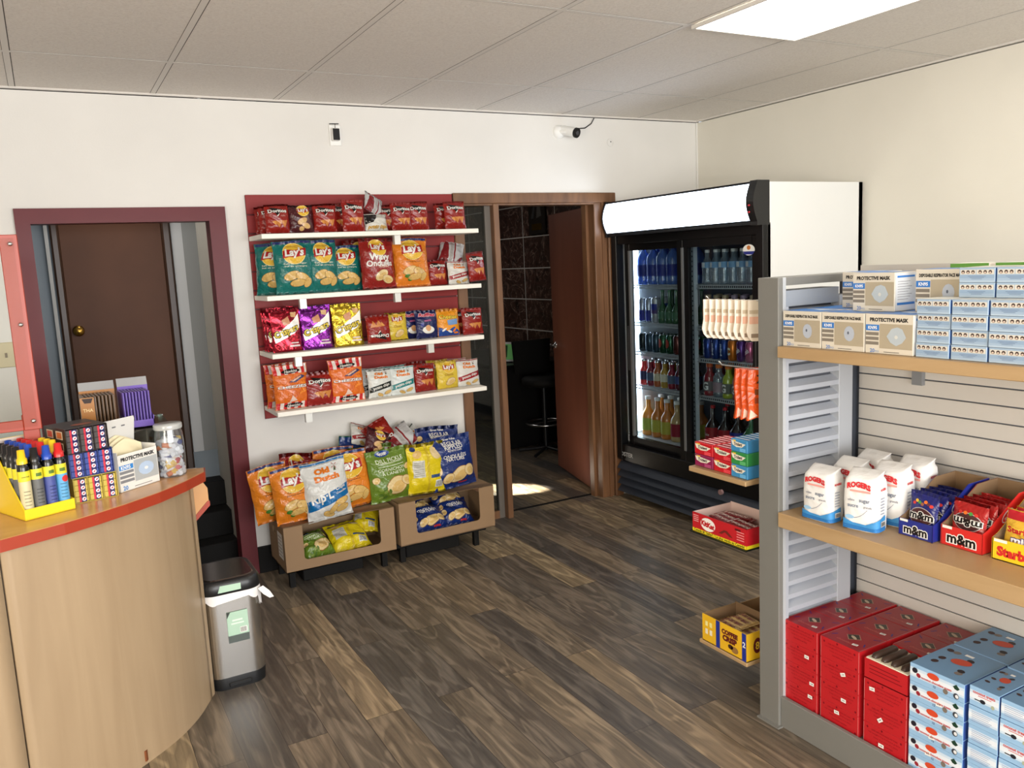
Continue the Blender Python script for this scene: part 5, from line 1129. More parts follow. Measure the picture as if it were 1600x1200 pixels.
# red packed boxes on the base, three columns, three deep, four high
def redbox(w=.150, d=.134, h=.0725):
    g = G(); red = card((186, 26, 34)); dk = ink((120, 14, 26)); g.box(-w / 2, w / 2, 0, d, 0, h, red, .0008)
    D = front(0)
    for i, (a, b) in enumerate(((-.30, .30), (-.38, .36), (-.25, .32), (-.18, .20))): g.text(('made with choice cocoa and cream', 'net weight five hundred grams', 'keep in a cool dry place', 'best before see base')[i], w * (a + b) / 2, h * (.78 - .16 * i), D, dk, 1, w=w * (b - a), h=h * .075, bold=.0, rot=0)
    for x, y in ((-.40, .82), (.38, .80), (-.06, .92), (.42, .15)): g.poly([(w * x - .004, h * y), (w * x, h * y + .004), (w * x + .004, h * y), (w * x, h * y - .005)], D, dk, 1)
    g.rect(-w / 2 + .0015, -w / 2 + .0025, .002, h - .002, D, card((226, 150, 150)), 1); g.rect(w / 2 - .0025, w / 2 - .0015, .002, h - .002, D, card((226, 150, 150)), 1)
    Dt = plane((0, 0, h), (1, 0, 0), (0, 1, 0)); tp = card((150, 26, 36)); g.rect(-w / 2 + .001, w / 2 - .001, .001, d - .001, Dt, tp, 1)
    g.rect(-w / 2 + .002, -w / 2 + .004, .001, d - .001, Dt, card((206, 120, 124)), 2); g.rect(w / 2 - .004, w / 2 - .002, .001, d - .001, Dt, card((206, 120, 124)), 2)
    cx, cy = -w * .02, d * .55; g.poly([(cx - .028, cy), (cx, cy + .028), (cx + .028, cy), (cx, cy - .028)], Dt, card((170, 130, 110)), 2); g.poly([(cx - .024, cy), (cx, cy + .024), (cx + .024, cy), (cx, cy - .024)], Dt, card((58, 48, 38)), 3); g.ell(cx + .003, cy - .004, .016, .006, Dt, card((196, 176, 150)), 4, n=12, rot=-.5)
    for sx in (-1, 1):
        g.poly([(sx * w * .42, d * .28), (sx * w * .36, d * .42), (sx * w * .33, d * .42), (sx * w * .39, d * .28)], Dt, ink((50, 50, 130)), 2); g.poly([(sx * w * .42, d * .9), (sx * w * .30, d * .80), (sx * w * .30, d * .77), (sx * w * .42, d * .87)], Dt, ink((50, 50, 130)), 2)
    g.text('chocolate', cx, d * .22, Dt, card((190, 90, 80)), 2, w=w * .4)
    o = g.obj('red_chocolate_box'); tag(o, '', 'box'); return Proto(o)
RB = redbox(); GR = 'red boxes stacked on the base of the gondola'
def sticker(par, x, y, z, rot=0, top=False):
    g = G(); D = front(-.0012) if not top else plane((0, 0, .0012), (1, 0, 0), (0, 1, 0)); c, s_ = math.cos(rot), math.sin(rot)
    g.poly([(a * c - b * s_, a * s_ + b * c) for a, b in ((-.0095, -.006), (.0095, -.006), (.0095, .006), (-.0095, .006))], D, ink((240, 238, 232)), 1); g.text('4.99', 0, 0, D, ink((60, 60, 60)), 2, w=.011, rot=rot)
    o = g.obj('price_sticker', par); o.location = (x, y, z); return o
COLS = [(-2.690, -2.838), (-2.850, -3.002), (-3.020, -3.172)]
rnd = random.Random(12)
CW = ['column nearest the grey post', 'middle column', 'column beside the blue boxes']
STK = {(0, 2): (.030, .045, 0), (0, 1): (.052, .030, 0), (0, 0): (.045, .054, 0), (1, 2): (.015, .045, .4), (1, 1): (.018, .030, 0), (1, 0): (-.008, .050, .1), (2, 2): (-.045, .045, .1), (2, 1): (-.015, .028, .7), (2, 0): (-.010, .018, 0)}
placed = []
for c, (yl, yr) in enumerate(COLS):
    for r in range(3):
        for k in range(4):
            if c == 2 and r == 0 and k == 3: continue
            o = RB.place((2.143 + r * .1355, (yl + yr) / 2, .1005 + k * .0732), (0, 0, RZ), 'red box, %s, %s row, %s' % (CW[c], ['front', 'middle', 'rear'][r], ['lowest layer', 'second layer up', 'third layer up', 'top layer'][k]), GR, ((yl - yr) / .150, 1, 1))
            placed.append((o, c, r, k))
for o, c, r, k in placed:
    if r == 0 and (c, k) in STK: q = STK[(c, k)]; sticker(o, q[0], 0, q[1], q[2])
    if k == 3: sticker(o, .035, .03, .0725, .2, True)
# the opened one
t = thing('open_chocolate_box', 'opened red box without lid showing dark chocolate logs in a cream tray', 'box', (2.143, -3.096, .1005 + 3 * .0732), RZ)
g = G(); w, d, h = .150, .134, .066; rd = card((186, 26, 34))
g.box(-w / 2, w / 2, 0, .002, 0, h, rd); g.box(-w / 2, w / 2, d - .002, d, 0, h, rd); g.box(-w / 2, -w / 2 + .002, .002, d - .002, 0, h, rd); g.box(w / 2 - .002, w / 2, .002, d - .002, 0, h, rd); g.box(-w / 2, w / 2, 0, d, 0, .003, rd)
for i in range(3): g.rect(-w * .38, w * (.28 + .05 * i), h * (.72 - .18 * i), h * (.76 - .18 * i), front(0), ink((120, 14, 26)), 1)
g.obj('box_base', t)
g = G(); g.box(-w / 2 + .002, w / 2 - .002, .002, d - .002, .05, h + .002, card((232, 224, 200)), .002); g.obj('cream_tray', t)
for i in range(4):
    g = G(); x = -.052 + .034 * i; g.tube([(x, .012, h + .003), (x, .022, h + .006), (x, d - .022, h + .006), (x, d - .012, h + .003)], [.007, .012, .012, .007], P((66, 50, 42), .4), 10); g.obj('chocolate_log', t)

# light blue boxes
def bluebox(w, d, h, side):
    g = G(); g.box(-w / 2, w / 2, 0, d, 0, h, card((150, 188, 222)), .0008)
    D = front(0); Dt = plane((0, 0, h), (1, 0, 0), (0, 1, 0))
    g.rect(-w / 2 + .001, w / 2 - .001, h * .28, h * .80, D, card((204, 222, 238)), 1); g.rect(-w / 2 + .001, w / 2 - .001, h * .40, h * .66, D, card((226, 233, 241)), 2)
    if side == 'long':
        g.ell(-w * .40, h * .66, w * .055, h * .15, D, ink((38, 34, 44)), 3, n=9, rot=.5); g.ell(-w * .33, h * .45, w * .045, h * .12, D, ink((150, 40, 50)), 3, n=9, rot=-.8); g.ell(-.01, h * .72, w * .11, h * .18, D, ink((206, 74, 44)), 3)
        g.text('coconut chocolate treats', .0, h * .42, D, ink((200, 70, 66)), 4, w=w * .56, h=h * .13, bold=.03); g.ell(w * .17, h * .22, w * .045, h * .15, D, ink((120, 110, 100)), 3, n=12); g.text('12', -w * .03, h * .2, D, ink((40, 60, 110)), 3, h=h * .12)
        g.poly([(w * .30, h * .70), (w * .36, h * .85), (w * .42, h * .66), (w * .38, h * .55), (w * .33, h * .58)], D, ink((30, 60, 44)), 3); g.ell(w * .36, h * .22, w * .05, h * .16, D, ink((60, 62, 70)), 3, n=12); g.ell(w * .375, h * .22, w * .03, h * .10, D, ink((226, 228, 230)), 4, n=10)
    elif side == 'end':
        g.text('coconut treats', 0, h * .74, D, ink((206, 80, 76)), 3, w=w * .75, h=h * .14, bold=.03); g.rect(-w * .2, w * .25, h * .58, h * .62, D, ink((206, 120, 116)), 3)
        g.box(-w * .32, -w * .10, -.0009, 0, h * .34, h * .54, ink((36, 36, 44))); g.ell(-w * .04, h * .38, w * .10, h * .11, D, ink((36, 36, 44)), 3, n=8); g.ell(w * .3, h * .30, w * .06, h * .1, D, ink((170, 176, 150)), 3, n=12)
    else:
        for i in range(6): g.rect(-w * .38, w * (.20 + .05 * (i % 3)), h * (.22 + .1 * i), h * (.245 + .1 * i), D, ink((150, 160, 190)), 3)
    g.rect(-w / 2 + .001, w / 2 - .001, .001, d - .001, Dt, card((104, 142, 176)), 1)
    rr = random.Random(5)
    for i in range(7): g.ell(w * rr.uniform(-.36, .36), d * rr.uniform(.12, .88), w * .07, d * .05, Dt, ink(rr.choice([(46, 42, 46), (60, 40, 40), (70, 80, 76), (120, 110, 104)])), 2, n=9, rot=rr.uniform(0, 3))
    g.ell(w * .02, d * .55, w * .17, d * .10, Dt, ink((190, 74, 52)), 3, rot=.3); g.rect(-w * .1, w * .05, d * .78, d * .84, Dt, ink((238, 238, 232)), 3)
    Dr = plane((w / 2, 0, 0), (0, 1, 0), (0, 0, 1)); g.rect(.001, d - .001, .001, h - .001, Dr, card((60, 90, 160)), 1)
    o = g.obj('blue_sweets_box'); tag(o, '', 'box'); return Proto(o)
BL = bluebox(.168, .203, .0555, 'long'); BE = bluebox(.083, .17, .0565, 'end'); BS = bluebox(.083, .17, .0565, 'back')
GS = 'light blue boxes stacked on the base of the gondola'
placed2 = []
for r in range(2):
    for k in range(6):
        o = BL.place((2.141 + r * .207, -3.264, .1005 + k * .0562), (0, 0, RZ + .006 * ((k % 3) - 1)), 'light blue box with its long side out, %s row, %s layer up' % (['front', 'rear'][r], ORD[k]), GS)
        placed2.append((o, r, k))
for o, r, k in placed2:
    if r == 0 and k in (1, 2, 4): sticker(o, -.03 + .01 * k, 0, .02, .1)
for c in range(4):
    yl = -3.360 - c * .0875
    for r in range(2):
        for k in range(6):
            p = BE if ((c == 0 and k == 5) or (c == 1 and k in (3, 4)) or (c > 1 and k % 2)) else BS
            pb(p, yl, yl - .083, 2.143 + .178 * r + .002 * (k % 2), .1005 + k * .0575, 'light blue box end-on, %s narrow column, %s row, %s layer up' % (ORD[c], ['front', 'rear'][r], ORD[k]), GS)

# sugar bags
def sugarbag():
    g = G(); w, d, h = .112, .082, .175; n = 20; vs = []; prof = [(0, .90), (.006, .98), (.03, 1.0), (.09, 1.02), (.13, 1.0), (.150, .96), (.158, .85)]
    def ring(z, s, yc=0, dy=1):
        out = []
        for k in range(n):
            a = 2 * PI * (k + .5) / n; c, s_ = math.cos(a), math.sin(a)
            out.append((math.copysign(abs(c) ** .38, c) * w / 2 * s + .0012 * math.sin(5 * a + 60 * z), math.copysign(abs(s_) ** .38, s_) * d / 2 * s * dy + yc + .0012 * math.cos(7 * a + 70 * z), z))
        return out
    rings = [ring(z, s) for z, s in prof] + [ring(.168, .90, .008, .45), ring(.173, .92, .014, .16), ring(.176, .92, .022, .08)]
    vs = [v for r in rings for v in r]; wm = P((232, 231, 228), .5, 0, .1, .5, 26, name='sugar_paper')
    g.add(vs, [(i * n + k, i * n + (k + 1) % n, (i + 1) * n + (k + 1) % n, (i + 1) * n + k) for i in range(len(rings) - 1) for k in range(n)], wm, True)
    g.add(rings[0], [tuple(range(n))], wm); g.add(rings[-1], [tuple(range(n))], wm)
    # blue base band rising to the right
    bl = P((60, 140, 200), .5, 0, .1, .5, 26, name='blue_paper')
    def Dw(x, y, l=1):       # wrap: x metres along the perimeter from the front centre
        if abs(x) <= w / 2 - .012: return Vector((x, -d / 2 * 1.02 - .0012 - .0006 * l, y))
        if x > 0:
            e = x - (w / 2 - .012)
            if e < .02: a = e / .02 * PI / 2; return Vector((w / 2 - .012 + (.0135 + .0006 * l) * math.sin(a), -d / 2 * 1.02 + .012 - (.0132 + .0006 * l) * math.cos(a), y))
            return Vector((w / 2 * 1.02 + .0012 + .0006 * l, -d / 2 + .012 + (e - .02), y))
        p = Dw(-x, y, l); return Vector((-p.x, p.y, p.z))
    g.poly([(-.052, .004), (.05, .004), (.10, .004), (.10, .050), (.06, .040), (.02, .022), (-.02, .024), (-.052, .034)], Dw, bl, 1, .012)
    g.poly([(-.052, .004), (.10, .004), (.10, .02), (.04, .014), (-.052, .018)], Dw, P((34, 110, 176), .5), 2, .012)
    rd = ink((206, 48, 52)); g.text('ROGERS', -.002, .132, Dw, rd, 1, w=.075, h=.018, bold=.06, arc=.008, maxe=.01); g.rect(-.03, .035, .117, .123, Dw, ink((230, 160, 150)), 1, .012)
    g.text('sugar', .016, .090, Dw, ink((110, 120, 140)), 1, w=.034, maxe=.02); g.text('white', -.026, .092, Dw, ink((150, 150, 160)), 1, w=.022); g.text('sucre', -.02, .074, Dw, ink((120, 130, 150)), 1, w=.034); g.text('granulé', .026, .074, Dw, ink((150, 150, 160)), 1, w=.026)
    for i in range(8): a, b = i / 8, (i + 1) / 8; f = lambda t: (-.02 + .045 * t, .035 + .028 * (t ** 2) + .003); p, q = f(a), f(b); g.poly([p, q, (q[0], q[1] + .0014), (p[0], p[1] + .0014)], Dw, ink((90, 100, 130)), 1)
    g.ell(-.030, .040, .014, .006, Dw, ink((150, 190, 220)), 2)
    g.rect(.070, .098, .018, .034, Dw, W_INK, 3)
    for i in range(6): g.rect(.072 + .004 * i, .074 + .004 * i, .02, .032, Dw, ink((20, 20, 20)), 4)
    g.text('ROGERS', .086, .128, Dw, rd, 1, w=.034, bold=.05, maxe=.01)
    for i in range(6): g.rect(.070, .094, .055 + .009 * i, .058 + .009 * i, Dw, ink((160, 166, 180)), 1)
    o = g.obj('sugar_bag'); tag(o, '', 'sugar bag'); return Proto(o)
SB = sugarbag(); GG = 'white sugar bags on the lower wood shelf'
Z2 = .7865
for x, y, rz, sc, lb in ((2.168, -2.838, RZ + .06, .99, 'white sugar bag at the front, nearest the grey post'), (2.190, -2.980, RZ + .22, 1.06, 'white sugar bag at the front, second from the grey post'),
        (2.290, -2.850, RZ + .02, 1.04, 'white sugar bag in the second row, behind the one nearest the post'), (2.300, -2.995, RZ + .15, 1.1, 'white sugar bag in the second row, behind the larger front one'),
        (2.400, -2.850, RZ - .05, 1.08, 'white sugar bag at the back left of the group'), (2.410, -3.000, RZ + .1, 1.12, 'white sugar bag at the back right of the group beside the blue carton')):
    SB.place((x, y, Z2), (0, 0, rz), lb, GG, (1.0, .98, sc))

# candy cartons
def candy(name, colr, edge, w, d, hf, hb, txt, tcol, label, loc, dz, pouch, ptxt, logo=True):
    t = thing(name, label, 'box', loc, RZ + dz); m = card(colr); th = .0025
    g = G(); g.box(-w / 2, w / 2, 0, d, 0, th, M_carddk)
    g.box(-w / 2, w / 2, 0, th, 0, hf, m)
    g.box(-w / 2, w / 2, d - th, d, 0, hb, M_carddk)
    for x in (-w / 2, w / 2 - th):
        g.prism([(0, 0), (0, hf), (d * .10, hf * 1.15), (d * .62, hb * .98), (d, hb), (d, 0)], x, x + th, 0, m if x > 0 else M_carddk)
    g.prism([(0, 0), (0, hf), (d * .10, hf * 1.15), (d * .62, hb * .98), (d, hb), (d, 0)], -w / 2 - .0008, -w / 2, 0, m)
    g.prism([(.002, 0.002), (.002, hf), (d * .10, hf * 1.13), (d * .62, hb * .96), (d - .003, hb - .004), (d - .003, 0.002)], w / 2 - th - .0006, w / 2 - th, 0, M_carddk)
    g.obj('carton_body', t)
    g = G(); D = front(-.0003)
    if logo: g.text(txt, 0, hf * .45, D, ink((238, 236, 230)), 1, w=w * .74, bold=.10); g.text(txt, 0, hf * .45, D, ink((20, 14, 12)), 2, w=w * .69, bold=.035)
    else: g.text(txt, w * .04, hf * .45, D, ink(tcol), 1, w=w * .9, bold=.06)
    g.rect(-w * .46, -w * .22, hf * .86, hf * 1.0, D, ink((232, 230, 222)), 3); g.obj('front_print', t); g = G()
    Dr = plane((w / 2 + .0003, 0, 0), (0, 1, 0), (0, 0, 1)); g.ell(d * .42, hb * .62, .030, .014, Dr, ink((220, 220, 228)), 1, rot=.55); g.ell(d * .42, hb * .62, .026, .011, Dr, m, 2, rot=.55); g.text(txt, d * .42, hb * .62, Dr, ink((220, 220, 228)), 3, w=.034, rot=.55)
    g.obj('side_print', t)
    return t
def pouch(name, label, group, body, w, h, design, seed): 
    return bag(name, w, h, .022, body, design, seed, .010, label=label, cat='candy bag')
def d_mm(g, D, w, h):
    cl = [(200, 50, 40), (230, 180, 50), (70, 140, 60), (150, 90, 60), (220, 110, 40), (90, 40, 50)]
    for i in range(7): g.ell(w * (-.30 + .1 * i), h * (.72 + .03 * ((i * 5) % 3)), w * .06, w * .05, D, ink(cl[i % 6]), 1, E_, 12)
    g.ell(0, h * .44, w * .42, h * .20, D, ink((190, 180, 180)), 1, .012, 24); g.ell(0, h * .44, w * .40, h * .185, D, ink((70, 36, 36)), 2, .012, 24)
    g.text('m&m', 0, h * .46, D, ink((238, 236, 230)), 3, w=w * .86, h=h * .20, bold=.10, maxe=E_); g.text('m&m', 0, h * .46, D, ink((22, 14, 12)), 4, w=w * .82, h=h * .175, bold=.035, maxe=E_)
    for i in range(4): g.ell(w * (-.22 + .15 * i), h * .25, w * .055, w * .045, D, ink(cl[(i * 2) % 6]), 3, E_, 12)
def d_mmflip(g, D, w, h): d_mm(g, lambda x, y, l=1: D(-x, h * .98 - y, l), w, h)
def d_star(g, D, w, h):
    g.rect(-w * .48, w * .48, h * .80, h * .98, D, ink((176, 30, 40)), 1, E_); g.text('Starburst', 0, h * .60, D, ink((250, 226, 80)), 1, w=w * .92, h=h * .15, bold=.12, maxe=E_); g.text('Starburst', 0, h * .60, D, ink((190, 44, 40)), 2, w=w * .88, h=h * .13, bold=.05, maxe=E_)
    g.text('minis', 0, h * .40, D, ink((60, 40, 110)), 1, w=w * .66, h=h * .14, bold=.14, maxe=E_); g.text('minis', 0, h * .40, D, ink((240, 236, 240)), 2, w=w * .62, h=h * .11, bold=.04, maxe=E_)
    for i, c in enumerate(((206, 60, 50), (230, 150, 60), (150, 40, 60))): g.ell(w * (-.24 + .2 * i), h * .18, w * .09, w * .06, D, ink(c), 2, E_, 10)
candy('candy_display_carton', (30, 42, 130), 0, .112, .265, .052, .155, 'm&m', 0, 'dark blue candy display carton on the lower wood shelf beside the sugar bags', (2.222, -3.130, Z2), -.02, None, None)
candy('candy_display_carton', (206, 40, 36), 0, .126, .265, .060, .155, 'm&m', 0, 'bright red candy display carton between the blue and the yellow ones', (2.240, -3.262, Z2), -.02, None, None)
candy('candy_display_carton', (240, 196, 34), 0, .150, .265, .060, .155, 'Starburst', (200, 46, 40), 'yellow-fronted candy display carton at the right edge of the lower shelf', (2.242, -3.425, Z2), 0, None, None, False)
PB = pouch('candy_pouch', '', '', film((36, 40, 128)), .098, .135, d_mm, 31); PR = pouch('candy_pouch', '', '', film((200, 36, 34)), .108, .135, d_mmflip, 32); PY = pouch('candy_pouch', '', '', film((236, 186, 60)), .130, .14, d_star, 33)
for p, x, y, nm in ((PB, 2.245, -3.132, 'dark blue'), (PR, 2.262, -3.264, 'red upside-down'), (PY, 2.264, -3.427, 'yellow and red')):
    for k in range(4): p.place((x + .042 * k, y - .001 * k, Z2 + .004), (-.16, 0, RZ - .02), '%s candy pouch standing in its carton, %s from the front' % (nm, ORD[k]), 'candy pouches in the display cartons', (1, 1, 1 - .02 * k))

# ------------------------------------------------------------------ shelves on the far end of the gondola
def endshelf(z, mt, th, label, y0, x1=2.50, edge=None):
    t = thing('end_shelf', label, 'shelf', (2.112, -2.545, z - th))
    g = G(); g.box(0, x1 - 2.112, 0, y0, 0, th, mt, .003 if th > .01 else .0008); g.obj('board', t)
    for x in (.12, .33):
        g = G(); g.prism([(-.064, -.03), (-.064, .0), (y0 * .5, .0), (y0 * .5, -.004)], x, x + .003, 0, M_dark); g.obj('bracket', t)
    return t
endshelf(.857, M_oakedge, .020, 'small pale wood shelf holding chewing gum boxes on the end of the gondola', .30)
endshelf(.602, glassmat('shelf_glass', (150, 176, 160), .12), .006, 'small glass shelf holding the red wafer bar box', .30)
endshelf(.172, M_oakedge, .016, 'lowest small wood shelf holding the yellow wafer bar box', .255)
def gum(name, colr, txt, w=.10, d=.17, h=.047):
    g = G(); m = P(colr, .22, 0, .6, name='shrink_wrapped_card'); g.box(-w / 2, w / 2, 0, d, 0, h, m, .003); D = front(0)
    g.poly([(-w * .46, h * .86), (-w * .10, h * .80), (w * .40, h * .70), (w * .18, h * .42), (-w * .15, h * .38), (-w * .38, h * .52)], D, ink((232, 226, 208)), 1); g.text(txt, -w * .04, h * .62, D, ink((60, 40, 44)), 2, w=w * .50, shear=.2, bold=.03)
    if sum(colr) < 420: g.poly([(-w * .40, h * .92), (-w * .15, h * .92), (-w * .22, h * .78)], D, ink((236, 196, 60)), 3)
    for i in range(3): g.rect(w * .05, w * .40, h * (.10 + .09 * i), h * (.14 + .09 * i), D, ink(tuple(min(255, c + 70) for c in colr)), 1)
    Dt = plane((0, 0, h), (1, 0, 0), (0, 1, 0)); 
    for i in range(6): g.rect(-w * .44, w * .44, d * (.08 + .15 * i), d * (.13 + .15 * i), Dt, ink((226, 196, 196) if colr[0] > 150 else (190, 200, 210)), 1)
    o = g.obj(name); tag(o, '', 'gum box'); return Proto(o)
g1, g2, g3, g4 = gum('gum_box', (196, 30, 40), 'Trident'), gum('gum_box', (140, 34, 80), 'Trident'), gum('gum_box', (64, 140, 190), 'Trident'), gum('gum_box', (50, 140, 70), 'Trident')
GUM = 'shrink-wrapped gum boxes on the small wood shelf'
for p, y, k, lb in ((g2, -2.305, 0, 'magenta gum box at the lower left on the small shelf'), (g1, -2.305, 1, 'red gum box at the upper left on the small shelf'), (g1, -2.408, 0, 'red gum box lower middle on the small shelf'), (g1, -2.408, 1, 'red gum box upper middle on the small shelf'),
                    (g3, -2.498, 0, 'light blue gum box at the bottom of the right stack'), (g4, -2.498, 1, 'green gum box in the middle of the right stack'), (g3, -2.498, 2, 'light blue gum box at the top of the right stack')):
    p.place((2.135 if y > -2.45 else 2.128, y, .8575 + .0475 * k), (0, 0, RZ), lb, GUM, (1, 1.0, 1) if y > -2.45 else (.82, 1, 1.12 if 0 else 1))
# wafer bar boxes
def barbox(name, label, colr, w, d, h, loc, marks, inner):
    t = thing(name, label, 'box', loc, RZ); m = card(colr); th = .003; g = G()
    g.box(-w / 2, w / 2, 0, d, 0, th, m); g.box(-w / 2, w / 2, 0, th, 0, h, m); g.box(-w / 2, w / 2, d - th, d, 0, h * 1.05, inner); g.box(-w / 2, -w / 2 + th, th, d - th, 0, h, inner); g.box(w / 2 - th, w / 2, th, d - th, 0, h, m)
    g.box(-w / 2 - .0006, -w / 2, 0, d, 0, h, m)
    g.obj('box_body', t); g = G(); marks(g, front(-.0003), plane((w / 2 + .0003, 0, 0), (0, 1, 0), (0, 0, 1)), w, d, h); g.obj('box_print', t); return t
def k_kit(g, D, Dr, w, d, h):
    g.ell(-w * .20, h * .56, w * .14, h * .34, D, ink((240, 236, 230)), 1); g.text('KitKat', -w * .20, h * .56, D, ink((190, 24, 34)), 2, w=w * .25, bold=.06, rot=-.1)
    g.rect(-w / 2, w / 2, .001, h * .18, D, ink((236, 216, 40)), 1); g.rect(0, d, .001, h * .18, Dr, ink((236, 216, 40)), 1); g.text('Canada #1 Seller! / Le plus vendu au Canada!', 0, h * .09, D, ink((30, 30, 30)), 2, w=w * .94)
    g.poly([(w * .0, h * .36), (w * .1, h * .60), (w * .16, h * .60), (w * .26, h * .34), (w * .2, h * .34), (w * .12, h * .5), (w * .06, h * .36)], D, ink((110, 40, 30)), 1)
    for i in range(4): g.rect(w * .33, w * .46, h * (.35 + .13 * i), h * (.39 + .13 * i), D, ink((230, 150, 150)), 1); g.rect(-w * .48, -w * .38, h * (.55 + .1 * i), h * (.58 + .1 * i), D, ink((230, 190, 190)), 1)
    g.rect(w * .30, w * .40, h * .80, h * .9, D, ink((90, 20, 24)), 2)
def k_cof(g, D, Dr, w, d, h):
    for a in (-.18, .40): g.rect(w * a, w * (a + .09), 0, h, D, ink((36, 52, 140)), 1)
    g.text('2', w * .445, h * .6, D, ink((235, 235, 235)), 2, h=h * .2, bold=.03)
    br = ink((96, 28, 30)); g.text('COFFEE', w * .13, h * .72, D, br, 1, w=w * .36, bold=.07); g.text('CRISP', w * .13, h * .50, D, br, 1, w=w * .32, bold=.07)
    g.ell(w * .24, h * .22, w * .08, h * .12, D, ink((150, 110, 60)), 1); g.ell(w * .15, h * .27, w * .06, h * .09, D, ink((60, 34, 26)), 1, n=8)
    for x in (-.40, -.30): g.rect(w * (x - .03), w * (x + .03), h * .3, h * .5, D, ink((236, 226, 200)), 1); g.rect(w * (x - .03), w * (x + .03), h * .6, h * .78, D, ink((236, 226, 150)), 1)
    g.ell(d * .3, h * .5, .02, .03, Dr, br, 1); g.text('8', d * .3, h * .5, Dr, ink((240, 200, 60)), 2, h=.03); g.text('COFFEE', d * .7, h * .5, Dr, br, 1, w=.05, bold=.05)
barbox('wafer_bar_box', 'open red box of wafer bars with a yellow base stripe on the glass shelf', (190, 26, 36), .285, .20, .075, (2.118, -2.400, .6025), k_kit, card((226, 200, 190)))
barbox('wafer_bar_box', 'open yellow box of wafer bars on the lowest end shelf', (232, 182, 34), .235, .175, .108, (2.116, -2.424, .1725), k_cof, M_carddk)
barbox('wafer_bar_box', 'second yellow wafer bar box behind the first one on the lowest end shelf', (232, 182, 34), .235, .16, .10, (2.30, -2.424, .1725), k_cof, M_carddk)
def bar(name, colr, txt, tc, L=.15, w=.033):
    g = G(); m = film(colr); n = 10; vs = []
    for i in range(n + 1):
        for s_ in (-1, 1):
            pass
    g.box(-L / 2 + .012, L / 2 - .012, -w / 2, w / 2, 0, .012, m, .004)
    for s_ in (-1, 1): g.prism([(s_ * (L / 2 - .012), -w / 2), (s_ * L / 2, -w / 2), (s_ * L / 2, w / 2), (s_ * (L / 2 - .012), w / 2)], .005, .007, 2, m)
    D = plane((0, 0, .012), (1, 0, 0), (0, 1, 0)); g.text(txt, 0, 0, D, ink(tc), 1, w=L * .62, h=w * .5, bold=.05)
    g.rect(L * .34, L * .39, -w / 2 + .003, w / 2 - .003, D, ink(tc), 1)
    o = g.obj(name); tag(o, '', 'chocolate bar'); return Proto(o)
rnd = random.Random(9); KB = bar('wafer_bar', (168, 28, 34), 'KitKat', (226, 200, 190)); CB = bar('wafer_bar', (206, 170, 110), 'COFFEE CRISP', (110, 36, 34))
for k in range(14):
    KB.place((2.165 + .036 * (k % 4) + rnd.uniform(-.004, .004), -2.335 - .125 * ((k // 4) % 2), .6065 + .0135 * (k // 4) + (.006 if k > 7 else 0)), (0, rnd.uniform(-.04, .04), PI / 2 + rnd.uniform(-.18, .18)), 'red wrapped wafer bar lying loose in the open red box', 'red wafer bars in the box on the glass shelf')
for k in range(12):
    CB.place((2.145 + .034 * (k % 4), -2.365 - .11 * ((k // 4) % 2) if k < 8 else -2.42, .2 + .014 * (k // 4) + .028), (0, 0, PI / 2 + rnd.uniform(-.1, .1)), 'tan and brown wrapped wafer bar lying in the open yellow box', 'tan wafer bars in the yellow box', (.7, 1, 1))
# pegs with hanging packs
def peg(z, x, n, name, label, L=.29):
    t = thing('display_hook', label, 'hook', (x, -2.606, z)); g = G(); g.tube([(0, -.002, 0), (0, L, 0), (0, L + .018, .012)], .003, M_steel); g.obj('rod', t); g = G(); g.box(-.012, .012, -.004, 0, -.02, .02, M_steel); g.obj('back_plate', t)
peg(1.492, 2.165, 8, '', 'chrome hook carrying white carded packs on the end of the gondola'); peg(1.258, 2.14, 4, '', 'chrome hook carrying orange candy packs below the white packs', .20)
def hpack(kind):
    g = G()
    if kind == 'w':
        m = P((228, 214, 192), .35, 0, .3, .2, 40, name='blister_card')
        g.prism([(-.030, .012), (-.030, -.06), (-.036, -.095), (-.030, -.115), (-.018, -.130), (.012, -.130), (.020, -.115), (.030, -.06), (.030, .012)], -.004, .004, 1, m)
        D = front(-.0042); g.rect(-.026, .026, -.035, -.022, D, ink((196, 178, 150)), 1); g.rect(-.026, .024, -.070, -.045, D, ink((226, 176, 150)), 1); g.rect(-.02, .014, -.118, -.104, D, ink((150, 130, 110)), 1)
        Dl = plane((-.0302, .004, 0), (0, -1, 0), (0, 0, 1))
        o = g.obj('carded_pack'); tag(o, '', 'hanging pack')
    else:
        m = film((240, 92, 26)); g.prism([(-.040, .012), (-.044, -.05), (-.040, -.13), (-.046, -.165), (.0, -.150), (.040, -.168), (.038, -.1), (.042, .012)], -.009, .009, 1, m)
        D = front(-.0095); g.text('Z', 0, -.02, D, ink((70, 40, 20)), 1, h=.03, bold=.03); g.rect(-.02, .02, -.075, -.055, D, ink((120, 60, 20)), 1); g.rect(-.02, .015, -.105, -.085, D, ink((150, 60, 20)), 1); g.poly([(-.04, -.16), (-.035, -.125), (-.01, -.148)], D, ink((230, 200, 180)), 1)
        o = g.obj('orange_candy_pack'); tag(o, '', 'hanging pack')
    return Proto(o)
HW, HO = hpack('w'), hpack('o')
for k in range(8): HW.place((2.166, -2.325 - .032 * k, 1.482), (0, 0, -.55), 'white carded pack hanging on the chrome hook, %s from the free end' % ORD[k], 'white packs on the upper hook')
for k in range(3): HO.place((2.142, -2.525 - .030 * k, 1.246), (0, 0, -.5), 'orange candy pack hanging on the lower hook, %s from the free end' % ORD[k], 'orange packs on the lower hook')
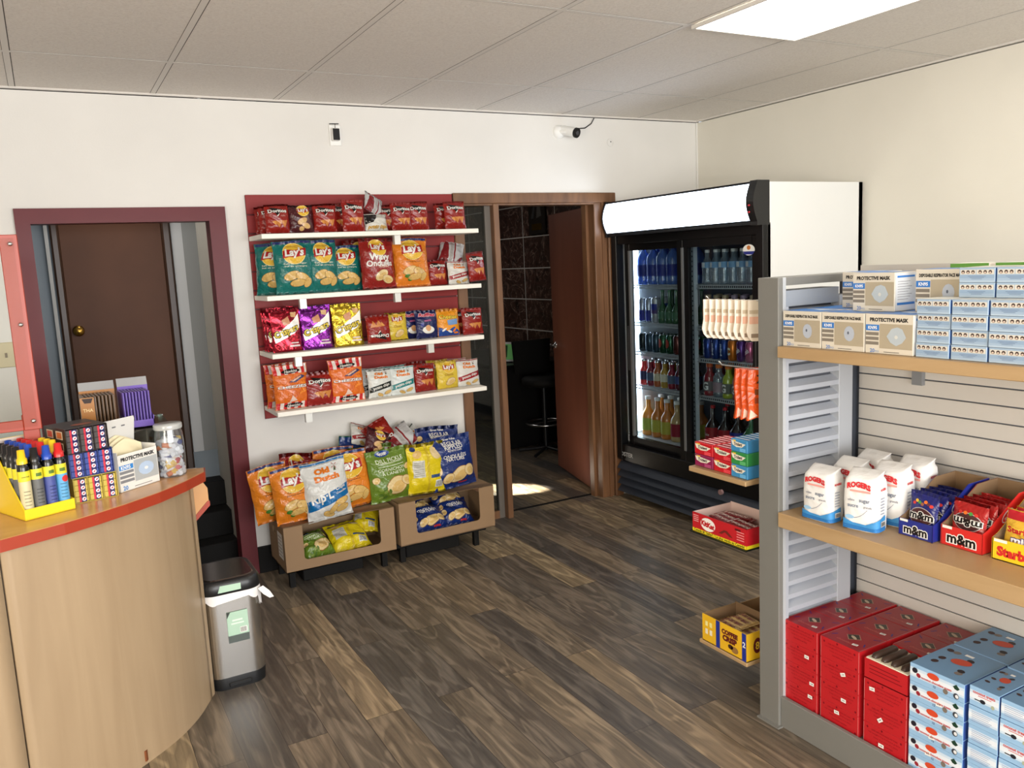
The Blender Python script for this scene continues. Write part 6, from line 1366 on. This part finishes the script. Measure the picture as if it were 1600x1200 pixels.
# ================================================================== COUNTER
ct = thing('service_counter', 'curved oak laminate counter with an orange-red edged top', 'counter', (0, -1.5, 0))
TOP = .93
curve = [(.483, -1.365), (.40, -1.475), (.30, -1.580), (.19, -1.668), (.10, -1.728), (0, -1.785), (-.168, -1.856), (-.38, -1.925), (-.62, -1.975), (-.9, -2.0), (-1.3, -2.0)]
back = [(-1.3, -1.32), (.05, -1.275), (.44, -1.275), (.497, -1.287)]
def off(pts, d):     # move each point inwards (towards the back) along its normal
    out = []
    for i, p in enumerate(pts):
        a = pts[max(i - 1, 0)]; b = pts[min(i + 1, len(pts) - 1)]; tx, ty = b[0] - a[0], b[1] - a[1]; L = math.hypot(tx, ty); out.append((p[0] + ty / L * d, p[1] - tx / L * d))
    return out
loc = lambda pts: [(x, y + 1.5) for x, y in pts]
g = G(); g.prism(loc(curve + back), TOP - .038, TOP - .0015, 2, M_orange, False); g.obj('edge_band', ct)
inner = off(curve, .003)
g = G(); g.prism(loc(inner + [(-1.29, -1.325), (.05, -1.28), (.44, -1.28), (.49, -1.292)]), TOP - .0014, TOP, 2, M_oaktop); g.obj('counter_top', ct)
fc = [(.431, -1.315), (.36, -1.45), (.27, -1.565), (.155, -1.665), (.07, -1.725), (-.03, -1.78), (-.172, -1.842)]
fc2 = [(-.178, -1.845), (-.40, -1.912), (-.64, -1.958), (-.9, -1.98), (-1.25, -1.98)]
def smooth(pts, k=4):
    out = []; n = len(pts)
    for i in range(n - 1):
        p0, p1, p2, p3 = pts[max(i - 1, 0)], pts[i], pts[i + 1], pts[min(i + 2, n - 1)]
        for j in range(k):
            t = j / k; out.append(tuple(.5 * (2 * p1[q] + (p2[q] - p0[q]) * t + (2 * p0[q] - 5 * p1[q] + 4 * p2[q] - p3[q]) * t * t + (3 * p1[q] - p0[q] - 3 * p2[q] + p3[q]) * t ** 3) for q in (0, 1)))
    return out + [pts[-1]]
for nm, pts in (('front_panel', smooth(fc)), ('front_panel', smooth(fc2))):
    g = G(); g.prism(loc(pts + off(pts, .02)[::-1]), .0, TOP - .038, 2, M_oak, True); g.obj(nm, ct)
g = G(); e = loc([(.431, -1.315), (.445, -1.29), (.44, -1.275), (.40, -1.275), (.41, -1.31)]); g.prism(e, 0, TOP - .038, 2, M_oak); g.obj('end_panel', ct)
g = G(); g.prism(loc([(.14, -1.665), (.155, -1.672), (.162, -1.658)]), .012, .05, 2, P((120, 66, 30), .8)); g.obj('edge_chip', ct)
# angled red-edged holder on the end
t = thing('angled_end_holder', 'small angled wood bracket with orange-red edges under the right end of the counter top', 'bracket', (.445, -1.262, .0))
g = G(); g.box(-.012, .0, -.012, .012, .715, .888, M_orange); g.prism([(0, .735), (0, .885), (.03, .885), (.055, .842), (.055, .785), (.004, .722)], -.010, .004, 1, M_oaktop); g.obj('wood_panel', t)
g = G(); g.prism([(-.002, .715), (-.002, .738), (.05, .790), (.058, .79), (.058, .772)], -.014, .010, 1, M_orange); g.obj('red_edge', t)

# sneeze guard
sg = thing('sneeze_guard', 'clear sneeze guard in an orange-red wooden frame on the counter', 'sneeze guard', (-.03, -1.50, TOP))
g = G(); ft = .012; x1 = 0.0
zt, zb = 1.829 - TOP, 1.19 - TOP; fw = .050
g.box(-.052, .0, 0, ft, zb, zt, M_orange, .002); g.box(-.75, -.70, 0, ft, zb, zt, M_orange, .002); g.box(-.70, -.052, 0, ft, zt - .040, zt, M_orange, .002); g.box(-.70, -.052, 0, ft, zb, zb + .036, M_orange, .002)
g.obj('frame', sg)
g = G(); g.box(-.73, -.012, -.006, -.002, zb + .012, zt - .012, glassmat('acrylic', (250, 251, 250), .0)); g.obj('acrylic_sheet', sg)
g = G(); g.box(-.056, -.008, .012, .03, 0, zb + .05, M_orange, .002); g.box(-.742, -.70, .012, .03, 0, zb + .05, M_orange, .002); g.obj('post', sg)
for x, z in ((-.022, zt - .03), (-.022, zt - .29), (-.022, zb + .03)):
    g = G(); g.T = Matrix.Translation((x, -.006, z)) @ Matrix.Rotation(PI / 2, 4, 'X'); g.lathe([(.007, 0), (.007, .003), (.004, .006), (0, .0065)], M_steel); g.obj('screw', sg)

# tray of spray cans
A0 = .41
FLx, FLy = -.105, -1.684
tr = thing('yellow_display_tray', 'bright yellow cardboard tray holding small spray cans on the counter', 'display tray', (FLx, FLy, TOP + .0005), A0)
TW, TD = .155, .235; yl = card((240, 206, 24)); wh = card((238, 226, 214))
g = G(); g.box(0, TW, 0, TD, 0, .003, yl); g.box(0, TW, 0, .003, 0, .036, yl); g.box(0, TW, TD - .003, TD, 0, .235, yl); g.box(.001, TW - .001, TD - .0045, TD - .003, .003, .234, wh)
for x in (0, TW - .003): g.prism([(.003, 0), (.003, .036), (.07, .10), (.15, .19), (TD - .003, .235), (TD - .003, 0)] if x == 0 else [(.003, 0), (.003, .036), (TD - .003, .05), (TD - .003, 0)], x, x + .003, 0, yl)
g.obj('tray_body', tr)
SPC = {'yellow': (240, 202, 30), 'black': (22, 22, 24), 'blue': (34, 74, 176), 'red': (208, 36, 36)}
SPL = {'yellow': (206, 196, 156), 'black': (96, 98, 98), 'blue': (72, 84, 150), 'red': (92, 164, 210)}
def spray(c):
    t = thing('spray_can', '', 'spray can'); g = G(); g.lathe([(.0155, 0), (.0165, .003), (.0165, .172), (.015, .184), (.011, .192), (.011, .198)], P((20, 20, 20), .2, .2, .5), seg=16); g.obj('can_body', t)
    g = G(); m = P(SPC[c], .3, 0, .3, name='cap_plastic'); g.lathe([(.0145, .190), (.0145, .208), (.0115, .210), (.010, .238), (0, .240)], m, seg=16); g.obj('cap', t)
    g = G(); g.lathe([(.0168, .008), (.0168, .130)], card(SPL[c]), seg=16, caps=False); g.lathe([(.0169, .130), (.0169, .166)], card((224, 214, 50)), seg=16, caps=False)
    D = cyl(.0171, 0); g.text('LIGHTER', 0, .146, D, ink((60, 60, 40)), 1, w=.022, maxe=.006) if c in ('yellow',) else g.rect(-.008, .008, .140, .152, D, ink((90, 120, 50)), 1, .006)
    if c == 'red': g.ell(.006, .112, .010, .012, D, ink((200, 50, 50)), 1, .006)
    for i in range(5): g.rect(-.010, .008, .045 + .012 * i, .048 + .012 * i, D, ink(tuple(int(v * .7) for v in SPL[c])), 1, .008)
    g.rect(-.009, .009, .012, .028, D, ink((235, 235, 230)), 1, .008)
    for i in range(5): g.rect(-.008 + .0034 * i, -.0065 + .0034 * i, .014, .026, D, ink((20, 20, 20)), 2)
    g.obj('label', t); return Proto(t)
SP = {c: spray(c) for c in SPC}
cs, sn_ = math.cos(A0), math.sin(A0)
cols = ['black', 'blue', 'red', 'yellow']; front_row = ['yellow', 'black', 'blue', 'red']
for r in range(6):
    for c in range(4):
        col_ = front_row[c] if r == 0 else cols[c]
        lx, ly = .0215 + c * .0373, .024 + r * .0367
        SP[col_].place((FLx + lx * cs - ly * sn_, FLy + lx * sn_ + ly * cs, TOP + .004), (0, 0, A0 + .1 * ((r + c) % 3 - 1)), 'spray can with %s cap in yellow tray, %s column from left, %s row from front' % (col_, ORD[c], ORD[r]), 'spray cans in the yellow tray', (1.07, 1.07, .95 if r > 0 else .92))

# gum cartons: three open cartons each with twelve packs
GX, GY, GA = .104, -1.548, .24
def gumcarton(colr, z, label, dx, dy, ang, h=.084, w=.138, d=.13):
    t = thing('gum_display_carton', label, 'carton', (GX + dx, GY + dy, z), ang); m = card(colr); th = .0022; g = G()
    g.box(-w / 2, w / 2, 0, d, 0, th, m); g.box(-w / 2, -w / 2 + th, 0, d, th, h, m); g.box(w / 2 - th, w / 2, 0, d, th, h, m); g.box(-w / 2, w / 2, d - th, d, th, h, m); g.box(-w / 2, w / 2, 0.004, d, h, h + th, m)
    for x in (-w / 6, w / 6): g.box(x - .0012, x + .0012, .003, d - th, th, h, m)
    g.obj('carton_body', t); g = G(); Dl = plane((-w / 2 - .0002, d, 0), (0, -1, 0), (0, 0, 1))
    if z > 1.08:
        for i in range(2):
            for j in range(2): g.rect(.022 + i * .072, .072 + i * .072, .010 + j * .039, .038 + j * .039, Dl, ink((206, 186, 160)), 1); g.rect(.029 + i * .072, .065 + i * .072, .014 + j * .039, .034 + j * .039, Dl, ink([(176, 100, 60), (190, 70, 50), (100, 24, 24), (186, 100, 50)][i * 2 + j]), 2)
        Dt = plane((0, 0, h + th), (1, 0, 0), (0, 1, 0)); g.ell(.01, .06, .035, .018, Dt, ink((150, 80, 60)), 1)
    else:
        g.ell(.06, h * .5, .02, .015, Dl, ink(tuple(min(255, c + 40) for c in colr)), 1)
    g.obj('side_print', t); return t
def gumpack(colr):
    g = G(); w, d, h = .040, .118, .0190; g.box(-w / 2, w / 2, 0, d, 0, h, card(colr), .0008); D = front(0)
    g.rect(-w * .22, -w * .06, 0, h, D, ink((196, 50, 66)), 1); g.rect(-w * .06, w * .34, 0, h, D, ink((36, 34, 92)), 1); g.ell(w * .14, h * .5, 0.0066, .0068, D, ink((232, 226, 232)), 2, n=14); g.poly([(w * .14 - .004, h * .35), (w * .14 + .001, h * .35), (w * .14 + .005, h * .65), (w * .14, h * .65)], D, ink((170, 40, 60)), 3)
    o = g.obj('gum_pack'); tag(o, '', 'gum pack'); return Proto(o)
for li, (nm, cc, pc) in enumerate((('gold', (176, 156, 56), (188, 168, 66)), ('dark blue', (30, 50, 116), (34, 60, 140)), ('black', (36, 28, 28), (70, 66, 66)))):
    z = TOP + .0005 + li * .0865; dx, dy, ang = [(.002, .0, GA - .02), (-.002, .004, GA - .03), (-.006, -.014, GA + .14)][li]
    gumcarton(cc, z, '%s carton of gum packs, %s of the three stacked on the counter' % (nm, ('lowest', 'middle', 'topmost')[li]), dx, dy, ang, d=.13 if li < 2 else .165)
    gp = gumpack(pc); ca, sa = math.cos(ang), math.sin(ang)
    for c in range(3):
        for r in range(4):
            lx, ly = -.0455 + .0455 * c, .003
            gp.place((GX + dx + lx * ca - ly * sa, GY + dy + lx * sa + ly * ca, z + .0026 + .0197 * r), (0, 0, ang), 'small pack in the %s gum carton, %s column from left, %s from bottom' % (nm, ORD[c], ORD[r]), 'gum packs in the %s carton' % nm)

# open respirator mask box
mx0, my0, mx1, my1 = .183, -1.505, .320, -1.402; ma = math.atan2(my1 - my0, mx1 - mx0); mw = math.hypot(mx1 - mx0, my1 - my0)
t = thing('open_mask_box', 'open white mask box with its lid up and cream masks inside, on the counter', 'box', ((mx0 + mx1) / 2, (my0 + my1) / 2, TOP + .0005), ma)
g = G(); h, d = .142, .11; base = card((226, 224, 218)); th = .002; w = mw
g.box(-w / 2, w / 2, 0, d, 0, th, base); g.box(-w / 2, w / 2, 0, th, 0, h * .93, base); g.box(-w / 2, w / 2, d - th, d, 0, h, base); g.box(-w / 2, -w / 2 + th, th, d - th, 0, h, base); g.box(w / 2 - th, w / 2, th, d - th, 0, h, base)
g.obj('box_body', t)
g = G(); D = front(-.0003); x0 = -w / 2; blue = card((52, 132, 204))
g.text('PROTECTIVE MASK', 0, h * .80, D, ink((30, 30, 32)), 1, w=w * .86, h=h * .10, bold=.05, rot=0); g.rect(x0 + .002, x0 + w * .36, h * .54, h * .66, D, blue, 1); g.text('KN95', x0 + w * .17, h * .60, D, ink((235, 238, 240)), 2, w=w * .24, bold=.03)
for k in range(3): g.rect(x0 + .002, x0 + w * .36, h * (.44 - k * .11), h * (.51 - k * .11), D, card((128, 130, 134)), 1)
g.rect(x0 + w * .38, w / 2 - .003, h * .18, h * .72, D, P((190, 196, 198), .3, .3, name='silver_print'), 1); g.ell(x0 + w * .68, h * .45, w * .20, h * .17, D, card((176, 196, 220)), 2, n=12); g.ell(x0 + w * .68, h * .45, w * .05, h * .04, D, card((226, 228, 228)), 3)
g.text('20', x0 + w * .12, h * .09, D, blue, 2, h=h * .11); g.rect(x0 + w * .35, x0 + w * .8, h * .06, h * .075, D, ink((110, 110, 110)), 1)
g.obj('box_print', t)
g = G(); g.T = Matrix.Translation((0, d, h)) @ Matrix.Rotation(.12, 4, 'X'); g.prism([(-w / 2, 0), (w / 2, 0), (w / 2 + .003, .09), (w / 2, .10), (-w / 2 + .012, .10), (-w / 2, .09)], -.001, .001, 1, base)
for x in (-.01, .03): g.rect(x, x + .016, .070, .075, front(-.0013), ink((120, 120, 124)), 1)
g.obj('lid_flap', t)
def maskshape(g, w, h, d, m):
    n = 14
    vs = [(w * (i / n - .5), -d * math.sin(PI * i / n) * math.sin(PI * min(1, j / 8 + .12)) , h * j / 8 * (1 - .12 * abs(i / n - .5) * 2) + .012 * math.sin(PI * i / n)) for j in range(9) for i in range(n + 1)]
    g.add(vs, [(j * (n + 1) + i, j * (n + 1) + i + 1, (j + 1) * (n + 1) + i + 1, (j + 1) * (n + 1) + i) for j in range(8) for i in range(n)], m, True)
g = G(); maskshape(g, .14, .135, .035, P((240, 228, 190), .8, name='mask_fabric')); o = g.obj('respirator_mask'); tag(o, '', 'mask'); MK = Proto(o)
ca, sa = math.cos(ma), math.sin(ma); bx, by = (mx0 + mx1) / 2, (my0 + my1) / 2
for k in range(4):
    lx, ly = .006 - .004 * k, .045 + .017 * k
    MK.place((bx + lx * ca - ly * sa, by + lx * sa + ly * ca, TOP + .028 + .006 * k), (-.12, 0, ma), 'cream respirator mask in the open box, %s from the front' % ORD[k], 'cream masks in the open box', (.96, 1, 1))

# plastic jar of lip balm tubes
JX, JY = .372, -1.345
t = thing('plastic_jar', 'clear plastic jar with a white lid full of lip balm tubes on the counter end', 'jar', (JX, JY, TOP + .0005))
g = G(); C_jar = clearmat('jar_plastic', (228, 232, 236), .07)
g.lathe([(.046, 0), (.050, .004), (.052, .05), (.052, .13), (.050, .16), (.046, .175), (.046, .182)], C_jar, seg=28, caps=False); g.lathe([(0, .001), (.046, .001)], C_jar, seg=28, caps=False); g.obj('jar_body', t)
g = G(); g.lathe([(.050, .180), (.051, .184), (.051, .196), (.049, .199), (0, .199)], clearmat('jar_lid', (222, 224, 222), .55), seg=28); g.obj('lid', t)
def tubeitem(lc):
    t = thing('lip_balm_tube', '', 'lip balm'); g = G(); g.lathe([(.0075, 0), (.0078, .002), (.0078, .048)], card(lc), seg=12); g.obj('tube_body', t); g = G(); g.lathe([(.0082, .048), (.0082, .064), (.007, .066), (0, .066)], M_white, seg=12); g.obj('cap', t); return Proto(t)
TB = [tubeitem(c) for c in ((226, 226, 230), (206, 110, 50), (60, 70, 130), (232, 232, 232), (190, 60, 60), (230, 190, 80))]; TNM = ['white', 'orange', 'navy', 'plain white', 'red', 'yellow']
rnd = random.Random(21)
lv = 0; cntt = 0
for lv in range(8):
    zc = .012 + lv * .0178
    nn = 9 if lv < 7 else 5
    for i in range(nn):
        a = 2 * PI * i / nn + lv * .37; rr = .033 if i % 3 else .026
        ti = rnd.choice([0, 3, 3, 0, 3, 0, 1, 2, 4, 5, 0])
        ax = a + PI / 2 + rnd.uniform(-.4, .4); tilt = PI / 2 + rnd.uniform(-.35, .35)
        d = Vector((math.cos(ax) * math.sin(tilt), math.sin(ax) * math.sin(tilt), math.cos(tilt)))
        q = Vector((0, 0, 1)).rotation_difference(d).to_euler(); c = Vector((rr * math.cos(a), rr * math.sin(a), zc)) - d * .033
        for s_ in (0, .066):
            e = c + d * s_; rad = math.hypot(e.x, e.y)
            if rad > .043: k = .043 / rad; c -= Vector((e.x * (1 - k), e.y * (1 - k), 0))
        c.z = max(c.z, .012)
        TB[ti].place((JX + c.x, JY + c.y, TOP + c.z), tuple(q), '%s lip balm tube lying among the others in the plastic jar' % TNM[ti], 'lip balm tubes in the jar, %s' % TNM[ti], (1.2, 1.2, .82))

# glass showcase behind the counter with the two sachet boxes on it
t = thing('glass_showcase', 'low glass showcase standing behind the counter', 'showcase', (.06, -1.06, 0))
gm = glassmat('showcase_glass', (196, 214, 206), .12)
g = G(); g.box(-.40, .34, -.17, .17, 0, .80, M_dark, .004); g.obj('base_cabinet', t)
g = G(); g.box(-.40, .34, -.17, .17, 1.095, 1.101, gm); g.box(-.40, .34, -.17, -.165, .80, 1.095, gm); g.box(.335, .34, -.165, .17, .80, 1.095, gm); g.obj('glass_case', t)
g = G(); g.box(.325, .343, -.173, -.155, .80, 1.10, M_steel); g.box(.325, .343, .155, .173, .80, 1.10, M_steel); g.tube([(.36, -.10, .90), (.42, -.12, .902)], .008, M_steel); g.tube([(.34, -.10, .90), (.36, -.10, .90)], .005, M_steel); g.obj('metal_edge', t)
def sachets(name, label, colr, loc, rz, w, h, txt):
    t = thing(name, label, 'box', loc, rz); d = .14; m = card(colr); dk = card(tuple(int(c * .55) for c in colr)); g = G()
    g.box(-w / 2, w / 2, 0, d, 0, .004, m); g.box(-w / 2, w / 2, d - .003, d, 0, h, m); g.box(-w / 2, -w / 2 + .003, 0, d, 0, h * .3, m); g.box(w / 2 - .003, w / 2, 0, d, 0, h * .3, m); g.box(-w / 2, w / 2, 0, .003, 0, h * .2, m)
    g.obj('box_body', t)
    g = G(); g.T = Matrix.Translation((0, d, h)) @ Matrix.Rotation(-.5, 4, 'X'); g.box(-w / 2, w / 2, -.001, .001, 0, .035, clearmat('clear_flap_' + name, (226, 228, 230), .35)); g.obj('clear_flap', t)
    if txt: g = G(); g.box(-w / 2 - .002, -w / 2 + .045, -.004, .0, 0, h * .94, m); D = front(-.0042); g.text('THA', -w / 2 + .022, h * .62, D, ink((232, 206, 150)), 1, w=.034); g.poly([(-w / 2 + .004, h * .92), (-w / 2 + .042, h * .92), (-w / 2 + .034, h * .80), (-w / 2 + .012, h * .80)], D, ink((50, 30, 20)), 1); g.obj('front_flap', t)
    return t, dk
SH = 1.102
t1, dk1 = sachets('sachet_box', 'gold-brown box of upright sachets behind the open mask box', (172, 112, 38), (.160, -1.21, SH), .0, .125, .148, True)
t2, dk2 = sachets('sachet_box', 'purple box of upright sachets beside the gold-brown one', (104, 70, 176), (.288, -1.20, SH), .0, .110, .150, False)
for (x, y, n, wd, cc, nm) in ((.160, -1.21, 9, .112, (96, 66, 30), 'brown'), (.288, -1.20, 9, .100, (92, 62, 160), 'purple')):
    g = G(); p_ = wd / n; g.box(-p_ * .36, p_ * .36, .006, .128, .005, .140, card(cc), .0012); g.rect(-p_ * .3, -p_ * .1, .006, .138, front(.0055), ink(tuple(int(c * .5) for c in cc)), 1); o = g.obj('sachet'); tag(o, '', 'sachet'); pp = Proto(o)
    for k in range(n): pp.place((x - wd / 2 + p_ * (k + .5), y, SH + .0005), (0, 0, .08), 'thin %s sachet standing in its box on the showcase, %s from the left' % (nm, ORD[k]), '%s sachets in their box' % nm)
# small pale machine seen under the sneeze guard
t = thing('payment_terminal', 'pale card terminal with a dark red panel seen under the sneeze guard', 'card terminal', (-.16, -1.36, TOP))
g = G(); g.prism([(-.10, 0), (-.10, .16), (-.02, .19), (.08, .12), (.10, 0)], -.09, .10, 0, P((206, 204, 198), .4)); g.obj('housing', t)
g = G(); g.box(-.07, -.02, -.104, -.10, .10, .14, P((120, 30, 34), .3)); g.obj('display', t)

# ================================================================== BIN
bn = thing('pedal_bin', 'brushed steel pedal bin with a black lid beside the counter', 'bin', (.548, -1.155, 0))
def rr_(w, d, r, n=6):
    out = []
    for cx, cy, a0 in ((w / 2 - r, -d / 2 + r, -PI / 2), (w / 2 - r, d / 2 - r, 0), (-w / 2 + r, d / 2 - r, PI / 2), (-w / 2 + r, -d / 2 + r, PI)):
        for k in range(n + 1): a = a0 + PI / 2 * k / n; out.append((cx + r * math.cos(a), cy + r * math.sin(a)))
    return out
M_brush = nodes_of('brushed_steel', .27)[0]; _nt = M_brush.node_tree; _b = _nt.nodes['Principled BSDF']; _b.inputs['Metallic'].default_value = 1
_b.inputs['Base Color'].default_value = lin((206, 204, 200)) + (1,); _b.inputs['Anisotropic'].default_value = .0
_n = _nt.nodes.new('ShaderNodeTexNoise'); _n.inputs['Scale'].default_value = 1; _nt.links.new(mapped(_nt, (3, 3, 400)), _n.inputs['Vector'])
_bp = _nt.nodes.new('ShaderNodeBump'); _bp.inputs['Strength'].default_value = .05; _nt.links.new(_n.outputs[0], _bp.inputs['Height']); _nt.links.new(_bp.outputs[0], _b.inputs['Normal'])
def loft(g, secs, mat, cap=True):
    n = len(secs[0][0]); vs = [(x, y, z) for p, z in secs for x, y in p]
    g.add(vs, [(i * n + k, i * n + (k + 1) % n, (i + 1) * n + (k + 1) % n, (i + 1) * n + k) for i in range(len(secs) - 1) for k in range(n)], mat, True)
    if cap:
        for i in (0, len(secs) - 1): g.add(vs[i * n:(i + 1) * n], [tuple(range(n))], mat)
g = G(); loft(g, [(rr_(.224, .274, .055), .05), (rr_(.225, .276, .055), .22), (rr_(.228, .28, .055), .41)], M_brush); g.obj('steel_body', bn)
g = G(); loft(g, [(rr_(.222, .272, .055), 0), (rr_(.226, .277, .056), .045), (rr_(.222, .272, .055), .056)], M_black); g.obj('base', bn)
g = G(); g.box(-.045, .045, -.145, -.128, .012, .030, M_black, .003); g.obj('pedal', bn)
g = G(); loft(g, [(rr_(.238, .29, .058), .405), (rr_(.242, .296, .060), .415), (rr_(.240, .294, .060), .445), (rr_(.222, .276, .055), .456)], M_black); g.obj('lid_rim', bn)
g = G(); loft(g, [(rr_(.200, .235, .045), .4565), (rr_(.192, .227, .045), .4605)], P((104, 92, 86), .12, .85, name='lid_inlay')); g.obj('lid_panel', bn)
g = G(); n = 48; p = rr_(.238, .288, .058, 11); m = P((232, 230, 228), .6, name='bag_plastic'); N = len(p); rd = random.Random(2)
secs = [([(x * 1.01, y * 1.01) for x, y in p], .405), ([(x * 1.015 + .002 * math.sin(i * 1.7), y * 1.015) for i, (x, y) in enumerate(p)], .39)]
low = [(x * 1.02, y * 1.02) for x, y in p]
vs = [(x, y, z) for q, z in secs for x, y in q] + [(x, y, .382 - .018 * abs(math.sin(i * .45)) - (.05 if 5 < i < 11 else 0)) for i, (x, y) in enumerate(low)]
vs = [tuple(v) for v in vs]; 
g.add(vs, [(i * N + k, i * N + (k + 1) % N, (i + 1) * N + (k + 1) % N, (i + 1) * N + k) for i in range(2) for k in range(N)], m, True)
g.add([(.10, -.145, .40), (.125, -.13, .402), (.15, -.135, .375), (.165, -.13, .345), (.145, -.142, .348), (.12, -.148, .372)], [(0, 1, 2, 5), (5, 2, 3, 4)], m, True); g.obj('bag_rim', bn)
g = G(); D = front(-.1485); g.poly([(-.055, .416), (.035, .416), (.035, .442), (-.045, .444)], D, ink((176, 206, 184)), 1); g.obj('lid_sticker', bn)
g = G(); D = plane((0, -.1385, 0), (1, 0, 0), (0, -.012, 1)); g.rect(-.03, .052, .225, .325, D, ink((170, 200, 180)), 1); g.poly([(-.03, .325), (-.03, .30), (-.015, .325)], D, ink((60, 64, 62)), 2); g.rect(-.03, .052, .195, .226, D, ink((84, 92, 90)), 1); g.rect(.018, .046, .232, .256, D, ink((235, 235, 230)), 2)
for i in range(6): g.rect(.020 + .004 * i, .022 + .004 * i, .234, .254, D, ink((20, 20, 20)), 3)
g.rect(-.01, .03, .285, .292, D, ink((210, 226, 214)), 2); g.rect(-.015, .035, .272, .278, D, ink((210, 226, 214)), 2); g.obj('product_label', bn)
